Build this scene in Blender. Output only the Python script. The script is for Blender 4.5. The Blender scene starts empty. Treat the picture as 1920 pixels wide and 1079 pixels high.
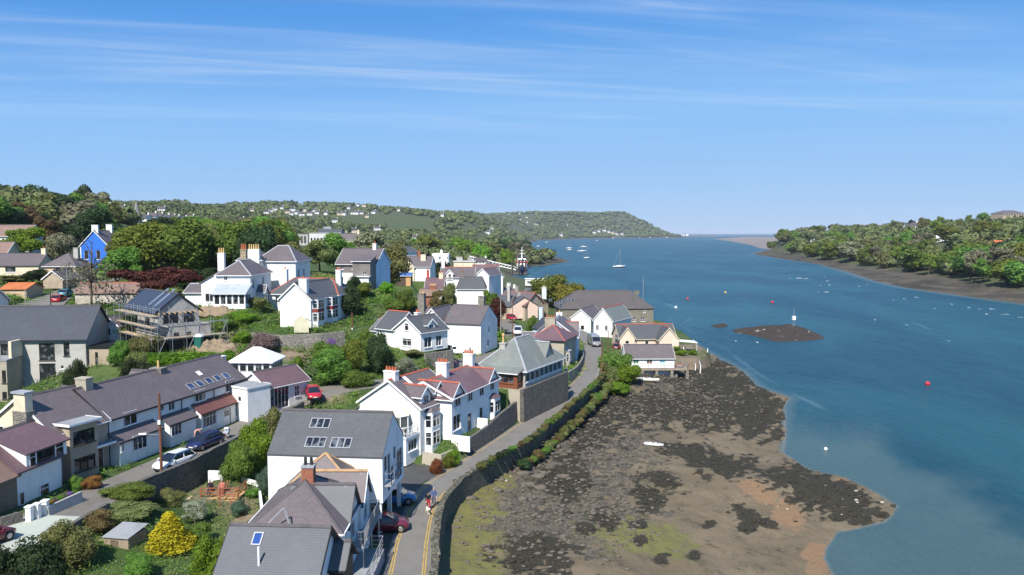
import bpy, bmesh, math, random
import numpy as np
from mathutils import Vector, Matrix
random.seed(11)
rng = np.random.default_rng(5)
R = math.radians
scene = bpy.context.scene
COL = scene.collection

# ------------------------------------------------------------------ camera
CAM_H, FOC, HZ, CX, CY = 31.0, 1450.0, 437.5, 960.0, 539.5      # eye height; focal length, level row and centre on a 1920 wide frame
PITCH = math.atan((CY - HZ) / FOC)
cam_d = bpy.data.cameras.new('camera')
cam = bpy.data.objects.new('camera', cam_d); COL.objects.link(cam)
cam.location = (0, 0, CAM_H); cam.rotation_euler = (math.pi / 2 - PITCH, 0, 0)
cam_d.sensor_width = 36; cam_d.lens = FOC / 1920 * 36
cam_d.clip_start = 0.5; cam_d.clip_end = 90000
scene.camera = cam

# ------------------------------------------------------------------ sky, sun, exposure
SUN_EL, SUN_AZ = R(48), R(198)          # azimuth clockwise from +Y: the sun stands behind the camera, a little to its left
scene.view_settings.view_transform = 'Standard'
scene.view_settings.look = 'None'
scene.view_settings.exposure = 0.7
scene.view_settings.gamma = 1.0
scene.view_settings.use_curve_mapping = False
world = bpy.data.worlds.new('World'); scene.world = world; world.use_nodes = True
def build_sky():
    nt = world.node_tree; N = nt.nodes; L = nt.links
    for n in list(N): N.remove(n)
    def nd(t, **k):
        n = N.new(t)
        for a, b in k.items(): setattr(n, a, b)
        return n
    def mth(op, a, b=None, c=None):
        n = nd('ShaderNodeMath', operation=op)
        for i, v in enumerate((a, b, c)):
            if v is None: continue
            if isinstance(v, (int, float)): n.inputs[i].default_value = v
            else: L.new(v, n.inputs[i])
        return n.outputs[0]
    sky = nd('ShaderNodeTexSky', sky_type='NISHITA')
    sky.sun_disc = False; sky.sun_elevation = SUN_EL; sky.sun_rotation = SUN_AZ
    sky.air_density = 0.35; sky.dust_density = 0.0; sky.ozone_density = 7.0; sky.altitude = 500
    # thin cirrus: streaky noise on a high flat layer, the same all over the sky
    tc = nd('ShaderNodeTexCoord'); sx = nd('ShaderNodeSeparateXYZ'); L.new(tc.outputs['Generated'], sx.inputs[0])
    zz = mth('MAXIMUM', sx.outputs[2], 0.03)
    X = mth('DIVIDE', sx.outputs[0], zz); Y = mth('DIVIDE', sx.outputs[1], zz)
    def layer(ang, sc_along, sc_across, seed, lo, hi, warp):
        c, s = math.cos(ang), math.sin(ang)
        a = mth('ADD', mth('MULTIPLY', X, c * sc_along), mth('MULTIPLY', Y, s * sc_along))
        b = mth('ADD', mth('MULTIPLY', X, -s * sc_across), mth('MULTIPLY', Y, c * sc_across))
        cb = nd('ShaderNodeCombineXYZ'); L.new(a, cb.inputs[0]); L.new(b, cb.inputs[1]); cb.inputs[2].default_value = seed
        no = nd('ShaderNodeTexNoise'); no.inputs['Scale'].default_value = 1.0; no.inputs['Detail'].default_value = 7
        no.inputs['Roughness'].default_value = 0.55; no.inputs['Distortion'].default_value = warp
        L.new(cb.outputs[0], no.inputs['Vector'])
        mr = nd('ShaderNodeMapRange', interpolation_type='SMOOTHSTEP'); L.new(no.outputs[0], mr.inputs[0])
        mr.inputs[1].default_value = lo; mr.inputs[2].default_value = hi
        return mr.outputs[0]
    l1 = layer(R(8), 0.20, 0.9, 3.1, 0.42, 0.80, 0.9)
    l2 = layer(R(22), 0.3, 2.0, 8.4, 0.52, 0.82, 0.6)
    l3 = layer(R(10), 0.8, 7.0, 1.7, 0.25, 0.85, 0.8)
    d = mth('ADD', mth('MULTIPLY', l1, 0.55), mth('MULTIPLY', l2, 0.5))
    d = mth('MULTIPLY', d, mth('ADD', mth('MULTIPLY', l3, 0.8), 0.3))
    lo = nd('ShaderNodeMapRange', interpolation_type='SMOOTHSTEP'); L.new(sx.outputs[2], lo.inputs[0])
    lo.inputs[1].default_value = 0.07; lo.inputs[2].default_value = 0.2       # cirrus thins out towards the horizon
    d = mth('MULTIPLY', d, lo.outputs[0])
    d = mth('MINIMUM', mth('MULTIPLY', d, SKY_CIRRUS), 0.6)
    mx = nd('ShaderNodeMix', data_type='RGBA'); L.new(d, mx.inputs[0])
    hs = nd('ShaderNodeHueSaturation'); hs.inputs['Saturation'].default_value = SKY_SAT; hs.inputs['Value'].default_value = 1.0
    bw = nd('ShaderNodeRGBToBW'); L.new(sky.outputs[0], bw.inputs[0])        # the sky model's brightness, in clean maritime blues
    t = mth('DIVIDE', mth('LOGARITHM', mth('DIVIDE', bw.outputs[0], 0.8), math.e), math.log(6 / .8))
    cr = nd('ShaderNodeValToRGB'); L.new(t, cr.inputs[0]); e = cr.color_ramp.elements; e[0].color = (.07, .27, .70, 1); e[1].color = (.42, .64, .92, 1)
    for q, c in ((.16, (.095, .34, .82, 1)), (.42, (.25, .53, .95, 1))): k = e.new(q); k.color = c
    vm = nd('ShaderNodeVectorMath', operation='SCALE'); L.new(cr.outputs[0], vm.inputs[0]); vm.inputs['Scale'].default_value = 4.5; L.new(vm.outputs[0], hs.inputs['Color'])
    L.new(hs.outputs[0], mx.inputs[6]); mx.inputs[7].default_value = (3.9, 4.2, 4.6, 1)
    bg = nd('ShaderNodeBackground'); L.new(mx.outputs[2], bg.inputs[0]); bg.inputs[1].default_value = SKY_STRENGTH
    out = nd('ShaderNodeOutputWorld'); L.new(bg.outputs[0], out.inputs[0])
HAZE = 4.5e-5; LEAF_GAIN = 1.5
SKY_STRENGTH, SKY_SAT, SKY_CIRRUS = 0.135, 1.0, 0.65
build_sky()
sun_d = bpy.data.lights.new('sun', 'SUN'); sun_d.energy = 4.6; sun_d.angle = R(0.53); sun_d.color = (1.0, 0.95, 0.87)
sun = bpy.data.objects.new('sun', sun_d); COL.objects.link(sun)
SUN_DIR = Vector((-math.sin(SUN_AZ) * math.cos(SUN_EL), -math.cos(SUN_AZ) * math.cos(SUN_EL), -math.sin(SUN_EL)))
sun.rotation_euler = SUN_DIR.to_track_quat('-Z', 'Y').to_euler(); sun.location = (-40, -80, 140)
scene.cycles.use_denoising = True
scene.cycles.max_bounces = 5; scene.cycles.diffuse_bounces = 2; scene.cycles.glossy_bounces = 2
scene.cycles.transmission_bounces = 2; scene.cycles.transparent_max_bounces = 6; scene.cycles.volume_bounces = 0
scene.cycles.caustics_reflective = False; scene.cycles.caustics_refractive = False

# ------------------------------------------------------------------ survey helpers: a bearing and a height (or a wall plane) give a place
def ray(px, py):
    dx = (px - CX) / FOC; dy = (py - CY) / FOC
    return Vector((dx, math.cos(PITCH) - math.sin(PITCH) * dy, -math.sin(PITCH) - math.cos(PITCH) * dy))
EYE = Vector((0, 0, CAM_H))
def at(px, py, z):
    d = ray(px, py); return EYE + d * ((z - CAM_H) / d.z)
def deep(px, py, y):                      # point on that bearing at ground distance y
    d = ray(px, py); return EYE + d * (y / d.y)
def view(x0, y0, s): return lambda x, y: (x0 + x / s, y0 + y / s)
Z2 = view(0, 640, 2.458); Z3 = view(360, 640, 2.458); Z4 = view(340, 430, 3.995); Z5 = view(660, 460, 3.852); Z6 = view(900, 480, 3.852)
Z7 = view(660, 640, 3.852); Z8 = view(400, 840, 4.364); Z9 = view(0, 580, 5.996); Z10 = view(140, 500, 5.396); Z11 = view(0, 700, 3.854)
Z12 = view(180, 640, 3.853); ZA = view(640, 460, 7.709); ZB = view(930, 530, 8.3); ZC = view(1050, 560, 8.3); ZD = view(0, 460, 6.745)
ZE = view(560, 580, 6.745); ZF = view(1120, 580, 6.4); ZG = view(160, 870, 5.1625)

# ------------------------------------------------------------------ objects
ORIG = {}
def tag(o, label=None, cat=None, group=None, kind=None):
    if label: o['label'] = label
    if cat: o['category'] = cat
    if group: o['group'] = group
    if kind: o['kind'] = kind
    return o
def thing(name, label, cat, loc, group=None):
    o = bpy.data.objects.new(name, None); COL.objects.link(o); o.location = loc; o.empty_display_size = 0.5
    ORIG[o.name] = Vector(loc); return tag(o, label, cat, group)
class MB:
    def __init__(s): s.v = []; s.f = []; s.uv = []
    def poly(s, pts, uv=None):
        n = len(s.v); s.v += [tuple(p) for p in pts]; s.f.append(tuple(range(n, n + len(pts)))); s.uv.append(uv); return s
    def hexa(s, p):                        # 8 points: bottom loop then top loop
        n = len(s.v); s.v += [tuple(q) for q in p]
        for f in ((3, 2, 1, 0), (4, 5, 6, 7), (0, 1, 5, 4), (1, 2, 6, 5), (2, 3, 7, 6), (3, 0, 4, 7)):
            s.f.append(tuple(n + i for i in f)); s.uv.append(None)
        return s
    def box(s, x0, y0, z0, x1, y1, z1, T=None):
        T = T or (lambda x, y, z: (x, y, z))
        return s.hexa([T(x0, y0, z0), T(x1, y0, z0), T(x1, y1, z0), T(x0, y1, z0), T(x0, y0, z1), T(x1, y0, z1), T(x1, y1, z1), T(x0, y1, z1)])
    def bar(s, a, b, w, h=None, up=(0, 0, 1)):
        a = Vector(a); b = Vector(b); h = h or w; d = (b - a).normalized(); u = Vector(up)
        if abs(d.dot(u)) > 0.98: u = Vector((1, 0, 0))
        sd = d.cross(u).normalized() * (w / 2); u = sd.cross(d).normalized() * (h / 2)
        return s.hexa([a - sd - u, a + sd - u, b + sd - u, b - sd - u, a - sd + u, a + sd + u, b + sd + u, b - sd + u])
    def cyl(s, a, b, r0, r1=None, n=8, cap=True):
        a = Vector(a); b = Vector(b); r1 = r0 if r1 is None else r1; d = (b - a).normalized()
        u = d.cross(Vector((0, 0, 1)) if abs(d.z) < 0.95 else Vector((1, 0, 0))).normalized(); w = d.cross(u)
        k = len(s.v)
        for c, r in ((a, r0), (b, r1)):
            for i in range(n):
                t = 2 * math.pi * i / n; s.v.append(tuple(c + u * (r * math.cos(t)) + w * (r * math.sin(t))))
        for i in range(n):
            j = (i + 1) % n; s.f.append((k + i, k + j, k + n + j, k + n + i)); s.uv.append(None)
        if cap:
            s.f.append(tuple(k + i for i in range(n - 1, -1, -1))); s.uv.append(None)
            s.f.append(tuple(k + n + i for i in range(n))); s.uv.append(None)
        return s
    def loft(s, rings, cap=True):          # rings: equal-length closed loops
        n = len(rings[0]); k = len(s.v)
        for r in rings: s.v += [tuple(p) for p in r]
        for j in range(len(rings) - 1):
            for i in range(n):
                i2 = (i + 1) % n; s.f.append((k + j * n + i, k + j * n + i2, k + (j + 1) * n + i2, k + (j + 1) * n + i)); s.uv.append(None)
        if cap:
            s.f.append(tuple(k + i for i in range(n - 1, -1, -1))); s.uv.append(None)
            m = k + (len(rings) - 1) * n; s.f.append(tuple(m + i for i in range(n))); s.uv.append(None)
        return s
    def build(s, name, mat, parent=None, smooth=False, origin=None, local=False):
        me = bpy.data.meshes.new(name)
        if parent is not None: o0 = Vector((0, 0, 0)) if local else ORIG[parent.name]
        else:
            a = np.array(s.v); o0 = Vector(origin) if origin is not None else Vector((a[:, 0].mean(), a[:, 1].mean(), a[:, 2].min()))
        me.from_pydata([(p[0] - o0.x, p[1] - o0.y, p[2] - o0.z) for p in s.v], [], s.f)
        if any(u is not None for u in s.uv):
            ul = me.uv_layers.new(name='UVMap').data; i = 0
            for f, u in zip(s.f, s.uv):
                for k in range(len(f)):
                    if u is not None: ul[i].uv = u[k]
                    i += 1
        me.materials.append(mat)
        if smooth: me.shade_smooth()
        o = bpy.data.objects.new(name, me); COL.objects.link(o)
        if parent is not None:
            o.parent = parent; ORIG[o.name] = o0
        else:
            o.location = o0; ORIG[o.name] = o0
        return o

# ------------------------------------------------------------------ materials
MATS = {}
def nodes(name):
    m = bpy.data.materials.new(name); m.use_nodes = True; nt = m.node_tree
    return m, nt, nt.nodes['Principled BSDF'], nt.nodes['Material Output']
def rgba(c): return (c[0], c[1], c[2], 1.0)
def mixc(nt, fac, a, b):
    n = nt.nodes.new('ShaderNodeMix'); n.data_type = 'RGBA'
    for i, v in ((0, fac), (6, a), (7, b)):
        if isinstance(v, (int, float)): n.inputs[i].default_value = v
        elif isinstance(v, (tuple, list)): n.inputs[i].default_value = rgba(v)
        else: nt.links.new(v, n.inputs[i])
    return n.outputs[2]
def noise(nt, vec, scale, detail=4, rough=0.55, dist=0.0):
    n = nt.nodes.new('ShaderNodeTexNoise'); n.inputs['Scale'].default_value = scale; n.inputs['Detail'].default_value = detail
    n.inputs['Roughness'].default_value = rough; n.inputs['Distortion'].default_value = dist
    if vec is not None: nt.links.new(vec, n.inputs['Vector'])
    return n.outputs[0]
def ramp(nt, v, lo, hi, o0=0.0, o1=1.0):
    n = nt.nodes.new('ShaderNodeMapRange'); n.interpolation_type = 'SMOOTHSTEP'; nt.links.new(v, n.inputs[0])
    n.inputs[1].default_value = lo; n.inputs[2].default_value = hi; n.inputs[3].default_value = o0; n.inputs[4].default_value = o1
    return n.outputs[0]
def mm(nt, op, a, b):
    n = nt.nodes.new('ShaderNodeMath'); n.operation = op
    for i, v in enumerate((a, b)):
        if isinstance(v, (int, float)): n.inputs[i].default_value = v
        else: nt.links.new(v, n.inputs[i])
    return n.outputs[0]
def bump(nt, bsdf, h, strength, dist):
    b = nt.nodes.new('ShaderNodeBump'); b.inputs['Strength'].default_value = strength; b.inputs['Distance'].default_value = dist
    nt.links.new(h, b.inputs['Height']); nt.links.new(b.outputs[0], bsdf.inputs['Normal'])
def posn(nt): return nt.nodes.new('ShaderNodeNewGeometry').outputs['Position']
def attr(nt, name): 
    n = nt.nodes.new('ShaderNodeAttribute'); n.attribute_name = name; return n
def paint(name, c, rough=0.7, var=0.12, scale=0.8, spec=0.3, metal=0.0, c2=None, bmp=0.0, streak=0.0):
    """a plain surface colour with patchy wear and grain"""
    if name in MATS: return MATS[name]
    m, nt, b, _ = nodes(name); p = posn(nt)
    c2 = c2 or tuple(x * (1 - 2.2 * var) for x in c)
    f = ramp(nt, noise(nt, p, scale, 6, 0.65), 0.42, 0.78)
    col = mixc(nt, f, c, c2)
    g = noise(nt, p, scale * 14, 2)
    col = mixc(nt, ramp(nt, g, 0.3, 0.7, 0.0, var), col, tuple(x * 0.6 for x in c))
    if streak:                                      # rain streaks and damp
        mp = nt.nodes.new('ShaderNodeMapping'); mp.inputs['Scale'].default_value = (1.1, 1.1, .3); nt.links.new(p, mp.inputs[0])
        col = mixc(nt, ramp(nt, noise(nt, mp.outputs[0], 1.0, 6, .7), .5, .74, 0, streak), col, (.36, .35, .30))
    nt.links.new(col, b.inputs['Base Color'])
    b.inputs['Roughness'].default_value = rough; b.inputs['Specular IOR Level'].default_value = spec; b.inputs['Metallic'].default_value = metal
    if bmp: bump(nt, b, noise(nt, p, 9, 3), bmp, 0.03)
    MATS[name] = m; return m
def slate(name, c, c2, c3=None):
    """slate courses: UV in metres along and up the slope"""
    if name in MATS: return MATS[name]
    m, nt, b, _ = nodes(name); uv = nt.nodes.new('ShaderNodeUVMap').outputs[0]; p = posn(nt)
    br = nt.nodes.new('ShaderNodeTexBrick'); nt.links.new(uv, br.inputs['Vector'])
    br.inputs['Scale'].default_value = 1.0; br.inputs['Brick Width'].default_value = 0.25; br.inputs['Row Height'].default_value = 0.17
    br.inputs['Mortar Size'].default_value = 0.012; br.inputs['Mortar Smooth'].default_value = 0.2
    br.inputs['Color1'].default_value = rgba(c); br.inputs['Color2'].default_value = rgba(c2); br.inputs['Mortar'].default_value = rgba(tuple(x * 0.7 for x in c))
    br.inputs['Bias'].default_value = -0.2
    col = mixc(nt, ramp(nt, noise(nt, p, 0.35, 6, 0.7), 0.45, 0.72, 0, 0.55), br.outputs[0], c3 or tuple(x * 1.35 for x in c))
    col = mixc(nt, ramp(nt, noise(nt, p, 1.6, 5, 0.7), 0.66, 0.74, 0, 0.45), col, (0.30, 0.29, 0.26))     # lichen
    nt.links.new(col, b.inputs['Base Color']); b.inputs['Roughness'].default_value = 0.55; b.inputs['Specular IOR Level'].default_value = 0.35
    bump(nt, b, br.outputs[1], -0.5, 0.02)
    MATS[name] = m; return m
def masonry(name, c, c2, w=0.5, h=0.28, mort=(0.16, 0.15, 0.13), size=0.03):
    if name in MATS: return MATS[name]
    m, nt, b, _ = nodes(name); p = posn(nt)
    vo = nt.nodes.new('ShaderNodeTexVoronoi'); mp = nt.nodes.new('ShaderNodeMapping'); mp.inputs['Scale'].default_value = (1 / w, 1 / w, 1 / h)
    nt.links.new(p, mp.inputs[0]); nt.links.new(mp.outputs[0], vo.inputs['Vector']); vo.inputs['Scale'].default_value = 1
    v2 = nt.nodes.new('ShaderNodeTexVoronoi'); v2.feature = 'DISTANCE_TO_EDGE'; nt.links.new(mp.outputs[0], v2.inputs['Vector']); v2.inputs['Scale'].default_value = 1
    hs = nt.nodes.new('ShaderNodeSeparateColor'); nt.links.new(vo.outputs['Color'], hs.inputs[0])
    col = mixc(nt, hs.outputs[0], c, c2)
    col = mixc(nt, ramp(nt, noise(nt, p, 0.5, 5, 0.7), 0.45, 0.75, 0, 0.6), col, tuple(x * 0.55 for x in c))
    e = ramp(nt, v2.outputs[0], 0.0, 0.12)
    col = mixc(nt, e, mort, col)
    nt.links.new(col, b.inputs['Base Color']); b.inputs['Roughness'].default_value = 0.9; b.inputs['Specular IOR Level'].default_value = 0.15
    bump(nt, b, e, 0.8, 0.06); MATS[name] = m; return m
def gloss(name, c, rough=0.25, spec=0.5, coat=0.0, metal=0.0):
    if name in MATS: return MATS[name]
    m, nt, b, _ = nodes(name); p = posn(nt)
    nt.links.new(mixc(nt, ramp(nt, noise(nt, p, 3.0, 4), 0.4, 0.8, 0, 0.25), c, tuple(x * 0.75 for x in c)), b.inputs['Base Color'])
    b.inputs['Roughness'].default_value = rough; b.inputs['Specular IOR Level'].default_value = spec
    b.inputs['Coat Weight'].default_value = coat; b.inputs['Metallic'].default_value = metal; MATS[name] = m; return m
def glass(name, c, c2):
    """window glass over a room: dark with paler curtain or reflected patches"""
    if name in MATS: return MATS[name]
    m, nt, b, _ = nodes(name); p = posn(nt)
    nt.links.new(mixc(nt, ramp(nt, noise(nt, p, 1.1, 2), 0.52, 0.62), c, c2), b.inputs['Base Color'])
    b.inputs['Roughness'].default_value = 0.06; b.inputs['Specular IOR Level'].default_value = 0.7; MATS[name] = m; return m
def foliage(name, c, c2, c3=None, trans=0.4, mottling=0.45):
    c, c2 = (tuple(x * LEAF_GAIN for x in q) for q in (c, c2))
    """leaves: light and dark sprays, each plant a little different"""
    if name in MATS: return MATS[name]
    m, nt, b, out = nodes(name); p = posn(nt)
    oi = nt.nodes.new('ShaderNodeObjectInfo')
    col = mixc(nt, ramp(nt, noise(nt, p, mottling, 4, 0.6), 0.35, 0.68), c, c2)
    col = mixc(nt, ramp(nt, noise(nt, p, 3.2, 3, 0.6), 0.45, 0.75, 0, 0.7), col, c3 or tuple(min(1, x * 1.5) for x in c2))
    hv = nt.nodes.new('ShaderNodeHueSaturation'); nt.links.new(col, hv.inputs['Color'])
    nt.links.new(ramp(nt, oi.outputs['Random'], 0, 1, 0.475, 0.525), hv.inputs['Hue']); nt.links.new(ramp(nt, oi.outputs['Random'], 0, 1, 0.75, 1.25), hv.inputs['Value'])
    nt.links.new(hv.outputs[0], b.inputs['Base Color']); b.inputs['Roughness'].default_value = 0.65; b.inputs['Specular IOR Level'].default_value = 0.2
    tr = nt.nodes.new('ShaderNodeBsdfTranslucent'); nt.links.new(hv.outputs[0], tr.inputs[0])
    mx = nt.nodes.new('ShaderNodeMixShader'); mx.inputs[0].default_value = trans
    nt.links.new(b.outputs[0], mx.inputs[1]); nt.links.new(tr.outputs[0], mx.inputs[2]); nt.links.new(mx.outputs[0], out.inputs[0])
    MATS[name] = m; return m

WHITE = paint('white_render', (0.80, 0.80, 0.77), 0.8, 0.14, 0.35, c2=(.66, .65, .61), streak=.25)
CREAM = paint('cream_render', (0.72, 0.62, 0.45), 0.85, 0.12, 0.5)
TAN = paint('tan_render', (0.42, 0.34, 0.25), 0.85, 0.15, 0.5)
GREYR = paint('grey_render', (0.42, 0.41, 0.38), 0.85, 0.2, 0.4)
BUFF = paint('buff_render', (0.40, 0.36, 0.28), 0.9, 0.2, 0.35)
PINK = paint('pink_render', (0.70, 0.52, 0.42), 0.85, 0.1, 0.5)
PEACH = paint('peach_render', (0.74, 0.58, 0.46), 0.85, 0.08, 0.5)
BLUEW = paint('bright_blue_render', (0.03, 0.16, 0.62), 0.7, 0.1, 0.5)
SKYW = paint('pale_blue_render', (0.55, 0.66, 0.80), 0.8, 0.1, 0.5)
BROWNR = paint('brown_pebbledash', (0.20, 0.16, 0.12), 0.95, 0.2, 0.5, bmp=0.3)
SLATE = slate('purple_slate', (0.112, 0.092, 0.094), (0.142, 0.118, 0.12))
GSLATE = slate('grey_slate', (0.075, 0.078, 0.083), (0.095, 0.098, 0.102), (0.10, 0.102, 0.105))
LSLATE = slate('light_grey_slate', (0.092, 0.097, 0.106), (0.105, 0.108, 0.115), (0.115, 0.117, 0.122))
GREENSL = slate('green_grey_slate', (0.15, 0.165, 0.15), (0.19, 0.20, 0.18), (0.22, 0.23, 0.20))
BLUESL = slate('dark_blue_slate', (0.045, 0.05, 0.062), (0.06, 0.066, 0.08))
BROWNTILE = slate('brown_tile', (0.20, 0.13, 0.10), (0.24, 0.16, 0.12))
REDTILE = paint('red_ridge_tile', (0.36, 0.095, 0.06), 0.7, 0.15, 1.5)
ORTILE = paint('ochre_ridge_tile', (0.40, 0.25, 0.13), 0.75, 0.2, 1.5)
ORROOF = paint('orange_sheet_roof', (0.48, 0.15, 0.05), 0.7, 0.2, 0.6)
DARKTILE = paint('dark_ridge_tile', (0.09, 0.08, 0.085), 0.7, 0.2, 1.5)
WPAINT = paint('white_paint', (0.80, 0.80, 0.79), 0.5, 0.06, 1.0)
BPAINT = paint('black_paint', (0.018, 0.018, 0.02), 0.45, 0.1, 1.0)
LEAD = paint('lead_flashing', (0.33, 0.34, 0.36), 0.6, 0.2, 1.0)
FELT = paint('mineral_felt', (0.27, 0.28, 0.29), 0.9, 0.15, 0.8)
BRICK = masonry('red_brick', (0.34, 0.09, 0.05), (0.42, 0.13, 0.07), 0.24, 0.085, (0.3, 0.25, 0.2))
STONE = masonry('grey_stone', (0.20, 0.185, 0.16), (0.30, 0.28, 0.24))
DSTONE = masonry('dark_stone', (0.085, 0.08, 0.072), (0.15, 0.14, 0.125))
WSTONE = masonry('warehouse_stone', (0.21, 0.195, 0.15), (0.27, 0.25, 0.19), 0.6, 0.35)
YSTONE = masonry('yellow_stone', (0.42, 0.33, 0.2), (0.5, 0.42, 0.28), 0.4, 0.2)
GLASS = glass('window_glass', (0.015, 0.018, 0.022), (0.10, 0.11, 0.12))
SKYGLASS = glass('rooflight_glass', (0.025, 0.04, 0.085), (0.07, 0.10, 0.17))
WOOD = paint('weathered_wood', (0.33, 0.26, 0.19), 0.85, 0.3, 1.5, c2=(0.16, 0.12, 0.09))
DECKRED = paint('red_stained_wood', (0.32, 0.10, 0.05), 0.7, 0.15, 1.2)
DECKOR = paint('new_pine', (0.55, 0.33, 0.15), 0.7, 0.1, 1.2)
METAL = paint('galvanised_steel', (0.42, 0.43, 0.44), 0.45, 0.1, 1.2, metal=0.6)
POT = paint('terracotta_pot', (0.48, 0.13, 0.06), 0.75, 0.12, 2.0)
YPOT = paint('buff_clay_pot', (0.62, 0.42, 0.18), 0.75, 0.12, 2.0)
BLACKPOT = paint('black_cowl', (0.03, 0.03, 0.03), 0.6, 0.1, 2.0)
# ------------------------------------------------------------------ houses
PADS = []
class House:
    """A rectangular block. EL, ER: its two front eave corners (seen from outside, left to right) at height ze; W its depth."""
    def __init__(s, name, label, EL, ER, ze, W, zb, zr=None, ridge=None, roof='gable', hp=None, wall=WHITE, rm=SLATE, rt=DARKTILE,
                 verge=WPAINT, cat='house', parent=None, ov=0.22, oe=0.28, group=None, pad=True, gut=True, rth=0.13):
        def pt(e): return Vector((e[1], e[2], 0)) if e[0] == 'w' else Vector((*at(e[0], e[1], ze)[:2], 0))
        a, b = pt(EL), pt(ER); s.O = a; s.L = (b - a).length; s.ux = (b - a).normalized(); s.uy = Vector((-s.ux.y, s.ux.x, 0)); s.W = W
        s.ze, s.zb, s.kind, s.wallm, s.rm, s.rt, s.verge, s.ov, s.oe, s.gut, s.rth = ze, zb, roof, wall, rm, rt, verge, ov, oe, gut, rth
        s.yax = roof in ('gabley', 'hipy')
        if zr is None and ridge is not None:
            if roof == 'gabley': zr = s.hit('F', *ridge)[1]
            else: zr = s.plane_v(W / 2, *ridge)[1]
        s.zr = zr if zr is not None else ze + 2
        s.P, s.Q = (W, s.L) if s.yax else (s.L, W)
        s.hp = hp if hp is not None else s.Q / 2
        c = s.g(s.L / 2, W / 2, zb)
        s.root = parent or thing(name, label, cat, c, group)
        s.holes = {k: [] for k in 'FRBL'}; s.items = []
        if pad and parent is None or pad == 'yes': PADS.append((s.O.copy(), s.ux.copy(), s.uy.copy(), s.L, W, zb))
    def g(s, u, v, z): p = s.O + s.ux * u + s.uy * v; return Vector((p.x, p.y, z))
    def fr(s, face):
        return {'F': (s.g(0, 0, 0), s.ux, -s.uy, s.L), 'R': (s.g(s.L, 0, 0), s.uy, s.ux, s.W),
                'B': (s.g(s.L, s.W, 0), -s.ux, s.uy, s.L), 'L': (s.g(0, s.W, 0), -s.uy, -s.ux, s.W)}[face]
    def fp(s, face, a, z, out=0.0):
        o, d, n, _ = s.fr(face); p = o + d * a + n * out; return Vector((p.x, p.y, z))
    def hit(s, face, px, py, out=0.0):
        o, d, n, _ = s.fr(face); o = o + n * out; r = ray(px, py); k = (o - EYE).dot(n) / r.dot(n); p = EYE + r * k
        return ((p - o).dot(d), p.z)
    def plane_v(s, v, px, py):
        o = s.g(0, v, 0); r = ray(px, py); k = (o - EYE).dot(s.uy) / r.dot(s.uy); p = EYE + r * k
        return ((p - o).dot(s.ux), p.z)
    def win(s, face, p0, p1, cols=2, rows=1, out=0.0, **k):
        a0, z1 = s.hit(face, *p0, out); a1, z0 = s.hit(face, *p1, out)
        s.winl(face, min(a0, a1), min(z0, z1), max(a0, a1), max(z0, z1), cols, rows, out=out, **k)
    def winl(s, face, a0, z0, a1, z1, cols=2, rows=1, frame=WPAINT, gm=None, name='window', sill=True, hole=True, out=0.0, toplight=0.0, bar=0.055):
        n = s.fr(face)[3]
        if hole and out == 0.0: a0, a1 = max(a0, 0.12), min(a1, n - 0.12)
        if a1 - a0 < 0.2: return
        hole = hole and out == 0.0 and z1 < s.ze - 0.03 and z0 > s.zb - 0.01
        for h in s.holes[face]:
            if a0 < h[2] + .02 and a1 > h[0] - .02 and z0 < h[3] + .02 and z1 > h[1] - .02: hole = False
        if hole: s.holes[face].append((a0, z0, a1, z1))
        d0 = -0.12 if hole else 0.015
        T = lambda a, q, z: s.fp(face, a, z, out + q)
        m = MB(); b = bar
        zs = [z0 + (z1 - z0) * i / rows for i in range(rows + 1)] if not toplight else [z0, z1 - (z1 - z0) * toplight, z1]
        for i in range(cols + 1):
            x = a0 + (a1 - a0 - b) * i / cols; m.box(x, d0, z0, x + b, d0 + 0.06, z1, T)
        for z in zs:
            zz = min(max(z - b / 2, z0), z1 - b); m.box(a0 + b, d0 + 0.004, zz, a1 - b, d0 + 0.056, zz + b, T)
        w = m.build(name, frame, s.root)
        gl = MB(); gl.box(a0 + 0.01, d0 - 0.02, z0 + 0.01, a1 - 0.01, d0 + 0.012, z1 - 0.01, T); gl.build('pane', gm or GLASS, w)
        if sill: MB().box(a0 - 0.08, 0.003 if not hole else -0.1, z0 - 0.09, a1 + 0.08, 0.1, z0 - 0.004, T).build('sill', frame, w)
    def door(s, face, p0, p1, mat=None, lights=True):
        a0, z1 = s.hit(face, *p0); a1, z0 = s.hit(face, *p1); s.doorl(face, min(a0, a1), min(z0, z1), max(a0, a1), max(z0, z1), mat, lights)
    def doorl(s, face, a0, z0, a1, z1, mat=None, lights=True, frame=WPAINT):
        z0 = max(z0, s.zb + 0.02); n = s.fr(face)[3]; a0, a1 = max(a0, 0.12), min(a1, n - 0.12)
        hole = z1 < s.ze - 0.03
        if hole: s.holes[face].append((a0, z0, a1, z1))
        d0 = -0.12 if hole else 0.015; T = lambda a, q, z: s.fp(face, a, z, q)
        d = MB().box(a0 + .06, d0, z0, a1 - .06, d0 + .05, z1 - .06, T).build('door', mat or BPAINT, s.root)
        MB().box(a0, d0 - .01, z0, a0 + .058, d0 + .08, z1, T).box(a1 - .058, d0 - .01, z0, a1, d0 + .08, z1, T).box(a0 + .06, d0 - .008, z1 - .058, a1 - .06, d0 + .078, z1, T).build('frame', frame, d)
        if lights: MB().box(a0 + .2, d0 + .052, z0 + (z1 - z0) * .55, a1 - .2, d0 + .06, z1 - .2, T).build('pane', GLASS, d)
        MB().box(a1 - .2, d0 + .052, z0 + 1.0, a1 - .14, d0 + .1, z0 + 1.06, T).build('handle', METAL, d)
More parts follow.
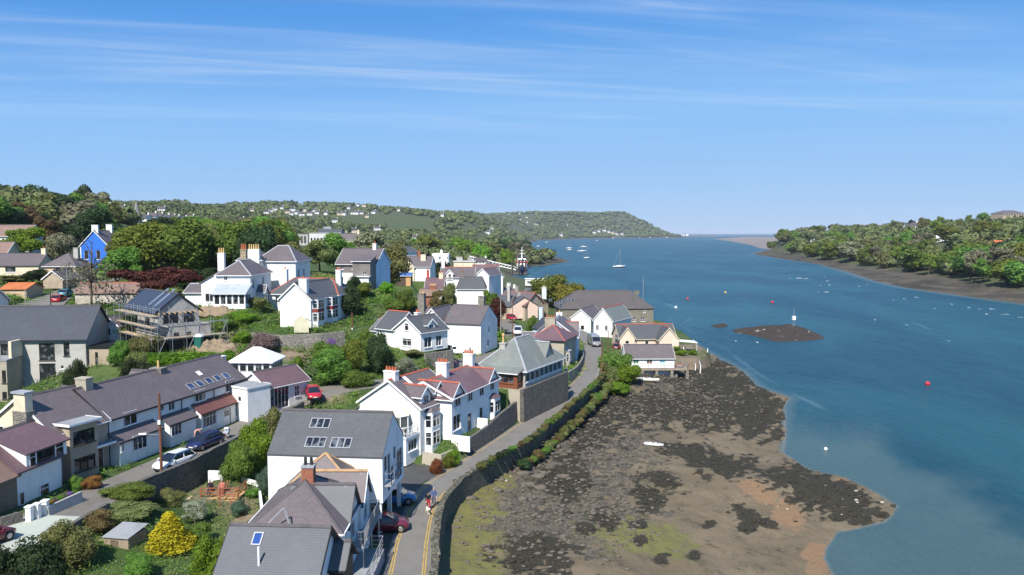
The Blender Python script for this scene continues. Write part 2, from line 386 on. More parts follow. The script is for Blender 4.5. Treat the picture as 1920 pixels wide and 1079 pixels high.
    def chim(s, px, py, v, w=0.75, d=0.55, pots=2, mat=None, pot=POT, cap=True, ph=0.45, down=1.2):
        """stack whose top is seen at px, py and which stands v metres behind the front"""
        u, zt = s.plane_v(v, px, py); s.chiml(u, v, zt, w, d, pots, mat, pot, cap, ph, down)
    def chiml(s, u, v, zt, w=0.75, d=0.55, pots=2, mat=None, pot=POT, cap=True, ph=0.45, down=1.2):
        T = lambda x, y, z: s.g(u + x, v + y, z); m = mat or s.wallm
        z0 = min(s.zr, zt) - down
        c = MB().box(-w / 2, -d / 2, z0, w / 2, d / 2, zt - .14, T).build('chimney', m, s.root)
        MB().box(-w / 2 - .06, -d / 2 - .06, zt - .138, w / 2 + .06, d / 2 + .06, zt, T).build('chimney_cap', m if cap is True else cap, c)
        for i in range(pots):
            x = (i + .5) / pots * w - w / 2 if w >= d else 0; y = 0 if w >= d else (i + .5) / pots * d - d / 2
            p = s.g(u + x, v + y, zt + .002); MB().cyl(p, p + Vector((0, 0, ph)), .13, .105, 8).build('chimney_pot', pot, c)
    def slope_pt(s, side, p, q, lift=0.0):
        """a point on a roof slope: p along the ridge, q across from that side's eave wall; side 0 front/left, 1 back/right"""
        m = (s.zr - s.ze) / (s.Q / 2) if s.kind != 'mono' else (s.zr - s.ze) / s.Q
        z = s.ze + m * q + s.rth + .02 + lift; qq = q if side == 0 else s.Q - q
        return s.g(p, qq, z) if not s.yax else s.g(qq, p, z)
    def rooflight(s, px, py, w=0.7, h=1.0, side=0, gm=None, frame=None, name='rooflight'):
        m = (s.zr - s.ze) / (s.Q / 2) if s.kind != 'mono' else (s.zr - s.ze) / s.Q
        a = s.slope_pt(side, 0, 0); b = s.slope_pt(side, 1, 0); c = s.slope_pt(side, 0, 1)
        n = (b - a).cross(c - a); r = ray(px, py); k = (a - EYE).dot(n) / r.dot(n); p = EYE + r * k - a
        e1 = (b - a).normalized(); e2 = (c - a).normalized(); n = n.normalized(); n = n if n.z > 0 else -n
        u, v = p.dot(e1), p.dot(e2); T = lambda x, y, z: a + e1 * (u + x) + e2 * (v + y) + n * z
        f = MB()
        for x0, y0, x1, y1 in ((-w / 2, -h / 2, -w / 2 + .07, h / 2), (w / 2 - .07, -h / 2, w / 2, h / 2), (-w / 2 + .07, -h / 2, w / 2 - .07, -h / 2 + .07), (-w / 2 + .07, h / 2 - .07, w / 2 - .07, h / 2)):
            f.box(x0, y0, -.05, x1, y1, .07, T)
        o = f.build(name, frame or LEAD, s.root)
        MB().box(-w / 2 + .06, -h / 2 + .06, -.04, w / 2 - .06, h / 2 - .06, .04, T).build('pane', gm or SKYGLASS, o)
    def wing(s, face, a0, a1, out, depth, zb, ze, zr, roof='gabley', **k):
        p0 = s.fp(face, a0, 0, out); p1 = s.fp(face, a1, 0, out)
        kw = dict(wall=s.wallm, rm=s.rm, rt=s.rt, verge=s.verge); kw.update(k)
        if zb <= s.zb + .4 and roof != 'none': kw.setdefault('pad', 'yes')
        return House('', '', ('w', p0.x, p0.y), ('w', p1.x, p1.y), ze, depth, zb, zr, roof=roof, parent=s.root, **kw)
    def bay(s, face, a0, a1, out, zb, zt, rows=((0.9, 1.2),), roof=None, rh=0.4, cant=0.35):
        """canted bay with a window band per storey (bottom, height above zb)"""
        loop = [(a0, 0), (a0 + cant, out), (a1 - cant, out), (a1, 0)]
        m = MB(); n = len(loop)
        b0 = [s.fp(face, a, zb, o) for a, o in loop]; b1 = [s.fp(face, a, zt, o) for a, o in loop]
        m.hexa([*b0, *b1]); o = m.build('bay', s.wallm, s.root)
        for (h0, hh) in rows:
            for i in range(3):
                (p, po), (q, qo) = loop[i], loop[i + 1]
                A = s.fp(face, p, 0, po); B = s.fp(face, q, 0, qo); d = (B - A); ln = d.length; d.normalize(); nn = Vector((d.y, -d.x, 0))
                T = lambda x, y, z: Vector((*(A + d * x + nn * y)[:2], zb + h0 + z))
                fm = MB(); k = 2 if ln > 1.1 else 1
                for j in range(k + 1): x = .08 + (ln - .22) * j / k; fm.box(x, .01, 0, x + .06, .05, hh, T)
                fm.box(.14, .012, 0, ln - .14, .048, .06, T).box(.14, .012, hh - .06, ln - .14, .048, hh, T).box(.14, .012, hh * .6, ln - .14, .048, hh * .6 + .05, T)
                w = fm.build('window', WPAINT, o); MB().box(.1, .004, .02, ln - .1, .02, hh - .02, T).build('pane', GLASS, w)
        r = MB(); top = [s.fp(face, a + (-.12 if i < 1 else .12 if i > 2 else 0), zt + .01, q + (.12 if q else 0)) for i, (a, q) in enumerate(loop)]
        bk = [s.fp(face, (a0 + a1) / 2 - .3, zt + rh, 0), s.fp(face, (a0 + a1) / 2 + .3, zt + rh, 0)]
        r.poly([top[0], top[1], bk[0]], [(0, 0), (1, 0), (.5, 1)]).poly([top[1], top[2], bk[1], bk[0]], [(0, 0), (1, 0), (1, 1), (0, 1)]).poly([top[2], top[3], bk[1]], [(0, 0), (1, 0), (.5, 1)]).poly(top[::-1])
        r.build('bay_roof', roof or s.rm, o)
    def done(s):
        m = MB(); gt = s.ze
        for face in 'FRBL':
            n = s.fr(face)[3]; hs = s.holes[face]
            top = s.ze
            if s.kind == 'mono' and face == 'B': top = s.zr
            xs = sorted({0.0, n, *[h[0] for h in hs], *[h[2] for h in hs]}); zs = sorted({s.zb, top, *[h[1] for h in hs], *[h[3] for h in hs]})
            for i in range(len(xs) - 1):
                for j in range(len(zs) - 1):
                    cx, cz = (xs[i] + xs[i + 1]) / 2, (zs[j] + zs[j + 1]) / 2
                    if any(h[0] < cx < h[2] and h[1] < cz < h[3] for h in hs): continue
                    m.poly([s.fp(face, xs[i], zs[j]), s.fp(face, xs[i + 1], zs[j]), s.fp(face, xs[i + 1], zs[j + 1]), s.fp(face, xs[i], zs[j + 1])])
            for a0, z0, a1, z1 in hs:
                q = [(a0, z0), (a1, z0), (a1, z1), (a0, z1)]
                for i in range(4):
                    (p, pz), (r, rz) = q[i], q[(i + 1) % 4]
                    m.poly([s.fp(face, p, pz), s.fp(face, p, pz, -.16), s.fp(face, r, rz, -.16), s.fp(face, r, rz)])
            if (s.kind == 'gable' and face in 'LR') or (s.kind == 'gabley' and face in 'FB'):
                m.poly([s.fp(face, 0, s.ze), s.fp(face, n, s.ze), s.fp(face, n / 2, s.zr)])
            if s.kind == 'mono' and face in 'LR':
                m.poly([s.fp(face, 0, s.ze), s.fp(face, n, s.ze), s.fp(face, n if face == 'R' else 0, s.zr)])
        s.wall = m.build('wall', s.wallm, s.root)
        s.roof()
        return s
    def xy(s, p, q, z): return s.g(p, q, z) if not s.yax else s.g(q, p, z)
    def rline(s, m, a, b, w=0.17, h=0.09):
        d = (b - a).normalized(); sd = d.cross(Vector((0, 0, 1))).normalized() * w; u = Vector((0, 0, h))
        n = len(m.v); m.v += [tuple(p) for p in (a - sd - u * .7, a + u, a + sd - u * .7, b - sd - u * .7, b + u, b + sd - u * .7)]
        for f in ((0, 1, 4, 3), (1, 2, 5, 4), (0, 3, 5, 2), (0, 2, 1), (3, 4, 5)): m.f.append(tuple(n + i for i in f)); m.uv.append(None)
    def roof(s):
        P, Q, ze, zr, ov, oe, th = s.P, s.Q, s.ze, s.zr, s.ov, s.oe, s.rth
        m = MB(); k = (zr - ze) / (Q / 2); l = .02
        if s.kind == 'none': return
        if s.kind in ('gable', 'gabley'):
            sl = math.hypot(Q / 2 + oe, (Q / 2 + oe) * k)
            for sd in (0, 1):
                f = (lambda q: q) if sd == 0 else (lambda q: Q - q)
                A = s.xy(-ov, f(-oe), ze - k * oe + l); B = s.xy(P + ov, f(-oe), ze - k * oe + l); C = s.xy(P + ov, Q / 2, zr + l); D = s.xy(-ov, Q / 2, zr + l); u = Vector((0, 0, th))
                m.poly([A + u, B + u, C + u, D + u], [(0, 0), (P + 2 * ov, 0), (P + 2 * ov, sl), (0, sl)])
                m.poly([D, C, B, A]); m.poly([A, B, B + u, A + u]); m.poly([B, C, C + u, B + u]); m.poly([D, A, A + u, D + u])
            s.roofo = m.build('roof', s.rm, s.root)
            r = MB(); s.rline(r, s.xy(-ov, Q / 2, zr + th + l), s.xy(P + ov, Q / 2, zr + th + l)); r.build('ridge', s.rt, s.roofo)
            if s.verge:
                for e, sg in ((-ov, -1), (P + ov, 1)):
                    b = MB()
                    for sd in (0, 1):
                        f = (lambda q: q) if sd == 0 else (lambda q: Q - q)
                        e0, e1 = (e - .05, e - .003) if sg < 0 else (e + .003, e + .05)
                        lo, hi = ze - k * oe + l, zr + l
                        b.hexa([s.xy(e0, f(-oe), lo - .1), s.xy(e1, f(-oe), lo - .1), s.xy(e1, Q / 2, hi - .1), s.xy(e0, Q / 2, hi - .1),
                                s.xy(e0, f(-oe), lo + th + .02), s.xy(e1, f(-oe), lo + th + .02), s.xy(e1, Q / 2, hi + th + .02), s.xy(e0, Q / 2, hi + th + .02)])
                    b.build('bargeboard', s.verge, s.roofo)
                if s.gut:
                    for sd in (0, 1):
                        q0, q1 = (-oe - .1, -oe - .004) if sd == 0 else (Q + oe + .004, Q + oe + .1); z = ze - k * oe
                        MB().hexa([s.xy(-ov, q0, z - .02), s.xy(P + ov, q0, z - .02), s.xy(P + ov, q1, z - .02), s.xy(-ov, q1, z - .02), s.xy(-ov, q0, z + .08), s.xy(P + ov, q0, z + .08), s.xy(P + ov, q1, z + .08), s.xy(-ov, q1, z + .08)]).build('gutter', s.verge, s.roofo)
        elif s.kind in ('hip', 'hipy'):
            hp = min(s.hp, P / 2 - .01); zb = ze - k * oe; e = [(-oe, -oe), (P + oe, -oe), (P + oe, Q + oe), (-oe, Q + oe)]
            lo = [s.xy(*q, zb + l) for q in e]; hi = [s.xy(*q, zb + l + .1) for q in e]; r0 = s.xy(hp, Q / 2, zr + .1); r1 = s.xy(P - hp, Q / 2, zr + .1)
            sl = math.hypot(Q / 2 + oe, zr - zb)
            m.poly([hi[0], hi[1], r1, r0], [(0, 0), (P, 0), (P - hp, sl), (hp, sl)]).poly([hi[2], hi[3], r0, r1], [(0, 0), (P, 0), (P - hp, sl), (hp, sl)])
            m.poly([hi[1], hi[2], r1], [(0, 0), (Q, 0), (Q / 2, sl)]).poly([hi[3], hi[0], r0], [(0, 0), (Q, 0), (Q / 2, sl)])
            m.poly(lo[::-1])
            for i in range(4): j = (i + 1) % 4; m.poly([lo[i], lo[j], hi[j], hi[i]])
            s.roofo = m.build('roof', s.rm, s.root)
            r = MB()
            if P - 2 * hp > .3: s.rline(r, r0, r1)
            for a, b in ((hi[0], r0), (hi[3], r0), (hi[1], r1), (hi[2], r1)): s.rline(r, a, b, .14, .07)
            r.build('ridge', s.rt, s.roofo)
            if s.verge and s.gut:
                g = MB()
                for i in range(4):
                    j = (i + 1) % 4; c = (lo[0] + lo[2]) / 2
                    a, b = lo[i], lo[j]; o = ((a + b) / 2 - c); o.z = 0; o = o - (b - a).normalized() * o.dot((b - a).normalized()); o = o.normalized()
                    g.hexa([a + o * .004 - Vector((0, 0, .05)), b + o * .004 - Vector((0, 0, .05)), b + o * .09 - Vector((0, 0, .05)), a + o * .09 - Vector((0, 0, .05)), a + o * .004 + Vector((0, 0, .07)), b + o * .004 + Vector((0, 0, .07)), b + o * .09 + Vector((0, 0, .07)), a + o * .09 + Vector((0, 0, .07))])
                g.build('gutter', s.verge, s.roofo)
        elif s.kind == 'flat':
            m.box(-ov, -oe, ze + .004, s.L + ov, s.W + oe, ze + .2, lambda x, y, z: s.g(x, y, z)); s.roofo = m.build('roof', s.rm, s.root)
            if s.verge:
                b = MB(); T = lambda x, y, z: s.g(x, y, z)
                b.box(-ov - .05, -oe - .05, ze + .02, s.L + ov + .05, -oe - .003, ze + .24, T).box(-ov - .05, s.W + oe + .003, ze + .02, s.L + ov + .05, s.W + oe + .05, ze + .24, T)
                b.box(-ov - .05, -oe, ze + .02, -ov - .003, s.W + oe, ze + .24, T).box(s.L + ov + .003, -oe, ze + .02, s.L + ov + .05, s.W + oe, ze + .24, T); b.build('fascia', s.verge, s.roofo)
        elif s.kind == 'mono':
            kk = (zr - ze) / s.W; A = s.g(-ov, -oe, ze - kk * oe + l); B = s.g(s.L + ov, -oe, ze - kk * oe + l); C = s.g(s.L + ov, s.W + .05, zr + l); D = s.g(-ov, s.W + .05, zr + l); u = Vector((0, 0, th)); sl = math.hypot(s.W, zr - ze)
            m.poly([A + u, B + u, C + u, D + u], [(0, 0), (s.L, 0), (s.L, sl), (0, sl)]).poly([D, C, B, A]).poly([A, B, B + u, A + u]).poly([B, C, C + u, B + u]).poly([D, A, A + u, D + u]).poly([C, D, D + u, C + u])
            s.roofo = m.build('roof', s.rm, s.root)
            if s.verge and s.gut: MB().hexa([s.g(-ov, -oe - .1, A.z - .02), s.g(s.L + ov, -oe - .1, A.z - .02), s.g(s.L + ov, -oe - .004, A.z - .02), s.g(-ov, -oe - .004, A.z - .02), s.g(-ov, -oe - .1, A.z + .08), s.g(s.L + ov, -oe - .1, A.z + .08), s.g(s.L + ov, -oe - .004, A.z + .08), s.g(-ov, -oe - .004, A.z + .08)]).build('gutter', s.verge, s.roofo)
    def info(s, n): print('HOUSE %-26s L=%.1f W=%.1f ze=%.1f zr=%.1f at %.0f,%.0f dir %.2f,%.2f' % (n, s.L, s.W, s.ze, s.zr, s.O.x, s.O.y, s.ux.x, s.ux.y))
# ------------------------------------------------------------------ the houses, nearest first
def railing(name, pts, h, parent, mat, n_rails=2, post=1.2, baluster=None, top=0.05):
    m = MB()
    for a, b in zip(pts[:-1], pts[1:]):
        a, b = Vector(a), Vector(b); n = max(1, int((b - a).length / post))
        for i in range(n + 1):
            p = a.lerp(b, i / n); m.bar(p, p + Vector((0, 0, h)), .05)
        for i in range(n_rails):
            z = Vector((0, 0, h * (1 - i / max(1, n_rails)) if n_rails > 1 else h)); m.bar(a + z, b + z, top if i == 0 else .035)
        if baluster:
            k = int((b - a).length / baluster)
            for i in range(1, k): p = a.lerp(b, i / k); m.bar(p + Vector((0, 0, .1)), p + Vector((0, 0, h - .02)), .022)
    return m.build(name, mat, parent)

# slate roofed house with one blue rooflight, bottom of the frame
A = House('slate_house', 'near house with plain grey slate roof, single blue rooflight and black bargeboards', Z8(50, 1020), Z8(835, 1043), 10.8, 4.6, 6.2, zr=12.75, wall=WHITE, rm=LSLATE, verge=BPAINT, ov=.3)
A.rooflight(*Z8(362, 745), .6, .85, frame=METAL, gm=glass('blue_rooflight', (.03, .07, .24), (.05, .10, .30)))
A.winl('R', .8, 7.2, 2.2, 8.6, 2); A.winl('R', 2.8, 9.3, 4.2, 10.4, 2)
A.doorl('R', 2.9, 6.25, 3.9, 8.3, BPAINT)
w = A.wing('R', 2.6, 4.9, .9, 1.6, 8.4, 10.2, 11.3, wall=BPAINT, verge=BPAINT); w.done()
p = A.slope_pt(0, 2.3, .3); MB().cyl(p - Vector((0, 0, .3)), p + Vector((0, 0, 1.1)), .07, n=10).build('flue_pipe', WPAINT, A.root)
A.done(); A.info('A')

# rambling hipped house with brick chimney and balcony
B = House('hipped_house', 'rambling house with mixed slate roofs, ochre ridge tiles and red brick chimney', ('w', -18.2, 51.3), ('w', -11.7, 51.3), 10.8, 8.3, 6.2, zr=13.1, roof='hipy', hp=3.4, rm=SLATE, rt=DARKTILE)
B.chiml(3.4, 3.9, 14.2, .85, .75, 2, BRICK, BLACKPOT, cap=LEAD, ph=.55, down=1.6)
g1 = B.wing('R', 1.7, 5.6, .12, 4.2, 6.2, 10.6, 12.75, rm=LSLATE, rt=DARKTILE, verge=BPAINT); g1.winl('F', 1.2, 8.7, 2.7, 10.1, 2); g1.doorl('F', .5, 6.3, 1.4, 8.3); g1.done()
g2 = B.wing('R', 5.65, 8.9, .35, 4.4, 6.2, 10.7, 12.6, rm=SLATE, rt=ORTILE, verge=WPAINT); g2.winl('F', .9, 8.7, 2.3, 10.1, 2); g2.done()
p1 = House('', '', ('w', -18.3, 59.7), ('w', -12.0, 59.7), 10.6, 4.1, 6.2, 13.1, roof='hip', hp=3.1, parent=B.root, rt=ORTILE, rm=SLATE); p1.done()
# pale flashed valley and snow-guard frame on the roof
v0 = at(*Z8(700, 345), 12.7); v1 = at(*Z8(828, 583), 10.75); MB().bar(v0 + Vector((0, 0, .05)), v1 + Vector((0, 0, .05)), .14, .05).build('lead_flashing', LEAD, B.root)
v0 = at(*Z8(450, 618), 11.5); v1 = at(*Z8(578, 490), 12.4); MB().bar(v0, v1, .09, .06).build('ladder_rail', LEAD, B.root); v2 = at(*Z8(620, 620), 11.4); MB().bar(v1, v2, .09, .06).build('ladder_rail', LEAD, B.root)
# balcony along its street side
bal = B.root; fl = MB(); fl.box(-11.55, 53.8, 8.5, -10.55, 60.6, 8.66); fl.build('balcony_floor', FELT, bal)
railing('balcony_railing', [(-11.45, 53.85, 8.67), (-10.62, 53.85, 8.67), (-10.62, 60.5, 8.67), (-11.3, 60.5, 8.67)], 1.05, bal, METAL, 2, 1.3, .14)
for y in (53.9, 57.2, 60.4): MB().cyl((-10.65, y, 6.0), (-10.65, y, 8.5), .05).build('balcony_post', METAL, bal)
fl = MB(); fl.box(-11.5, 50.2, 5.9, -9.75, 57.5, 7.0); fl.build('terrace', FELT, bal)
railing('terrace_railing', [(-11.4, 50.25, 7.0), (-9.82, 50.25, 7.0), (-9.82, 57.4, 7.0), (-11.3, 57.4, 7.0)], 1.0, bal, METAL, 3, 1.2)
B.done(); B.info('B')

# modern box with rows of rooflights, raised over its parking
X = House('modern_house', 'big modern white house with wide dark slate roof and nine rooflights', Z3(348, 525), Z3(877, 541), 12.4, 7.2, 8.6, ridge=Z3(912, 333), rm=GSLATE, rt=DARKTILE, ov=.03, oe=.05, gut=False, verge=None, pad=False)
PADS.append((X.O, X.ux, X.uy, X.L, X.W, 5.95))
for gx, gy in ((562, 378), (592, 379), (622, 380), (541, 466), (571, 466), (601, 467), (656, 469), (687, 470), (718, 471)): X.rooflight(*Z3(gx, gy), .62, 1.05, frame=METAL, gm=GLASS)
for s0, s1, z0, z1 in ((.5, 1.5, 11.0, 13.6), (1.7, 2.5, 9.0, 12.2), (3.6, 4.4, 11.2, 12.3), (4.7, 6.6, 9.0, 11.6), (2.8, 3.6, 9.0, 10.8)): X.winl('R', s0, z0, s1, min(z1, 12.3), 2 if s1 - s0 > 1.2 else 1, sill=False, frame=METAL)
X.done(); X.info('box')
for y in (.3, 3.4, 6.8):
    p = X.g(X.L - .35, y, 5.9); MB().box(p.x - .18, p.y - .18, 5.9, p.x + .18, p.y + .18, 8.6).build('pillar', WHITE, X.root)
a = X.g(.1, .1, 0); b = X.g(X.L - 4.2, X.W - .1, 0); MB().box(a.x, a.y, 5.9, b.x, b.y, 8.59).build('undercroft_wall', GREYR, X.root)
c0 = X.g(X.L - .02, .0, 0)
MB().box(c0.x + .03, c0.y + .3, 9.9, c0.x + .75, c0.y + 6.8, 10.0).build('balcony_floor', LEAD, X.root)
railing('balcony_railing', [(c0.x + .1, c0.y + .35, 10.0), (c0.x + .7, c0.y + .35, 10.0), (c0.x + .7, c0.y + 6.7, 10.0), (c0.x + .1, c0.y + 6.7, 10.0)], 1.0, X.root, METAL, 2, 1.5)
# white stepped garden walls on its left
def wallthing(name, label, pts, h, th, mat, cat='wall', cap=None, group=None, down=0.6, root=None):
    m = MB(); c = MB()
    for (a, b) in zip(pts[:-1], pts[1:]):
        a, b = Vector(a), Vector(b); d = Vector((b.x - a.x, b.y - a.y, 0)).normalized(); n = Vector((-d.y, d.x, 0)) * th / 2; dz = Vector((0, 0, down)); hz = Vector((0, 0, h)); e = d * th * .0
        m.hexa([a - n - dz, a + n - dz, b + n - dz, b - n - dz, a - n + hz, a + n + hz, b + n + hz, b - n + hz])
        if cap:
            n2 = n * 1.2; h2 = Vector((0, 0, h + .004)); h3 = Vector((0, 0, h + .12)); c.hexa([a - n2 + h2, a + n2 + h2, b + n2 + h2, b - n2 + h2, a - n2 + h3, a + n2 + h3, b + n2 + h3, b - n2 + h3])
    o = m.build(name, mat); tag(o, label, cat, group)
    if cap: c.build('coping', cap, o)
    return o
q = [at(*Z3(55, 685), 6.4), at(*Z3(212, 690), 6.4)]
wallthing('white_garden_wall', 'white garden wall behind the red timber deck', [(q[0].x, q[0].y + 1.2, 6.4), (q[1].x, q[1].y + 1.2, 6.4)], 1.5, .2, WHITE)
wallthing('white_garden_wall', 'low stepped white wall beside the modern house', [(q[1].x + .3, q[1].y + .3, 6.4), (q[1].x + 2.2, q[1].y - .6, 6.2), (X.g(.2, -1.5, 0).x, X.g(.2, -1.5, 0).y, 6.1)], 1.25, .2, WHITE)

# tall white gabled house with canted bay and dormers
C = House('gabled_house', 'tall white house with blank gable, red ridge and four terracotta pots', Z7(55, 432), Z7(492, 483), 11.9, 8.0, 6.6, ridge=Z7(272, 287), roof='gabley', rm=SLATE, rt=REDTILE)
C.chim(*Z7(283, 212), .9, 1.55, .75, 4, WHITE, POT)
C.bay('R', .9, 3.3, .75, 6.6, 11.2, ((.9, 1.5), (2.9, 1.4)), rh=.9)
C.winl('R', 4.6, 9.8, 5.6, 11.3, 2); C.doorl('R', 4.3, 6.7, 5.3, 8.8); C.winl('R', 6.2, 7.4, 7.4, 8.8, 2)
for s0 in (.6, 3.4):
    d = C.wing('R', s0, s0 + 1.9, -.25, 2.6, 11.6, 13.1, 13.95, rm=SLATE, rt=REDTILE); d.winl('F', .45, 12.0, 1.45, 13.0, 2, hole=False); d.done()
C.rooflight(*Z7(400, 284), .5, 1.3, 1, WPAINT, WPAINT)
lw = C.wing('L', .5, 7.0, 2.2, 2.2, 7.4, 9.8, 11.6, 'mono', rt=REDTILE); lw.done()
C.done(); C.info('C')
# conservatory on a flower-decked terrace over a garage
gx = [C.g(C.L * .55, -2.6, 0), C.g(C.L * .98, -2.6, 0)]
G = House('', '', ('w', gx[0].x, gx[0].y), ('w', gx[1].x, gx[1].y), 9.0, 2.55, 6.1, roof='flat', parent=C.root, rm=FELT, ov=.05, oe=.05)
G.winl('R', .5, 7.5, 2.2, 8.7, 3); G.winl('F', .6, 6.9, 2.6, 8.2, 3)
G.done()
ph = MB(); cc = C.g(C.L * .72, -1.1, 0); ring = [(cc.x + 1.35 * math.cos(t), cc.y + 1.2 * math.sin(t)) for t in [math.pi / 4 * i + .39 for i in range(8)]]
cons = MB()
for i in range(8):
    x, y = ring[i]; cons.bar((x, y, 9.2), (x, y, 11.1), .09); x2, y2 = ring[(i + 1) % 8]; cons.bar((x, y, 11.1), (x2, y2, 11.1), .1); cons.bar((x, y, 9.9), (x2, y2, 9.9), .07); cons.bar((x, y, 9.25), (x2, y2, 9.25), .08)
co = cons.build('conservatory', WPAINT, C.root)
gl = MB()
for i in range(8): x, y = ring[i]; x2, y2 = ring[(i + 1) % 8]; gl.poly([(x, y, 9.25), (x2, y2, 9.25), (x2, y2, 11.1), (x, y, 11.1)])
gl.build('pane', glass('conservatory_glass', (.10, .11, .10), (.35, .34, .28)), co)
rf = MB()
for i in range(8): x, y = ring[i]; x2, y2 = ring[(i + 1) % 8]; rf.poly([(x + (x - cc.x) * .1, y + (y - cc.y) * .1, 11.16), (x2 + (x2 - cc.x) * .1, y2 + (y2 - cc.y) * .1, 11.16), (cc.x, cc.y, 12.5)])
rf.build('conservatory_roof', paint('cream_polycarbonate', (.72, .66, .47), .4, .08), co)
railing('terrace_railing', [G.g(.1, .1, 9.2), G.g(G.L - .1, .1, 9.2), G.g(G.L - .1, 2.4, 9.2)], .9, C.root, WPAINT, 2, 1.0, .2)

# pair of white houses with red ridges
D = House('semi_detached_house', 'pair of white houses with maroon slate roof, red ridges and twin front gables', Z7(720, 415), Z7(1060, 265), 12.4, 7.0, 7.6, zr=14.0, rm=slate('maroon_slate', (.125, .075, .082), (.15, .092, .10)), rt=REDTILE)
for x0, y0, x1, y1 in ((740, 400, 782, 462), (835, 362, 868, 425), (922, 330, 955, 385), (1000, 295, 1030, 345), (732, 545, 785, 625)): D.win('F', Z7(x0, y0), Z7(x1, y1), 2, 1)
D.doorl('F', 4.2, 7.7, 5.2, 9.7); D.doorl('F', 7.6, 7.7, 8.5, 9.7); D.bay('F', 10.4, 12.9, .6, 7.6, 10.3, ((.9, 1.4),), rh=.5)
for s0, s1 in ((.0, 3.2), (10.0, 13.2)):
    d = D.wing('F', s0, s1, .02, 3.6, 12.35, 12.4, 13.8); d.done()
D.chiml(4.6, 3.5, 15.6, .8, 1.4, 4, WHITE, POT); D.chiml(12.0, 3.5, 15.6, .8, 1.3, 4, WHITE, POT)
bk = D.wing('B', 4, 9.6, 2.4, 3, 8, 11.2, 13.0, 'hip', hp=2); bk.done()
D.done(); D.info('D')
sc1 = D.fp('F', -.3, 7.2, 2.4); sc2 = D.fp('F', -.3, 7.2, .1)
wallthing('white_screen_wall', 'curved white screen wall at the near end of the paired houses', [sc2, sc1], 1.15, .15, WHITE)
wallthing('white_screen_wall', 'white screen wall dividing the two front terraces', [D.fp('F', 6.6, 7.6, .05), D.fp('F', 6.6, 7.6, 1.5)], 1.15, .15, WHITE)

# green-grey hipped house with long glazed verandah on the retaining wall
V = House('verandah_house', 'low house with sweeping green-grey hipped roof and long glazed verandah', Z5(910, 865), Z5(1250, 895), 12.8, 12.9, 10.3, zr=16.2, roof='hipy', hp=4.2, rm=GREENSL, rt=LEAD, wall=GREYR, oe=.4)
n = 8
for i in range(n):
    s0 = .25 + i * 12.3 / n; V.winl('R', s0, 10.9, s0 + 12.3 / n - .14, 12.55, 1, toplight=.28, bar=.08)
V.chim(*Z5(1093, 705), 2.8, .9, .75, 0, GREYR); V.chiml(V.plane_v(2.8, *Z5(1093, 705))[0], 2.8, V.plane_v(2.8, *Z5(1097, 648))[1], .2, .2, 2, YPOT, YPOT, ph=.25, down=1.0)
fw = V.wing('F', -.4, 6.9, 1.6, 1.6, 10.3, 12.35, 12.75, 'mono', rm=GREENSL, wall=paint('teak', (.20, .07, .035), .6, .15)); fw.winl('F', 3.6, 11.0, 6.7, 12.15, 4, frame=MATS['teak']); fw.winl('R', .2, 11.0, 1.4, 12.15, 1, frame=MATS['teak']); fw.winl('F', .4, 11.0, 2.4, 12.1, 2); fw.done()
cg = V.wing('R', 7.2, 10.4, -.5, 5, 12.7, 13.0, 15.2, rm=GREENSL, verge=None); cg.done()
V.done(); V.info('E')

# grey rendered house with red hips, and the row behind it along the road
Fh = House('grey_house', 'plain grey rendered house with maroon roof and bright red hip tiles', ZB(530, 880), ZB(1060, 905), 11.7, 8.0, 6.8, ridge=ZB(850, 670), roof='hip', hp=3.0, wall=BUFF, rm=MATS['maroon_slate'], rt=REDTILE, verge=BPAINT)
Fh.chim(*ZB(850, 545), 5.5, 2.0, .9, 4, BUFF, POT); Fh.bay('R', 1.2, 3.2, .6, 6.8, 9.6, ((.9, 1.4),), roof=LEAD); Fh.winl('R', 1.6, 10.0, 2.9, 11.3, 2)
Fh.done(); Fh.info('F')
P0 = Fh.g(Fh.L + .2, 8.3, 0); d = Vector((.12, .99, 0)); P1 = P0 + d * 13
Gh = House('blue_walled_house', 'roadside house with pale blue front and tall white chimney', ('w', P0.x, P0.y), ('w', P1.x, P1.y), 11.3, 8.0, 6.4, zr=14.3, wall=SKYW, rt=LEAD)
for s0 in (1.5, 5, 8.6): Gh.winl('F', s0, 9.4, s0 + 1.2, 10.8, 2); Gh.winl('F', s0, 6.9, s0 + 1.3, 8.4, 2)
Gh.chim(*ZB(985, 470), 4, 1.0, 1.2, 1, WHITE, YPOT); rw = Gh.wing('F', 6.5, 9.2, .02, 3.5, 11.2, 11.3, 13.2, rt=REDTILE); rw.done()
Gh.wing('B', 2, 8, 3, 4, 6.4, 9, 11, 'gabley', wall=SKYW).done(); Gh.chim(*ZB(698, 390), 9.5, .8, .8, 0, SKYW, down=5)
Gh.done(); Gh.info('G')

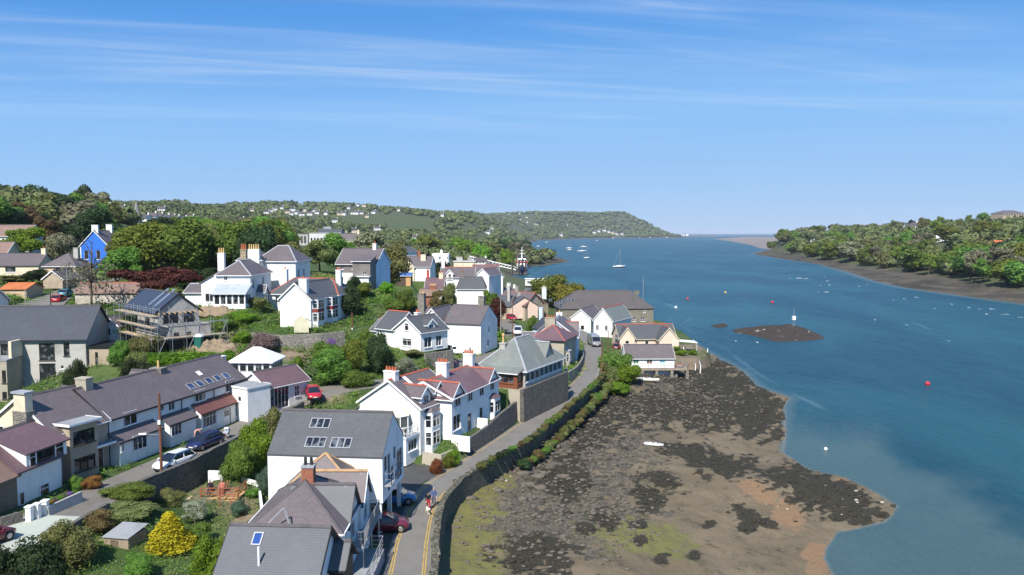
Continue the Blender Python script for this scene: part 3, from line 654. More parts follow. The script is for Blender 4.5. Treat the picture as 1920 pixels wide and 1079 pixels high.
# big white house with stone chimneys, seen over the parked van
Hh = House('big_white_house', 'large plain white house with slate roof and rubble stone chimneys', Z5(665, 560), Z5(930, 570), 15.1, 9.0, 9.7, ridge=Z5(945, 440), rm=SLATE, rt=DARKTILE, verge=None, ov=.05)
Hh.chim(*Z5(937, 368), 4.5, 1.1, .9, 0, STONE)
Hh.winl('R', 3.4, 10.6, 4.4, 11.8, 2); Hh.winl('R', 4.0, 13.0, 4.8, 14.2, 2); Hh.rooflight(*Z5(704, 492), .5, .7, gm=GLASS)
lwg = Hh.wing('F', -5.2, -.05, -.6, 8, 9.7, 14.6, 17.4, 'gabley', rm=SLATE, verge=WPAINT); lwg.winl('F', .5, 12.6, 1.3, 13.6, 2); lwg.done()
lwg.chim(*Z5(503, 348), 2.6, 1.3, .9, 2, STONE, YPOT, down=3.2)
bw = Hh.wing('L', 1.5, 8.0, 8.6, 4.5, 10.5, 14.8, 17.2, 'gabley'); bw.rooflight(*Z5(402, 435), .6, .8, 0); bw.done()
Hh.done(); Hh.info('H')

# small white gabled cottage
J = House('white_cottage', 'white cottage with front gable, grey slate roof and red ridge below the timber fence', Z5(300, 608), Z5(495, 630), 15.9, 6.0, 12.8, ridge=Z5(395, 525), roof='gabley', rm=GSLATE, rt=DARKTILE)
J.win('F', Z5(382, 562), Z5(411, 618), 1, 1, hole=False, toplight=.3); J.win('F', Z5(362, 672), Z5(428, 732), 2, 1, toplight=.25)
m2 = J.wing('L', .2, 5.8, 4.2, 4.4, 13.0, 15.9, 18.3, 'gabley', rm=GSLATE, rt=REDTILE); m2.winl('R', .5, 14.6, 1.1, 14.9, 1); m2.done()
m3 = m2.wing('F', .6, 5.0, 2.0, 2.2, 13.4, 15.3, 16.9, 'gabley', rm=GSLATE, rt=REDTILE); m3.done()
J.winl('R', .8, 13.4, 2.4, 15.0, 2); J.winl('R', 3.4, 13.4, 4.6, 15.0, 2); J.chim(*Z5(473, 485), 3.0, .75, .7, 2, WHITE, POT)
dm = J.wing('R', 2.0, 3.6, -.4, 1.8, 15.8, 16.9, 17.6); dm.winl('F', .3, 16.0, 1.3, 16.8, 2, hole=False); dm.done()
J.done(); J.info('J')

# white house with stacked bay windows and red panels
K = House('bay_window_house', 'white house with central gable chimney and stacked bays with red panels', Z4(665, 480), ('w', -29.6, 131.0), 20.6, 7.5, 16.0, zr=23.0, roof='hip', hp=2.6, rm=GSLATE, rt=REDTILE)
kw = K.wing('F', K.L - 5.6, K.L - .25, 9.3, 12, 16.0, 20.6, 23.0, 'gabley', rm=GSLATE, rt=DARKTILE)
K.win('F', Z4(703, 503), Z4(742, 553), 2, 1); K.winl('F', 1.9, 17.1, 3.3, 18.2, 2); K.doorl('F', 3.9, 16.05, 4.7, 18.0, paint('green_door', (.10, .22, .12), .5))
kw.chim(*Z4(916, 372), .55, 1.35, .8, 1, WHITE, POT, down=2.8); K.chiml(.9, 3.7, 24.6, .9, .7, 1, WHITE, POT); K.chiml(K.L - 1.5, 3.7, 24.6, .9, .7, 2, WHITE, POT)
for s0 in (.5, 5.6):
    kw.bay('R', s0, s0 + 2.9, .8, 16.0, 20.5, ((.95, 1.35), (3.0, 1.35)), rh=.15)
    RP = paint('red_hung_tile', (.25, .05, .035), .75, .15)
    for (a, b) in (((s0, 0), (s0 + .35, .8)), ((s0 + .35, .8), (s0 + 2.55, .8)), ((s0 + 2.55, .8), (s0 + 2.9, 0))):
        q0 = kw.fp('R', a[0], 18.38, a[1]); q1 = kw.fp('R', b[0], 18.38, b[1]); dd = (q1 - q0).normalized(); nn = Vector((dd.y, -dd.x, 0)) * .03
        MB().hexa([q0, q0 + nn, q1 + nn, q1, q0 + Vector((0, 0, .55)), q0 + nn + Vector((0, 0, .55)), q1 + nn + Vector((0, 0, .55)), q1 + Vector((0, 0, .55))]).build('red_panel', RP, K.root)
kw.done(); K.done(); K.info('K')
PADS.append((kw.O, kw.ux, kw.uy, kw.L, 10, 16.0))

# rambling white villa on the hill
Lh = House('white_villa', 'rambling white villa with hipped slate roofs and tall chimneys crowded with pots', Z4(265, 340), Z4(515, 340), 24.2, 11.0, 18.8, ridge=Z4(440, 232), roof='hipy', hp=2.9, rt=LEAD)
Lh.win('F', Z4(318, 345), Z4(345, 386), 2, 2); Lh.winl('R', 1, 21.8, 2.2, 23.4, 2); Lh.winl('R', 6, 21.8, 7.2, 23.4, 2); Lh.winl('R', 8.6, 19.4, 9.8, 21, 2)
cs = Lh.wing('F', .4, 5.6, 2.9, 2.85, 18.8, 21.3, 22.6, 'mono', rm=paint('lead_roof', (.36, .40, .42), .5, .12), wall=WPAINT); 
for i in range(5): cs.winl('F', .2 + i, 19.5, 1.05 + i, 21.1, 1, sill=False)
cs.winl('R', .3, 19.5, 2.6, 21.1, 3, sill=False); cs.done()
pw = Lh.wing('R', 3.0, 4.8, 1.3, 1.4, 18.8, 21.2, 22.1, 'gabley', wall=WPAINT); pw.doorl('F', .45, 18.9, 1.35, 20.9, paint('blue_door', (.05, .12, .22), .5)); pw.done()
l2 = Lh.wing('L', 4.5, 10.5, 2.8, 3.0, 18.8, 22.8, 24.6, 'mono'); l2.winl('F', 1, 19.6, 2.6, 21.0, 3); l2.winl('R', .6, 19.6, 2, 21.0, 2); l2.done()
l3 = Lh.wing('L', 2.2, 8.0, 6.6, 4, 18.8, 21.0, 22.2, 'gabley'); l3.done()
cen = Lh.g(0, 0, 0)
r1 = House('', '', ('w', cen.x + 2.2, cen.y + 13), ('w', cen.x + 9.5, cen.y + 12.5), 26.0, 8, 19, 28.6, roof='hip', hp=2.6, parent=Lh.root, rt=LEAD); r1.winl('R', 1, 22.6, 2, 24.4, 2); r1.winl('R', 4, 22.6, 5, 24.4, 2); r1.done()
r2 = House('', '', ('w', cen.x - .5, cen.y + 11.4), ('w', cen.x + 3.6, cen.y + 11.3), 26.2, 7, 19, 28.0, roof='hip', hp=2.0, parent=Lh.root, rt=LEAD); r2.winl('F', .9, 24.4, 2.1, 25.9, 2, 2); r2.done()
for (zx, zy, v, w, n, mt, pt_) in ((300, 178, 9.5, 1.15, 3, WHITE, YPOT), (467, 150, 7.2, .95, 3, YSTONE, POT), (544, 150, 11.2, 2.0, 5, WHITE, YPOT)): Lh.chim(*Z4(zx, zy), v, w, .8, n, mt, pt_, down=4.5, ph=.9)
Lh.done(); Lh.info('L')

# slate-hung house with blue-white gable
M = House('slate_hung_house', 'slate-hung house with shaded blue-white gable and single white chimney', ('w', -34.6, 152.5), ('w', -26.6, 151), 25.0, 8, 19.8, zr=27.8, wall=paint('hung_slate', (.20, .18, .17), .8, .15, .9), verge=WPAINT)
M.win('F', Z4(1190, 262), Z4(1215, 303), 2, 2); M.win('F', Z4(1277, 262), Z4(1300, 302), 2, 2)
mw = M.wing('F', M.L - 3.6, M.L - .01, 3.0, 3.2, 19.8, 25.6, 26.6, 'mono'); mw.win('F', Z4(1356, 322), Z4(1390, 358), 2, 2); mw.done()
mb = mw.wing('F', .6, 3.4, .45, .45, 19.8, 22.6, 22.8, 'flat', wall=WHITE, rm=WPAINT); mb.winl('F', .9, 21.0, 1.4, 21.5, 1); mb.done()
ml = M.wing('F', -.2, M.L - 3.7, .12, .12, 19.8, 23.2, 23.3, 'none', wall=WHITE); ml.winl('F', .4, 21, 1.6, 22.4, 2); ml.done()
MB().box(0, .02, 19.8, 8, .06, 25.0, lambda a, q, z: M.fp('R', a, z, q)).poly([M.fp('R', 0, 25.0, .06), M.fp('R', 8, 25.0, .06), M.fp('R', 4, 27.7, .06)]).build('gable_render', SKYW, M.root)
M.chim(*Z4(1450, 108), 4, .7, .8, 1, WHITE, POT, down=1.6); M.done(); M.info('M')

# bungalow with a conservatory on its flat upper deck
N = House('bungalow', 'small white bungalow with maroon slate roof below the pyramid conservatory', Z3(345, 215), Z3(535, 175), 12.0, 5.0, 8.7, zr=13.6, roof='gable', rm=MATS['maroon_slate'], rt=DARKTILE, verge=WPAINT)
N.win('F', Z3(362, 222), Z3(448, 300), 5, 1, sill=False); N.win('F', Z3(474, 208), Z3(497, 250), 2, 1, toplight=.5); 
nb = N.wing('L', .2, 5.6, 3.4, 3.4, 8.2, 12.4, 12.5, 'flat', rm=FELT, oe=.05, ov=.05); nb.winl('F', 3.6, 10.8, 4.2, 11.4, 1); nb.done()
q = deep(*Z3(292, 150), 101.5)
cn = House('', '', ('w', q.x - 2.7, 100.2), ('w', q.x + 2.6, 100.0), 14.3, 4.4, 9.5, 15.7, roof='hip', hp=2.1, parent=N.root, wall=WHITE, rm=paint('white_polycarbonate', (.78, .79, .80), .35, .05), rt=WPAINT)
for i in range(5): cn.winl('F', .1 + i * 1.03, 12.95, 1.0 + i * 1.03, 14.15, 1, toplight=.3, sill=False, hole=False)
for i in range(4): cn.winl('R', .1 + i * 1.05, 12.95, 1.0 + i * 1.05, 14.15, 1, toplight=.3, sill=False, hole=False)
cn.done(); N.done(); N.info('N')

# the terrace by the upper lane
ze_t = 13.0
O = House('cottage_terrace', 'row of two white cottages with long mottled slate roof along the upper lane', Z12(80, 565), Z12(1065, 265), ze_t, 7.2, 8.3, ridge=None, zr=15.7, rm=SLATE, rt=DARKTILE, verge=BPAINT)
OL = O.L
for x0, y0, x1, y1, c in ((195, 520, 295, 588, 2), (525, 433, 572, 492, 2), (712, 362, 790, 420, 3), (932, 290, 1000, 350, 3), (470, 455, 492, 500, 1)): O.win('F', Z12(x0, y0), Z12(x1, y1), c, 1)
pl = O.wing('F', .2, OL * .27, 1.15, 1.15, 8.3, 10.7, 11.5, 'mono', verge=BPAINT, oe=.15); pl.win('F', Z12(158, 735), Z12(203, 795), 2); pl.win('F', Z12(262, 690), Z12(366, 760), 3); pl.done()
pl2 = O.wing('F', OL * .33, OL * .52, 1.15, 1.15, 8.3, 10.7, 11.5, 'mono', verge=BPAINT, oe=.15); pl2.win('F', Z12(525, 605), Z12(616, 665), 3); pl2.done()
pl3 = O.wing('F', OL * .56, OL * .985, 1.15, 1.15, 8.3, 10.8, 11.7, 'mono', rm=slate('red_slate', (.15, .06, .05), (.18, .08, .065)), verge=BPAINT, oe=.25)
pl3.winl('F', .35, 9.0, 2.7, 10.6, 4, toplight=.3); pl3.winl('F', pl3.L - 3.1, 9.0, pl3.L - .5, 10.6, 4, toplight=.3); pl3.doorl('F', pl3.L * .43, 8.32, pl3.L * .57, 10.3, WPAINT, frame=BPAINT); pl3.done()
O.doorl('F', OL * .29, 8.32, OL * .29 + .9, 10.3, BPAINT)
for x, y in ((685, 327), (750, 307), (815, 287), (878, 267), (938, 250)): O.rooflight(*Z12(x, y), 1.0, .95)
O.rooflight(*Z12(745, 233), .6, .7, gm=WPAINT, frame=WPAINT)
O.chim(*Z12(450, 190), 3.6, 1.0, 1.5, 1, STONE, YPOT, ph=.8); O.chim(*Z12(900, 105), 3.6, .8, 1.0, 0, WHITE)
O.chiml(1.2, 3.7, 16.7, .9, 1.3, 0, BUFF)
for s0, wd in ((3, 4.5), (13, 5)): O.wing('B', OL - s0 - wd, OL - s0, 3.2, 5, 8.5, 12, 14.6, 'gabley', verge=None).done()
for f in (.0, .48, .735, .97): 
    p = O.fp('F', max(.1, OL * f), 0, .06); MB().cyl((p.x, p.y, 8.3), (p.x, p.y, 12.8), .05).build('downpipe', BPAINT, O.root)
p = O.fp('F', OL * .525, 11.2, .25); MB().cyl(p, p + Vector((.12, -.1, .05)), .33, .3, 12).build('satellite_dish', LEAD, O.root)
O.done(); O.info('O')

# tan house with flat-roofed bay
Pp = House('tan_house', 'tan rendered house with flat-roofed two storey bay and cream gable', Z11(385, 440), ('w', O.g(0, 0, 0).x, O.g(0, 0, 0).y - .05), ze_t, 8.4, 8.4, zr=15.9, wall=TAN, verge=WPAINT)
Pp.doorl('F', 4.4, 8.42, 5.3, 10.5, paint('brown_door', (.10, .05, .03), .5)); 
bb = Pp.wing('F', .9, 3.9, .9, 2.6, 8.4, 13.5, 13.7, 'flat', rm=FELT, wall=TAN); BRF = paint('brown_frame', (.04, .028, .02), .5)
bb.winl('F', .35, 11.6, 2.65, 12.9, 3, frame=BRF); bb.winl('F', .35, 9.1, 2.65, 10.4, 3, frame=BRF); bb.done()
MB().poly([Pp.fp('L', 0, 8.4, .02), Pp.fp('L', 8.4, 8.4, .02), Pp.fp('L', 8.4, 13, .02), Pp.fp('L', 4.2, 15.85, .02), Pp.fp('L', 0, 13, .02)]).build('gable_render', CREAM, Pp.root)
Pp.winl('L', 1.2, 12.2, 2.3, 13.2, 2, hole=False, out=.03)
MB().box(4.6, .05, 8.4, 6.3, .9, 15.0, lambda a, q, z: Pp.fp('L', a, z, q)).build('chimney_breast', STONE, Pp.root)
c = MB().box(4.75, .1, 15.0, 6.15, .85, 16.6, lambda a, q, z: Pp.fp('L', a, z, q)).build('chimney', CREAM, Pp.root)
MB().box(4.6, -.02, 16.6, 6.3, 1.0, 16.78, lambda a, q, z: Pp.fp('L', a, z, q)).build('chimney_cap', LEAD, c)
rp = Pp.wing('F', 3.95, Pp.L - .1, .7, .7, 10.6, 10.75, 10.9, 'flat', rm=FELT); rp.done()
Pp.done(); Pp.info('P')

# white and brown houses, lower left
Q = House('dormer_cottage', 'white cottage in shade with maroon dormer roof and small front garden', Z11(120, 715), Z11(440, 590), 11.8, 7.0, 9.0, zr=14.3, rm=MATS['maroon_slate'], wall=WHITE, verge=None)
q2 = Q.wing('F', 1.0, 5.6, .04, 3.2, 11.7, 13.0, 14.25, 'mono', rm=MATS['maroon_slate']); q2.winl('F', .3, 11.75, 1.0, 12.9, 1, toplight=.3, hole=False); q2.winl('F', 1.0, 11.75, 3.2, 12.9, 1, hole=False); q2.winl('F', 3.2, 11.75, 4.2, 12.9, 1, toplight=.3, hole=False); q2.done()
Q.win('F', Z11(283, 815), Z11(357, 910), 1, 1, toplight=.25); Q.win('F', Z11(135, 868), Z11(177, 945), 1, 1)
Q.done(); Q.info('Q')
e = Q.g(0, 0, 0) - Q.ux * 8
Q2 = House('brown_cottage', 'brown pebbledashed cottage with brown tiled roof at the left edge', ('w', e.x, e.y), ('w', Q.g(-.02, 0, 0).x, Q.g(-.02, 0, 0).y), 11.6, 7.0, 9.0, zr=14.1, rm=BROWNTILE, wall=BROWNR, verge=None)
Q2.winl('F', 1, 9.8, 2.4, 11.2, 2); Q2.doorl('F', 4.5, 9.05, 5.4, 11.05); Q2.chiml(4, 3.5, 15.4, .9, .7, 2, BRICK); Q2.done()
# white-edged lean-to behind
q3 = Q.wing('B', 1, 6, 4, 4.2, 9, 12.2, 13.2, 'mono', rm=FELT); q3.done()

# block of flats
Rb = House('flats', 'three storey grey rendered block of flats with dark roof and balconies', ('w', -86.5, 107.5), ('w', -61.0, 109.8), 16.2, 9.0, 7.9, zr=20.2, rm=BLUESL, rt=DARKTILE, wall=paint('worn_grey_render', (.47, .46, .42), .9, .22, .3), verge=None, oe=.5, ov=.4, cat='flats')
x0 = Rb.L
DF = paint('dark_timber_frame', (.03, .026, .025), .6)
Rb.win('F', Z9(712, 372), Z9(785, 528), 1, 1, frame=DF); Rb.win('F', Z9(435, 385), Z9(620, 575), 2, 1, frame=DF); Rb.win('F', Z9(440, 612), Z9(632, 835), 2, 2, frame=DF); Rb.win('F', Z9(680, 635), Z9(718, 672), 1, frame=WPAINT); Rb.win('F', Z9(380, 875), Z9(470, 955), 1, frame=DF)
lw = Rb.wing('F', -2, x0 - 8.6, 4.2, 4.2, 7.9, 13.5, 13.6, 'flat', wall=BUFF, rm=FELT, oe=.05, ov=.05)
lw.win('F', Z9(20, 690), Z9(215, 830), 3, 2, frame=DF); lw.win('F', Z9(25, 932), Z9(220, 1010), 3, 1, frame=DF); lw.done()
Rb.win('F', Z9(0, 395), Z9(160, 570), 3, 1, frame=DF)
pp = Rb.fp('F', x0 - 8.9, 13.7, 2.2); MB().box(pp.x - .2, pp.y - .4, 13.7, pp.x + .2, pp.y + 2.1, 16.0).build('party_fin', CREAM, Rb.root)
railing('balcony_railing', [lw.g(.2, .2, 13.7), lw.g(lw.L - .9, .2, 13.7)], .9, Rb.root, METAL, 2, 1.5)
st = Rb.wing('R', .5, 5.5, 3.0, 2.98, 7.9, 14.6, 14.7, 'flat', wall=TAN, rm=BPAINT, verge=BPAINT); st.winl('L', 1.0, 9, 1.4, 13.9, 1, frame=DF); st.done()
Rb.done(); Rb.info('R')
# ------------------------------------------------------------------ building site
S = House('half_built_house', 'half-built house with dark roof wrapped in scaffolding', ('w', -51.6, 112.0), ('w', -47.3, 116.3), 19.6, 13.0, 14.0, zr=22.0, roof='gabley', wall=paint('bare_blockwork', (.40, .38, .35), .95, .2, .7), rm=gloss('dark_roof_membrane', (.035, .042, .06), .4), rt=DARKTILE, verge=BPAINT, oe=.5)
S.winl('F', .8, 17.7, 3.0, 19.3, 2, frame=DF, sill=False); S.winl('F', 3.6, 17.7, 5.4, 19.3, 2, frame=DF, sill=False); S.winl('L', 2, 16.6, 5, 18.6, 3, frame=DF, sill=False); S.winl('L', 8, 16.6, 10, 18.6, 2, frame=DF, sill=False)
ext = S.wing('F', .3, S.L + .4, 3.0, 2.95, 15.9, 17.7, 17.8, 'none', wall=MATS['bare_blockwork'], pad=False); ext.win('F', Z10(1000, 672), Z10(1058, 708), 1, 1, sill=False, frame=DF); ext.win('F', Z10(1132, 662), Z10(1180, 698), 1, 1, sill=False, frame=DF); ext.done()
MB().box(.2, .2, 13.9, ext.L - .2, ext.W, 15.6, lambda x, y, z: ext.g(x, y, z)).build('undercroft_shade', BPAINT, S.root); MB().box(-.05, -.05, 15.65, ext.L + .05, ext.W, 15.89, lambda x, y, z: ext.g(x, y, z)).build('floor_slab', MATS['bare_blockwork'], S.root)  # solid black box stands in for the shade under the raised extension
for i in range(9):
    p = S.fp('F', i * S.L / 8, 19.4, -.2); q_ = S.fp('F', i * S.L / 8, 19.2, .9); MB().bar(p, q_, .06, .15).build('rafter', DECKOR, S.root)
for x_, w_ in ((2.2, .8), (4.6, .7)): 
    a_ = S.slope_pt(0, x_, .6, .01); b_ = S.slope_pt(0, x_, 3.6, .01); c_ = S.slope_pt(0, x_ + w_, 3.6, .01); d_ = S.slope_pt(0, x_ + w_, .6, .01); MB().poly([a_, d_, c_, b_]).build('membrane_sheet', paint('pale_membrane', (.16, .19, .23), .4), S.root)
S.done(); S.info('S')
sc = thing('scaffolding', 'steel tube scaffolding with timber boards around the half-built house', 'scaffolding', S.g(0, -4, 14))
TUBE = METAL
def tube(a, b): MB().cyl(a, b, .035, n=6).build('scaffold_tube', TUBE, sc)
fx = [i * (S.L + 4.0) / 5 - 1.6 for i in range(6)]
for u in fx:
    for v in (-4.2, -3.2): tube(S.g(u, v, 13.8), S.g(u, v, 20.6 if v > -4 else 18.6))
for z in (16.0, 18.0):
    for v in (-4.2, -3.2): tube(S.g(fx[0], v, z), S.g(fx[-1], v, z))
    for u in fx: tube(S.g(u, -4.3, z - .05), S.g(u, -3.1, z - .05))
for i in range(3): tube(S.g(fx[i * 2], -4.25, 13.9), S.g(fx[i * 2 + 1], -4.25, 18.0))
ly = [i * 15 / 6 - 4.0 for i in range(7)]
for v in ly:
    for u in (-2.4, -1.2): tube(S.g(u, v, 13.0), S.g(u, v, 20.6))
for z in (16.0, 17.6, 19.2, 20.2):
    for u in (-2.4, -1.2): tube(S.g(u, ly[0], z), S.g(u, ly[-1], z))
BO = paint('scaffold_board', (.46, .36, .24), .8, .2, 1.0)
for z, us in ((16.06, (-2.3, -1.9, -1.5)), (19.26, (-2.3, -1.9, -1.5)), (17.66, (-2.3, -1.9))):
    for u in us: MB().box(u, ly[0], z, u + .34, ly[-1], z + .05, lambda x, y, zz: S.g(x, y, zz)).build('scaffold_board', BO, sc)
for v in (-4.1, -3.75, -3.4): MB().box(fx[0], v, 16.06, fx[-1], v + .3, 16.11, lambda x, y, zz: S.g(x, y, zz)).build('scaffold_board', BO, sc)
# portable toilet
p = at(*Z10(1258, 850), 13.9); tl = thing('portable_toilet', 'dark green portable toilet with white roof on the building site', 'toilet cabin', p)
GRN = paint('green_plastic', (.012, .10, .075), .5, .08); 
MB().box(p.x - .55, p.y - .5, p.z, p.x + .55, p.y + .6, p.z + 2.05).build('cabin', GRN, tl); MB().box(p.x - .4, p.y - .53, p.z + .15, p.x + .4, p.y - .503, p.z + 1.9).build('door', paint('green_plastic_door', (.016, .13, .10), .5), tl)
MB().hexa([(p.x - .6, p.y - .55, p.z + 2.06), (p.x + .6, p.y - .55, p.z + 2.06), (p.x + .6, p.y + .65, p.z + 2.06), (p.x - .6, p.y + .65, p.z + 2.06), (p.x - .35, p.y - .4, p.z + 2.4), (p.x + .35, p.y - .4, p.z + 2.4), (p.x + .35, p.y + .5, p.z + 2.4), (p.x - .35, p.y + .5, p.z + 2.4)]).build('roof', WPAINT, tl)
# blue sheeting and digger shed
def sheet(name, label, a, b, h, mat, cat='sheeting', n=14, amp=.18):
    m = MB(); a = Vector(a); b = Vector(b); d = (b - a).normalized(); nn = Vector((-d.y, d.x, 0)); pts = []
    for i in range(n + 1):
        o = nn * (amp * math.sin(i * 2.1) + random.uniform(-.05, .05)); q_ = a.lerp(b, i / n) + o; pts.append((q_, q_ + nn * .05 + Vector((0, 0, h * random.uniform(.8, 1.05)))))
    for i in range(n): m.hexa([pts[i][0], pts[i + 1][0], pts[i + 1][0] + nn * .03, pts[i][0] + nn * .03, pts[i][1], pts[i + 1][1], pts[i + 1][1] + nn * .03, pts[i][1] + nn * .03])
    return tag(m.build(name, mat), label, cat)
BLS = paint('blue_sheeting', (.03, .12, .42), .55, .15, 1.2)
sheet('blue_sheeting', 'blue plastic sheeting on the fence beside the villa conservatory', at(*Z4(0, 560), 18.2), at(*Z4(160, 590), 18.0), 1.2, BLS)
sheet('blue_sheeting', 'sagging blue sheeting running down the bank from the villa', at(*Z4(150, 590), 17.6), at(*Z4(262, 630), 15.9), 1.3, BLS)

# ------------------------------------------------------------------ middle distance cottages
def simple(name, label, EL, ER, ze, W, zb, zr, roof='gable', wins=(), ch=(), grp=None, cat='house', **k):
    h = House(name, label, EL, ER, ze, W, zb, zr, roof=roof, group=grp, cat=cat, **k)
    for f, a0, z0, a1, z1, c in wins: h.winl(f, a0, zb + z0, a1, zb + z1, c, 1)
    for u, v, z, w, n, mt, pt_ in ch: h.chiml(u, v, z, w, .7, n, mt, pt_)
    h.done(); h.info(name); return h
W2 = [('F', 1.2, 1, 2.4, 2.2, 2), ('F', 3.8, 1, 5.0, 2.2, 2)]
# white house with dormer behind the big white one
Xd = simple('dormer_house', 'white house with red ridge, pointed dormer and sloping end chimney', ('w', -19.6, 212), ('w', -10.4, 212), 18.9, 7.5, 12.6, 21.4, 'gable', [('F', .8, .8, 1.8, 2.2, 1)], [(.4, 3.7, 23.4, .9, 1, WHITE, POT)], rt=REDTILE, rm=SLATE)
dd = Xd.wing('F', 1.6, 3.4, .2, 3, 18.2, 20.0, 21.0, rt=DARKTILE); dd.winl('F', .5, 18.4, 1.3, 19.8, 1, 2, hole=False); dd.done()
Yd = simple('white_outshot_house', 'square white building with steep grey slate front roof below the dormer house', ('w', -14.0, 196), ('w', -6.9, 196), 16.9, 7, 10.4, 19.7, 'hip', [('F', 3, 1.2, 4.6, 2.0, 3)], [(1.2, 3.5, 21.2, .7, 1, STONE, POT)], hp=.8, rm=GSLATE)
simple('white_gable_house', 'narrow white gable standing just right of the dormer house', ('w', -10.3, 222), ('w', -6.6, 220.5), 19.0, 9, 9.5, 20.8, 'gabley', [], [], rt=REDTILE)
simple('white_gable_house', 'white gabled house nearest the pier ramp', ('w', -7.9, 250), ('w', -3.0, 250), 16.9, 12, 9.0, 19.6, 'gabley', [('F', .9, 1.0, 1.5, 1.9, 1), ('F', 4.6, 1.0, 5.4, 1.9, 1)], [])
simple('red_ridge_house', 'slate roofed house with red ridge running behind the white gables', ('w', -13.5, 264), ('w', -4.5, 264), 17.4, 7, 9, 20.0, 'gable', [], [(1.0, 3.5, 17.8, .9, 2, GREYR, POT)], rt=REDTILE)
simple('cream_flat_house', 'pale cream house with broad rendered chimney stacks behind the red ridge', ('w', -22.0, 292), ('w', -14.2, 292), 20.2, 7, 10, 21.0, 'flat', [('F', 1, 4, 2, 5.2, 1)], [(2, 3, 22.0, 2.4, 0, GREYR, POT), (6, 3, 21.8, 1.8, 0, GREYR, POT)], wall=CREAM, rm=FELT)
simple('white_flat_house', 'white flat-roofed house among trees above the pier', ZA(1310, 130), ZA(1550, 130), 21.0, 8, 15.0, 22, 'flat', [('F', 3.2, 3.6, 4.2, 4.8, 2), ('F', 7.2, 3.6, 8.2, 4.8, 2)], [(4.2, 4, 22.9, 1.0, 1, WHITE, WPAINT)], rm=WPAINT, ov=.05, oe=.05)
simple('slate_barn', 'long low slate roofed building with white end behind the trees', ZA(770, 95), ZA(1090, 85), 22.0, 7, 17.0, 24.0, 'gable', [('F', 2.6, 2.0, 4.4, 3.6, 2)], [], rm=GSLATE, wall=WHITE)
Gd = simple('gable_fronted_house', 'house with cream half gable and red chimney stacks above the garden shed', ('w', -34, 232), ('w', -24.5, 231), 21.0, 8, 16.6, 23.8, 'gable', [], [(.6, 4, 25.0, .4, 0, BRICK, POT), (5.4, 4, 25.8, .9, 0, BRICK, POT), (7.0, 2.5, 24.6, 1.5, 0, CREAM, POT)])
gg = Gd.wing('F', 1.0, 4.8, .5, 4, 16.6, 21.0, 23.2, wall=CREAM); gg.winl('F', 1.2, 18.4, 2.2, 20.4, 2); gg.done()
simple('red_chimney_cottage', 'low cottage with maroon roof and tall thin red chimney', ('w', -21.2, 188), ('w', -16.8, 188), 17.4, 7, 13.2, 19.8, 'gable', [], [(.35, 3.5, 21.8, .5, 1, paint('red_painted_chimney', (.48, .05, .04), .6), POT), (3.6, 3.5, 21.2, 1.0, 2, CREAM, POT)], rm=MATS['maroon_slate'])
simple('brick_outhouse', 'red brick outhouse with four buff pots behind the big white house', ('w', -19.8, 166), ('w', -16.4, 166), 17.6, 4, 11.8, 18.8, 'gable', [], [(2.6, 2, 19.6, 1.4, 4, BRICK, YPOT)], wall=BRICK, rm=BROWNTILE, verge=None)
sh = simple('garden_shed', 'open dark garden shed with blue roof under the bare tree', ('w', -30.0, 200), ('w', -26.2, 200), 19.9, 3.5, 17.3, 20.5, 'mono', [], [], rm=paint('blue_felt', (.06, .14, .34), .7), wall=paint('dark_shed_boards', (.09, .07, .05), .9), cat='shed')
MB().box(2.5, .02, 17.3, 3.75, .06, 19.7, lambda a, q, z: sh.fp('F', a, z, q)).build('door', DECKOR, sh.root)
# street cottages
simple('street_cottage', 'pink fronted cottage at the bend of the upper street', ZB(85, 335), ZB(225, 375), 11.0, 8, 7.6, 13.4, 'gable', [('F', .8, .8, 1.7, 1.9, 2)], [(3.6, 4, 14.4, .8, 0, GREYR, POT)], wall=PINK, verge=None, rm=GSLATE)
simple('street_cottage', 'cottage with tall stone chimney and tan gable beside the red car', ZB(225, 375), ZB(345, 330), 11.0, 7, 7.4, 13.4, 'gabley', [], [(2.4, 1, 16.4, 1.0, 0, GREYR, POT)], wall=TAN, rm=GSLATE, verge=None)
simple('yellow_stone_cottage', 'yellow stone cottage with white pinnacled chimney', ZB(345, 335), ZB(450, 350), 10.8, 8, 7.2, 13.4, 'gable', [('F', .6, .6, 1.3, 1.7, 1), ('F', 1.9, .6, 2.6, 1.7, 1)], [(3.6, 6.5, 15.6, 1.3, 2, WHITE, YPOT)], wall=YSTONE, rm=GSLATE, verge=None)
simple('brown_gable_house', 'house with broad tan gable edged in red tiles', ZB(455, 360), ZB(745, 325), 11.2, 9, 7.0, 14.3, 'gabley', [('F', 2.0, 2.4, 2.9, 3.6, 1)], [], wall=TAN, rt=REDTILE, verge=REDTILE)
simple('roof_terrace_house', 'house with pale blue rendered dormer and dark low roofs', ('w', 4.6, 170), ('w', 8.2, 164), 10.2, 5, 7.2, 12.0, 'gable', [], [], rm=BLUESL, wall=SKYW, verge=None)
simple('white_chimney_cottage', 'small slate cottage with white chimney behind the street trees', ZB(0, 210), ZB(130, 225), 10.6, 8, 7.4, 13.0, 'hip', [], [(3.0, 3, 14.9, 1.1, 0, WHITE, POT), (4.6, 5, 13.9, .8, 0, GREYR, POT)], hp=2)
simple('slate_cottage', 'slate roofed cottage with twin stub chimneys before the golden shrub bank', ZB(130, 200), ZB(330, 200), 9.8, 8, 6.8, 12.0, 'gable', [], [(1.2, 4, 13.4, 1.0, 0, GREYR, POT), (3.4, 4, 13.2, .8, 0, WHITE, POT)])
simple('low_harbour_shed', 'long low slate shed with white rooflights beside the warehouse', ZB(440, 190), ZB(700, 195), 8.8, 9, 6.4, 10.6, 'gable', [], [], rm=GSLATE)
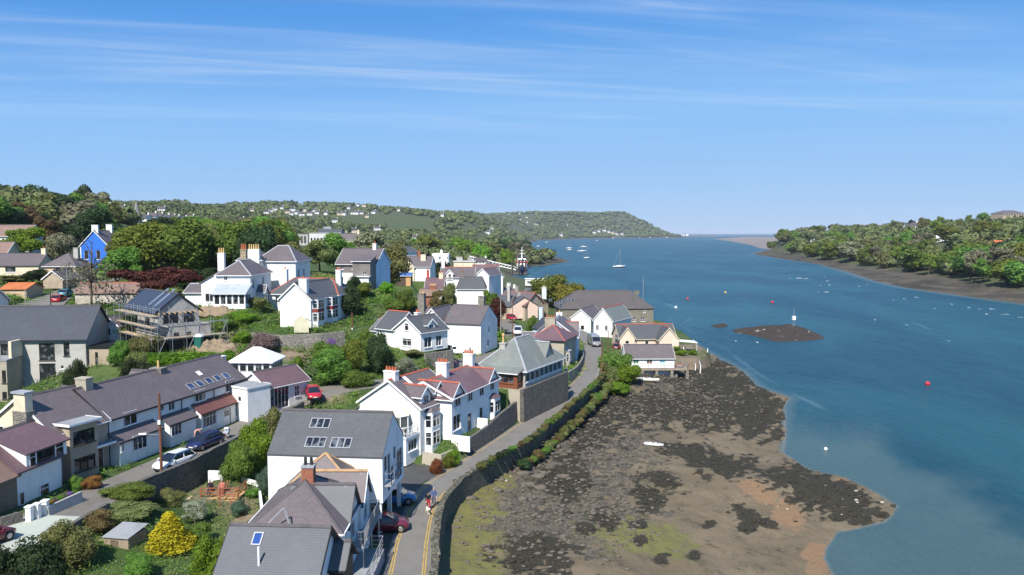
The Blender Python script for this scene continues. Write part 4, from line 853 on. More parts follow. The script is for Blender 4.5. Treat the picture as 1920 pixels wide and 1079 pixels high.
# stone warehouse
Wh = House('stone_warehouse', 'long three-window stone warehouse with huge dark hipped roof at the water', ZC(0, 160), ZC(1455, 150), 9.6, 13.0, 4.2, zr=14.2, roof='hip', hp=5.6, wall=WSTONE, rm=slate('warm_slate', (.085, .074, .07), (.105, .092, .086)), rt=DARKTILE, verge=None, cat='warehouse')
for x0, y0, x1, y1 in ((1295, 165, 1332, 222), (1125, 300, 1180, 355), (1255, 298, 1320, 355), (990, 300, 1030, 358), (780, 190, 830, 215), (895, 190, 930, 215)): Wh.win('F', ZC(x0, y0), ZC(x1, y1), 2, 2)
for x, y in ((1000, 292), (1010, 340), (845, 275), (1135, 265), (1195, 275), (930, 320)): Wh.rooflight(*ZB(x, y), .8, 1.1, gm=GLASS, frame=METAL)
Wh.chiml(Wh.L - 3.2, 8, 14.0, 1.6, 1.0, 0, WSTONE)
Wh.done(); Wh.info('WH')
simple('white_gabled_house', 'brilliant white gabled house beside the grey van, taller of the two', ('w', 15.6, 203), ('w', 20.6, 201), 8.8, 12, 4.6, 11.0, 'gabley', [('F', 2.6, 1, 3.6, 2.2, 1)], [], rm=SLATE, verge=WPAINT)
Wg = simple('greenish_roof_house', 'white gabled house with long pale green slate roof and red ridge', ('w', 20.6, 194), ('w', 25.0, 191.5), 9.2, 13, 5.0, 12.2, 'gabley', [('F', .6, 1.6, 1.4, 2.9, 2), ('F', 3.0, 1.6, 3.8, 2.9, 2)], [], rm=GREENSL, rt=REDTILE)
simple('white_porch_house', 'small white gabled porch house in front of the greenish roof', ('w', 27.0, 184.5), ('w', 31.0, 184), 6.6, 8, 4.6, 8.4, 'gabley', [], [], rm=GSLATE, verge=BPAINT)
Pc = simple('peach_cottage', 'peach coloured cottage with two gables, red ridges and cream verges', ('w', 24.9, 177.5), ('w', 38.2, 178.5), 6.6, 8.5, 4.2, 9.4, 'gable', [('F', 6.0, .8, 6.8, 1.8, 1)], [], wall=PEACH, rm=GSLATE, rt=REDTILE, verge=CREAM)
pg = Pc.wing('F', -.1, 3.4, .6, 4.5, 4.2, 6.9, 9.2, rm=GSLATE, rt=REDTILE, verge=CREAM); pg.winl('F', 1.3, 4.9, 2.2, 6.2, 1, 2); pg.done()
pg = Pc.wing('F', 8.6, 13.2, 2.6, 6, 4.2, 6.7, 9.3, rm=GSLATE, rt=REDTILE, verge=CREAM); pg.done()
pg = Pc.wing('B', 0, 4.5, 3.8, 6, 4.2, 6.4, 8.8, rm=GSLATE, rt=REDTILE); pg.done()
Pc.doorl('F', 4.4, 4.25, 5.3, 6.3, paint('brick_red_door', (.35, .07, .05), .5))
cp = MB(); cp.hexa([(38.4, 177.5, 6.0), (43.0, 177.5, 5.6), (43.0, 181, 5.6), (38.4, 181, 6.0), (38.4, 177.5, 6.1), (43.0, 177.5, 5.7), (43.0, 181, 5.7), (38.4, 181, 6.1)]); 
carp = thing('carport', 'white open carport roof at the right end of the peach cottage', 'carport', (40, 179, 3.9)); cp.build('roof', WPAINT, carp)
for x, y in ((42.8, 177.7), (42.8, 180.8), (38.7, 177.7), (38.7, 180.8)): MB().cyl((x, y, 3.7), (x, y, 5.9), .05).build('post', WPAINT, carp)
# boathouse on piers
BH = House('boathouse', 'long white boathouse with three coloured windows on stone piers over the beach', ZF(340, 585), ZF(925, 583), 6.1, 5.2, 4.0, zr=8.3, rm=SLATE, wall=WHITE, ov=.1, pad=False)
for x0, y0, x1, y1, cm in ((430, 597, 497, 660, (.10, .24, .13)), (592, 600, 660, 662, (.22, .13, .09)), (750, 598, 815, 662, (.30, .55, .62))):
    BH.win('F', ZF(x0, y0), ZF(x1, y1), 2, 1, gm=gloss('blind_%d' % x0, cm, .3), toplight=.18)
BH.winl('L', 2.1, 5.0, 2.9, 5.8, 1); BH.done(); BH.info('BH')
dk = MB(); dk.box(-.4, -1.1, 3.72, BH.L + 2.6, 0.0, 3.92, lambda x, y, z: BH.g(x, y, z)); dk.box(BH.L + .02, 0.0, 3.72, BH.L + 2.6, 4.5, 3.92, lambda x, y, z: BH.g(x, y, z)); dk.build('deck', WOOD, BH.root)
MB().box(0, .0, 1.2, BH.L, .25, 3.7, lambda x, y, z: BH.g(x, y, z)).build('lower_wall', WHITE, BH.root)
for u in (.2, BH.L * .33, BH.L * .62, BH.L * .93, BH.L + 2.4):
    MB().hexa([BH.g(u - .35, -1.2, .2), BH.g(u + .35, -1.2, .2), BH.g(u + .35, -.35, .2), BH.g(u - .35, -.35, .2), BH.g(u - .25, -1.05, 3.7), BH.g(u + .25, -1.05, 3.7), BH.g(u + .25, -.4, 3.7), BH.g(u - .25, -.4, 3.7)]).build('pier', STONE, BH.root)
MB().box(BH.L + .1, -.3, .3, BH.L + .6, 4, 3.7, lambda x, y, z: BH.g(x, y, z)).build('side_wall', STONE, BH.root)
railing('deck_railing', [BH.g(-.3, -1.0, 3.92), BH.g(BH.L + 2.5, -1.0, 3.92), BH.g(BH.L + 2.5, 4.4, 3.92)], .95, BH.root, METAL, 3, 1.5, top=.03)
bt = thing('patio_table', 'small red table on the boathouse deck', 'table', BH.g(BH.L + 1.4, 1.0, 3.92)); MB().box(BH.L + .6, .5, 4.55, BH.L + 2.1, 1.4, 4.62, lambda x, y, z: BH.g(x, y, z)).build('top', DECKRED, bt)
for u, v in ((.7, .6), (2.0, .6), (.7, 1.3), (2.0, 1.3)): MB().box(BH.L + u - .04, v - .04, 3.925, BH.L + u + .04, v + .04, 4.55, lambda x, y, z: BH.g(x, y, z)).build('leg', DECKRED, bt)

# ------------------------------------------------------------------ left-hand hillside houses
simple('cream_terrace_house', 'cream cottage with long purple roof and cream end chimney at the left edge', ('w', -122, 169), ('w', -104.8, 171), 23.9, 8, 20.9, 26.3, 'gable', [('F', 10.4, 1.5, 12.6, 2.7, 1)], [(16.8, 4, 27.6, .9, 1, CREAM, POT)], wall=CREAM, verge=None)
simple('tan_hipped_house', 'tan house with hipped slate roof behind the left street lamp', ('w', -100.6, 166), ('w', -93.7, 166), 24.0, 7, 20.2, 26.6, 'hip', [('F', 2.5, 2.2, 3.6, 3.6, 2)], [(5.2, 3.5, 27.8, 1.0, 0, GREYR, POT)], hp=4, wall=paint('pale_tan_render', (.62, .46, .30), .85))
tl2 = simple('tan_lean_to', 'dark roofed porch in front of the tan hipped house', ('w', -96.6, 159), ('w', -92.6, 159), 21.6, 6.6, 19.6, 23.2, 'gabley', [], [], wall=TAN)
Vb = simple('blue_house', 'vivid blue gable house with white trim and white chimneys among the trees', ('w', -114.9, 206), ('w', -107.4, 206), 27.6, 9, 21.8, 31.6, 'gabley', [('F', 1.0, 2.2, 2.1, 4.6, 1), ('F', 4.2, 2.2, 5.3, 4.6, 1)], [(3.75, .9, 33.2, 1.7, 0, WHITE, POT), (3.75, 8.2, 33.4, 1.6, 0, WHITE, POT)], wall=BLUEW)
for u in (.12, Vb.L - .12): MB().box(u - .12, -.04, 21.8, u + .12, -.003, 27.5, lambda x, y, z: Vb.g(x, y, z)).build('corner_trim', WPAINT, Vb.root)
simple('gabled_villa', 'dark timbered gable and brown roof at the left edge below the dark trees', ('w', -158, 214), ('w', -135, 216), 30.2, 8, 25.5, 33.2, 'gable', [], [], rm=BROWNTILE, wall=WHITE)
simple('cream_gable_house', 'house with brown roof and cream wall cut by the left edge', ('w', -142, 189), ('w', -124, 190), 26.2, 6, 22, 28.7, 'gable', [], [], rm=BROWNTILE, wall=CREAM)
simple('orange_garage', 'garage with bright orange roof and buff wall beside the upper road', ('w', -97.5, 147), ('w', -92.8, 147.3), 20.3, 6, 17.8, 21.2, 'gable', [], [], rm=ORROOF, wall=paint('buff_block', (.55, .42, .28), .9), rt=ORROOF, verge=None, cat='garage')
simple('white_shed_house', 'white walled house end at the left edge beside the wheelie bins', ('w', -94, 126), ('w', -86.2, 126.5), 19.6, 6, 17, 21.6, 'gable', [], [], wall=WHITE)
simple('stone_outbuilding', 'long low outbuilding with brown roof and red ridge behind the bare birch', ('w', -80.5, 142), ('w', -68, 143), 20.0, 5, 17.9, 21.6, 'gable', [], [], wall=paint('pale_stone_wash', (.5, .45, .38), .9, .2), rm=BROWNTILE, rt=REDTILE, verge=None, cat='outbuilding')
simple('white_garden_hut', 'small white hut with dark opening beside the hedge', ('w', -63.5, 118), ('w', -60.0, 117), 17.0, 3.5, 14.6, 18.2, 'gabley', [('F', .8, .8, 2.2, 1.9, 1)], [], cat='hut')
# the modern civic block and its neighbours
Lb = House('modern_block', 'modern pale block with dark flat roof deck in the valley town', ('w', -157, 600), ('w', -133, 602), 31, 22, 21, roof='flat', rm=FELT, wall=paint('pale_cladding', (.62, .62, .60), .7), cat='building')
for i in range(9): Lb.winl('F', 1 + i * 2.5, 25, 2.4 + i * 2.5, 27.4, 1)
MB().box(6, 4, 31.3, 24.5, 18, 34.2, lambda x, y, z: Lb.g(x, y, z)).build('penthouse', paint('dark_cladding', (.10, .11, .13), .6), Lb.root); MB().box(10, 6, 34.2, 16, 10, 36, lambda x, y, z: Lb.g(x, y, z)).build('plant_room', LEAD, Lb.root)
Lb.done()
Lc = House('modern_wing', 'grey glazed wing left of the modern pale block', ('w', -171, 604), ('w', -158, 600), 30, 16, 21, roof='flat', rm=FELT, wall=GREYR, cat='building')
for i in range(4): Lc.winl('F', 1 + i * 3, 23, 3 + i * 3, 28.6, 2)
Lc.done()
simple('cream_town_house', 'cream gabled house with chimney below the modern block', ('w', -105, 470), ('w', -91, 470), 27, 8, 21, 30.5, 'gable', [('F', 2, 2, 3.2, 4, 2), ('F', 8, 2, 9.2, 4, 2)], [(11, 4, 33, 1.2, 2, CREAM, POT)], wall=CREAM)
# church spire
sp = at(257, 400, 25); sp = deep(257, 420, 620); spt = thing('church', 'grey church spire rising over the trees', 'church', (sp.x, sp.y, 26))
MB().box(sp.x - 3, sp.y - 3, 26, sp.x + 3, sp.y + 3, 46).build('tower', STONE, spt)
ztop = deep(257, 374, 620).z
m = MB(); ring = [(sp.x + 3.1 * math.cos(math.pi / 4 * i + .39), sp.y + 3.1 * math.sin(math.pi / 4 * i + .39), 46) for i in range(8)]
for i in range(8): m.poly([ring[i], ring[(i + 1) % 8], (sp.x, sp.y, ztop)])
m.build('spire', paint('spire_stone', (.23, .22, .20), .9, .2), spt); MB().box(sp.x - 3.5, sp.y + 3, 26, sp.x + 3.5, sp.y + 22, 34).hexa([(sp.x - 3.8, sp.y + 3, 34), (sp.x + 3.8, sp.y + 3, 34), (sp.x + 3.8, sp.y + 22, 34), (sp.x - 3.8, sp.y + 22, 34), (sp.x - .1, sp.y + 3, 39), (sp.x + .1, sp.y + 3, 39), (sp.x + .1, sp.y + 22, 39), (sp.x - .1, sp.y + 22, 39)]).build('nave', STONE, spt)
# ------------------------------------------------------------------ lie of the land
def lattice(seed): return np.random.default_rng(seed).random((256, 256))
_LAT = {}
def vnoise(x, y, seed=0):
    if seed not in _LAT: _LAT[seed] = lattice(seed)
    a = _LAT[seed]; xi = np.floor(x).astype(int); yi = np.floor(y).astype(int); fx = x - xi; fy = y - yi; fx = fx * fx * (3 - 2 * fx); fy = fy * fy * (3 - 2 * fy)
    g = lambda i, j: a[i & 255, j & 255]
    return (g(xi, yi) * (1 - fx) + g(xi + 1, yi) * fx) * (1 - fy) + (g(xi, yi + 1) * (1 - fx) + g(xi + 1, yi + 1) * fx) * fy
def fbm(x, y, seed=0, octv=4):
    s = 0; a = .5; t = 0
    for i in range(octv): s = s + a * vnoise(x * 2 ** i + 17 * i, y * 2 ** i - 9 * i, seed + i); t += a; a *= .5
    return s / t
def pw(px, t): return ((px - CX) / FOC * t, t)
def spline(pts, n):
    p = np.array(pts, float); p = np.vstack([2 * p[0] - p[1], p, 2 * p[-1] - p[-2]]); out = []
    for i in range(1, len(p) - 2):
        for k in range(12):
            t = k / 12; a, b, c, d = p[i - 1], p[i], p[i + 1], p[i + 2]
            out.append(.5 * ((2 * b) + (-a + c) * t + (2 * a - 5 * b + 4 * c - d) * t * t + (-a + 3 * b - 3 * c + d) * t ** 3))
    out.append(p[-2]); q = np.array(out); s = np.r_[0, np.cumsum(np.linalg.norm(np.diff(q, axis=0), axis=1))]; u = np.linspace(0, s[-1], n)
    return np.stack([np.interp(u, s, q[:, k]) for k in range(q.shape[1])], 1)

ROAD_L = spline([(-8.2, 28), (-8.7, 45), (-9.1, 55), (-9.5, 62), (-9.3, 70.5), (-8.7, 75), (-5.8, 82.4), (-2.4, 91), (1.6, 101.8), (5.6, 113.5), (9.2, 125), (11.6, 133), (14.0, 146), (15.8, 163), (16.6, 178), (14.5, 196), (9, 215)], 90)
ROAD_R = spline([(-5.2, 28), (-5.7, 45), (-6.3, 55), (-6.8, 62), (-6.9, 69), (-5.7, 75.5), (-2.4, 83.2), (.9, 90), (3.9, 98.5), (6.8, 107), (10.9, 119.5), (14.4, 131), (16.8, 146), (18.7, 161), (19.8, 176), (18.2, 196), (12.5, 216)], 90)
ROADZ = 6.0
LANE_L = spline([(-39.8, 46, 9.0), (-38.9, 58, 8.9), (-37.6, 66, 8.6), (-36.9, 72, 8.35), (-35.2, 80, 8.3), (-32.6, 92, 8.5), (-30.2, 99, 9.1), (-26.5, 104.6, 9.9), (-20, 108.5, 10.2), (-13.5, 113, 10.0), (-9.5, 121, 9.7)], 60)
LANE_R = spline([(-34.0, 46, 9.0), (-33.6, 57, 8.9), (-32.6, 66, 8.6), (-31.5, 71.5, 8.35), (-30.2, 80, 8.3), (-28.2, 90, 8.5), (-26.4, 96.5, 9.1), (-22.0, 101.2, 9.9), (-17, 104, 10.2), (-10, 108.5, 10.0), (-5.2, 119, 9.7)], 60)
ST_L = spline([(-11, 118, 9.7), (-9.5, 126, 9.7), (-6, 132.6, 9.7), (-1.2, 148, 9.3), (-1.6, 165, 8.8), (-2.2, 185, 8.0), (-5, 215, 7.2), (-7, 245, 6.6)], 40)
ST_R = spline([(-4, 117.5, 9.7), (-2.0, 124, 9.7), (.5, 130, 9.7), (3.2, 146, 9.3), (3.0, 164, 8.8), (2.2, 185, 8.0), (-.5, 215, 7.2), (-2, 245, 6.6)], 40)
UP_L = spline([(-92, 117, 17), (-91, 124, 17.2), (-90, 136, 17.7), (-92, 150, 18.6), (-95, 168, 20), (-92, 190, 22)], 30)
UP_R = spline([(-80, 117, 17), (-78, 124.5, 17.1), (-80, 136, 17.7), (-85.5, 150, 18.6), (-89, 168, 20), (-87, 190, 22)], 30)
def addz(a, z): return np.c_[a, np.full(len(a), z)]
STRIPS = {'road': (addz(ROAD_L + [-.35, 0], ROADZ), addz(ROAD_R + [.3, 0], ROADZ)), 'lane': (LANE_L, LANE_R), 'street': (ST_L, ST_R), 'upper_road': (UP_L, UP_R)}

CTRL = [(-30, 50, 6.3), (-22, 55, 6.2), (-28, 66, 6.5), (-22, 75, 7), (-24, 84, 7.8), (-20, 62, 6.2), (-30, 42, 6.5), (-25, 30, 6.4), (-14, 40, 6), (-12, 76, 6.1), (-14, 82, 6.6), (-19, 90, 8.5),
        (-36, 55, 8.8), (-34, 64, 8.5), (-32, 72, 8.3), (-31, 85, 8.4), (-28, 95, 9), (-24, 103, 10), (-16, 108, 10.2), (-40, 40, 9.2), (-60, 30, 12), (-60, 60, 11), (-46, 64, 9.4),
        (-42, 75, 8.4), (-38, 95, 8.4), (-47, 88, 8.4), (-44, 100, 9.2), (-60, 98, 7.9), (-72, 107, 7.9), (-85, 105, 8), (-75, 95, 8.2), (-100, 108, 8.5), (-92, 112, 9), (-90, 70, 13),
        (-50, 110, 13.9), (-44, 112, 13.9), (-56, 118, 14.2), (-43, 105.5, 12.6), (-58, 111, 13.2), (-48, 104.5, 11.8), (-66, 116, 15.5), (-70, 121, 16.8),
        (-35, 104, 10.4), (-31, 108, 11.6), (-37, 111, 13), (-40, 121, 16.5), (-42, 117, 15.5),
        (-78, 124, 17), (-90, 130, 17.3), (-85, 145, 18.2), (-70, 146, 17.8), (-110, 140, 19), (-62, 135, 18), (-110, 170, 21.8), (-100, 178, 20.6), (-120, 185, 22.5), (-110, 208, 22), (-140, 192, 24.5), (-150, 215, 25.5),
        (-35, 122, 15.9), (-35, 135, 16.8), (-27, 128, 15.8), (-33, 114.5, 13.6), (-30, 112, 12.6), (-25, 111, 11), (-24, 118, 13), (-45, 131, 18.8), (-47, 145, 19.2), (-54, 137, 18.6), (-52, 126, 17.4),
        (-27, 150, 20), (-31, 160, 21), (-20, 140, 16.5), (-18, 150, 16), (-19, 108.5, 10.2), (-16, 113, 10.4), (-21, 113, 10.8),
        (-15, 120, 12.7), (-18, 126, 13.4), (-11, 128, 11.5), (-20, 132, 15), (-8, 132, 9.8), (-7, 142, 9.9), (0, 142, 9.5), (-12, 150, 11.5), (-11, 121, 9.6), (-14, 175, 12.5), (-10, 185, 11.5),
        (0, 160, 8.9), (0, 175, 8.5), (-1, 200, 7.6), (-4, 240, 6.6), (0, 108, 10.2), (4, 114, 10.2), (-4, 110, 10.0), (-2, 120, 9.8), (4, 122, 9.6), (6, 128, 8.6),
        (-7, 92, 7.6), (-4, 98, 7.8), (-9, 96, 8.2), (-12, 88, 6.7), (-15, 96, 8.8), (8, 140, 6.9), (5, 150, 7.6), (8, 165, 7.2), (10, 185, 6.6),
        (22, 196, 5), (28, 190, 4.5), (40, 215, 4.0), (30, 228, 4.4), (12, 230, 5.6), (46, 232, 3.6), (24, 165, 4.6), (29, 172, 4.2), (38, 168, 3.8), (44, 180, 3.4), (42, 195, 3.4), (24, 158, 4.0), (20, 150, 5.0), (18, 140, 5.4), (47, 210, 3.2), (48, 196, 2.4), (42, 176, 3.2)]
for px, t, z in [(640, 200, 21), (640, 300, 22), (720, 250, 15.5), (760, 250, 14), (800, 300, 11), (860, 330, 8.5), (900, 330, 6.5), (930, 400, 5), (970, 420, 3), (1010, 330, 4), (1030, 260, 4.2), (820, 400, 9), (600, 600, 21), (600, 450, 21), (740, 450, 13), (850, 600, 9), (930, 640, 5), (975, 690, 2.5), (1010, 800, 2.5),
                 (450, 250, 24), (450, 400, 25), (300, 200, 23), (300, 300, 26), (250, 600, 26), (100, 300, 30), (100, 450, 46), (0, 300, 34), (0, 500, 52), (-300, 400, 60), (-300, 200, 40), (150, 700, 52), (165, 900, 58),
                 (330, 900, 42), (330, 1400, 82), (330, 1800, 78), (250, 1100, 60), (100, 1100, 60), (-300, 1200, 60), (500, 1000, 30), (500, 1500, 60), (500, 2200, 112), (500, 2900, 100), (640, 1200, 28), (640, 2000, 88), (640, 2500, 120), (640, 3100, 110),
                 (760, 1000, 12), (760, 1800, 68), (760, 2600, 104), (760, 3400, 90), (900, 1200, 10), (900, 2000, 66), (900, 3000, 104), (900, 3600, 90), (950, 1600, 8), (960, 2600, 56), (1000, 3500, 110), (1000, 4300, 105), (1000, 2950, 50), (1050, 4600, 140), (1100, 4700, 50), (1100, 5000, 148), (1100, 5600, 140), (1170, 5400, 168), (1170, 5900, 160), (1225, 5550, 128), (1225, 5900, 120), (1200, 5250, 80), (1256, 5600, 60), (1275, 5600, 5), (-300, 3000, 60), (200, 3000, 90), (-600, 1500, 60), (-600, 6000, 60), (600, 6000, 90),
                 (1480, 1480, 22), (1530, 1350, 34), (1530, 1150, 14), (1600, 1200, 31), (1600, 950, 14), (1700, 1000, 32), (1700, 720, 14), (1785, 900, 33), (1830, 1000, 39), (1880, 1000, 45), (1920, 1000, 45), (1860, 620, 20), (1900, 520, 14), (2000, 500, 20), (2200, 900, 50), (2200, 400, 24), (1700, 1500, 30), (2000, 1600, 40), (1600, 2000, 20), (2600, 500, 40)]:
    x, y = pw(px, t); CTRL.append((x, y, z))
for p in [(1489, 476), (1549, 486), (1644, 499), (1725, 511), (1806, 522), (1860, 534), (1920, 540)]:
    q = at(*p, 2.0); CTRL.append((q.x, q.y, 2.2)); CTRL.append((q.x * 1.1, q.y * 1.05, 6.0))
CTRL = np.array(CTRL)
def feat(x, y): y = np.maximum(y, 5.0); return np.stack([x / y * 2.2, np.log(y) * 1.6], -1)
_C = feat(CTRL[:, 0], CTRL[:, 1])
def _phi(a, b): return np.sqrt(((a[..., None, :] - b) ** 2).sum(-1) + 2e-4)
_W = np.linalg.solve(_phi(_C, _C) + 2e-3 * np.eye(len(_C)), CTRL[:, 2] - CTRL[:, 2].mean())
def land(x, y):
    f = feat(x, y); out = np.empty(len(x))
    for i in range(0, len(x), 20000): out[i:i + 20000] = _phi(f[i:i + 20000], _C) @ _W
    return out + CTRL[:, 2].mean()
def inside(x, y, poly):
    c = np.zeros(len(x), bool); n = len(poly)
    for i in range(n):
        (x0, y0), (x1, y1) = poly[i], poly[(i + 1) % n]
        if y0 == y1: continue
        k = ((y0 > y) != (y1 > y)) & (x < (x1 - x0) * (y - y0) / (y1 - y0) + x0); c ^= k
    return c
def pdist(x, y, line, closed=False):
    d = np.full(len(x), 1e9); n = len(line)
    for i in range(n if closed else n - 1):
        (x0, y0), (x1, y1) = line[i], line[(i + 1) % n]; dx, dy = x1 - x0, y1 - y0; L2 = dx * dx + dy * dy + 1e-9
        t = np.clip(((x - x0) * dx + (y - y0) * dy) / L2, 0, 1); d = np.minimum(d, np.hypot(x - x0 - t * dx, y - y0 - t * dy))
    return d
WATERLINE = [(24, 20), (26.8, 58.7), (29.0, 68.2), (29.7, 71.9), (30.7, 74.1), (33.6, 78.4), (36.6, 79.6), (40.2, 81.4), (43.7, 86.1), (43.6, 90.1), (42.2, 96.3), (38.8, 99.9), (38.2, 107.5), (41.2, 115.0), (49.5, 138.8), (52.4, 144.0), (49.7, 154.9), (52.1, 171.9), (51.1, 200.8), (50.6, 220.9), (51.4, 245.3), (49, 256.7)]
LCOAST = WATERLINE + [(40, 300), (44, 380), (34, 470), (13, 486), (-2, 545), (7, 667), (20, 721), (37, 757), (65, 858), (59, 1000), (31, 1113), (25, 1479), (60, 2500), (120, 3400), (435, 4500), (835, 5000), (1120, 5290), (1245, 5560), (1200, 6000), (800, 8000), (-9000, 9000), (-9000, -200), (24, -200)]
RCOAST = [(230, 150), (224, 300), (223.5, 336), (222, 379), (222, 434), (234, 499), (266, 612), (305, 770), (330, 969), (352, 1130), (366, 1175), (400, 1260), (500, 1500), (620, 1700), (2500, 3000), (6000, 3000), (6000, 0), (400, 0)]
SEAWALL = [tuple(p) for p in (ROAD_R + [.55, 0])[:62]]          # the road's seaward edge, as far as the bushes
i_end = 62
UPLAND = SEAWALL + [(16.5, 138), (19.8, 145), (22.3, 152), (24.0, 157.5), (34.5, 158), (36.5, 162), (40.5, 165), (44, 172), (47.5, 182), (49, 200), (48.5, 222), (49, 245), (47, 258), (37, 302), (40, 380), (30, 466), (10, 482), (-6, 545), (2, 667), (15, 725), (30, 762), (44, 850), (40, 960), (15, 1113), (5, 1479), (30, 2500), (90, 3400), (420, 4560), (820, 5060), (1100, 5330), (1222, 5570), (1180, 5950), (780, 7900), (-8900, 8900), (-8900, -190), (-5, -190)]
q = [at(*p, 1.5) for p in [(1920, 545), (1860, 537), (1806, 526), (1725, 514), (1644, 502), (1549, 488), (1489, 478), (1449, 470)]]
RUP = [(300, 150), (280, 300)] + [(v.x, v.y) for v in q] + [(520, 1515), (640, 1700), (2500, 2950), (5900, 2950), (5900, 10), (450, 10)]
def strip_samples():
    S = []
    for n, (l, r) in STRIPS.items():
        c = (l + r) / 2; hw = np.linalg.norm((l - r)[:, :2], axis=1) / 2; S.append(np.c_[c, hw])
    return S
SS = strip_samples()
RL = ROAD_L + [-.2, 0]
def ri(yy): return int(np.abs(ROAD_L[:, 1] - yy).argmin())
def band(line, far): return [tuple(p) for p in line] + [tuple(p) for p in far[::-1]]
vq = [V.g(V.L - .5, -3.0, 0), V.g(V.L - .5, 13.2, 0), V.g(V.L - 1.8, 16.8, 0)]
GW = np.array(spline([ROAD_L[ri(86)] + [-.7, .2], ROAD_L[ri(91)] + [-.7, .2], ROAD_L[ri(96)] + [-.75, .2], ROAD_L[ri(101)] + [-.9, .3]], 24))
LW = np.array(spline([(-32.5, 66.2), (-31.2, 71.6), (-29.9, 80), (-27.9, 90), (-26.2, 95.5)], 40))
CARPARK = [(-8.6, 120.6), (-9.2, 124.4), (-12.6, 128.5), (-13.4, 136.4), (-1.5, 136), (2.5, 131), (-3.5, 117.5)]
VERGES = [(band([(v.x, v.y) for v in vq], RL[ri(99):ri(121)]), 5.94), (band(GW - [.8, -.3], RL[ri(84):ri(102)]), 5.94), (band(LW - [.7, 0], LW + [2.6, -.6]), 6.5), (CARPARK, 9.62), ([(-13.4, 72), (-13.4, 80), (-11.2, 83.2), (-7.5, 81.5), (-9.2, 74)], 5.93)]
def height(x, y, full=True):
    x = np.asarray(x, float); y = np.asarray(y, float); z = land(x, y)
    for O_, ux, uy, L, W, zb in PADS:
        u = (x - O_.x) * ux.x + (y - O_.y) * ux.y; v = (x - O_.x) * uy.x + (y - O_.y) * uy.y
        d = np.hypot(np.maximum(np.maximum(-u, u - L), 0), np.maximum(np.maximum(-v, v - W), 0)); w = np.clip(1 - (d - .3) / 1.8, 0, 1); z = z * (1 - w) + (zb - .03) * w
    # roads lie in the ground
    for s in SS:
        box = (x > s[:, 0].min() - 12) & (x < s[:, 0].max() + 12) & (y > s[:, 1].min() - 12) & (y < s[:, 1].max() + 12); k = np.where(box)[0]
        if not len(k): continue
        ds = [np.hypot(x[k] - a[0], y[k] - a[1]) for a in s]; D = np.array(ds); j = D.argmin(0); d = D.min(0) - s[j, 3]
        w = np.clip(1 - (d - .4) / .9, 0, 1); w = w * w * (3 - 2 * w); z[k] = z[k] * (1 - w) + (s[j, 2] - .07) * w
    for poly, vz in VERGES:
        k = inside(x, y, poly); z = np.where(k, vz, z)
    # foreshore and sea bed
    for coast, up, slope in ((LCOAST, UPLAND, .055), (RCOAST, RUP, .05)):
        ic = inside(x, y, coast); iu = inside(x, y, up); dc = pdist(x, y, coast, True); du = pdist(x, y, up, True)
        if coast is LCOAST: any_c, any_u, sd = ic, iu, np.where(ic, dc, -dc); fore = np.where(ic, np.minimum(dc * .13, 4.95 + dc * .004), -dc * .12); blend = np.where(iu, np.clip(du / (.8 + np.maximum(np.hypot(x, y) - 260, 0) * .07), 0, 1), 0); z1 = z * blend + fore * (1 - blend); msk = iu; sdl = sd
        else:
            sd = np.where(ic, dc, -dc); fore2 = np.where(ic, np.minimum(dc * .03, 2.0), -dc * .1); b2 = np.where(iu, np.clip(du / 6, 0, 1), 0)
            rgt = sd > sdl; z1 = np.where(rgt, z * b2 + fore2 * (1 - b2), z1); msk = np.where(rgt, iu, msk); sdl = np.where(rgt, sd, sdl)
    far = np.maximum(np.hypot(x, y), 1)
    nz = fbm(x / 3.2, y / 3.2, 3) - .5; n2 = fbm(x / .9, y / .9, 9, 3) - .5
    fo = (~msk) & (sdl > -1) & (far < 320)
    z1 = z1 + np.where(fo, nz * .55 + n2 * .32, 0) * np.clip((sdl + 1) / 4, 0, 1)
    z1 = z1 + np.where(msk & (far > 230), (fbm(x / 40, y / 40, 21) - .5) * np.clip((far - 230) / 300, 0, 1) * 5, 0)
    return (np.maximum(z1, -6), msk, sdl) if full else np.maximum(z1, -6)
def hz(x, y): return float(height(np.array([x]), np.array([y]), False)[0])
def topix(x, y, z):
    cp, sp_ = math.cos(PITCH), math.sin(PITCH); dz = z - CAM_H; f = y * cp - dz * sp_; u = y * sp_ + dz * cp; f = np.maximum(f, 1); return CX + FOC * x / f, CY - FOC * u / f
def blob(px, py, L, ragged):
    m = np.zeros(len(px))
    for cx, cy, rx, ry, a in L:
        c, s = math.cos(R(a)), math.sin(R(a)); dx, dy = px - cx, py - cy; u = (dx * c + dy * s) / rx; v = (-dx * s + dy * c) / ry
        m = np.maximum(m, np.clip(1.5 - np.sqrt(u * u + v * v) * 1.1 + ragged, 0, 1))
    return m
def colattr(me, name, vals):
    a = me.attributes.new(name, 'FLOAT', 'POINT'); a.data.foreach_set('value', np.asarray(vals, np.float32))
def gridmesh(name, X, Y, Z, mat):
    r, c = X.shape; idx = np.arange(r * c).reshape(r, c); f = np.stack([idx[:-1, :-1], idx[:-1, 1:], idx[1:, 1:], idx[1:, :-1]], -1).reshape(-1, 4)
    me = bpy.data.meshes.new(name); me.vertices.add(r * c); me.vertices.foreach_set('co', np.stack([X, Y, Z], -1).astype(np.float32).ravel())
    me.loops.add(f.size); me.loops.foreach_set('vertex_index', f.ravel().astype(np.int32)); me.polygons.add(len(f)); me.polygons.foreach_set('loop_start', np.arange(0, f.size, 4, dtype=np.int32))
    me.update(calc_edges=True); me.validate(); me.materials.append(mat); me.shade_smooth(); o = bpy.data.objects.new(name, me); COL.objects.link(o); return o

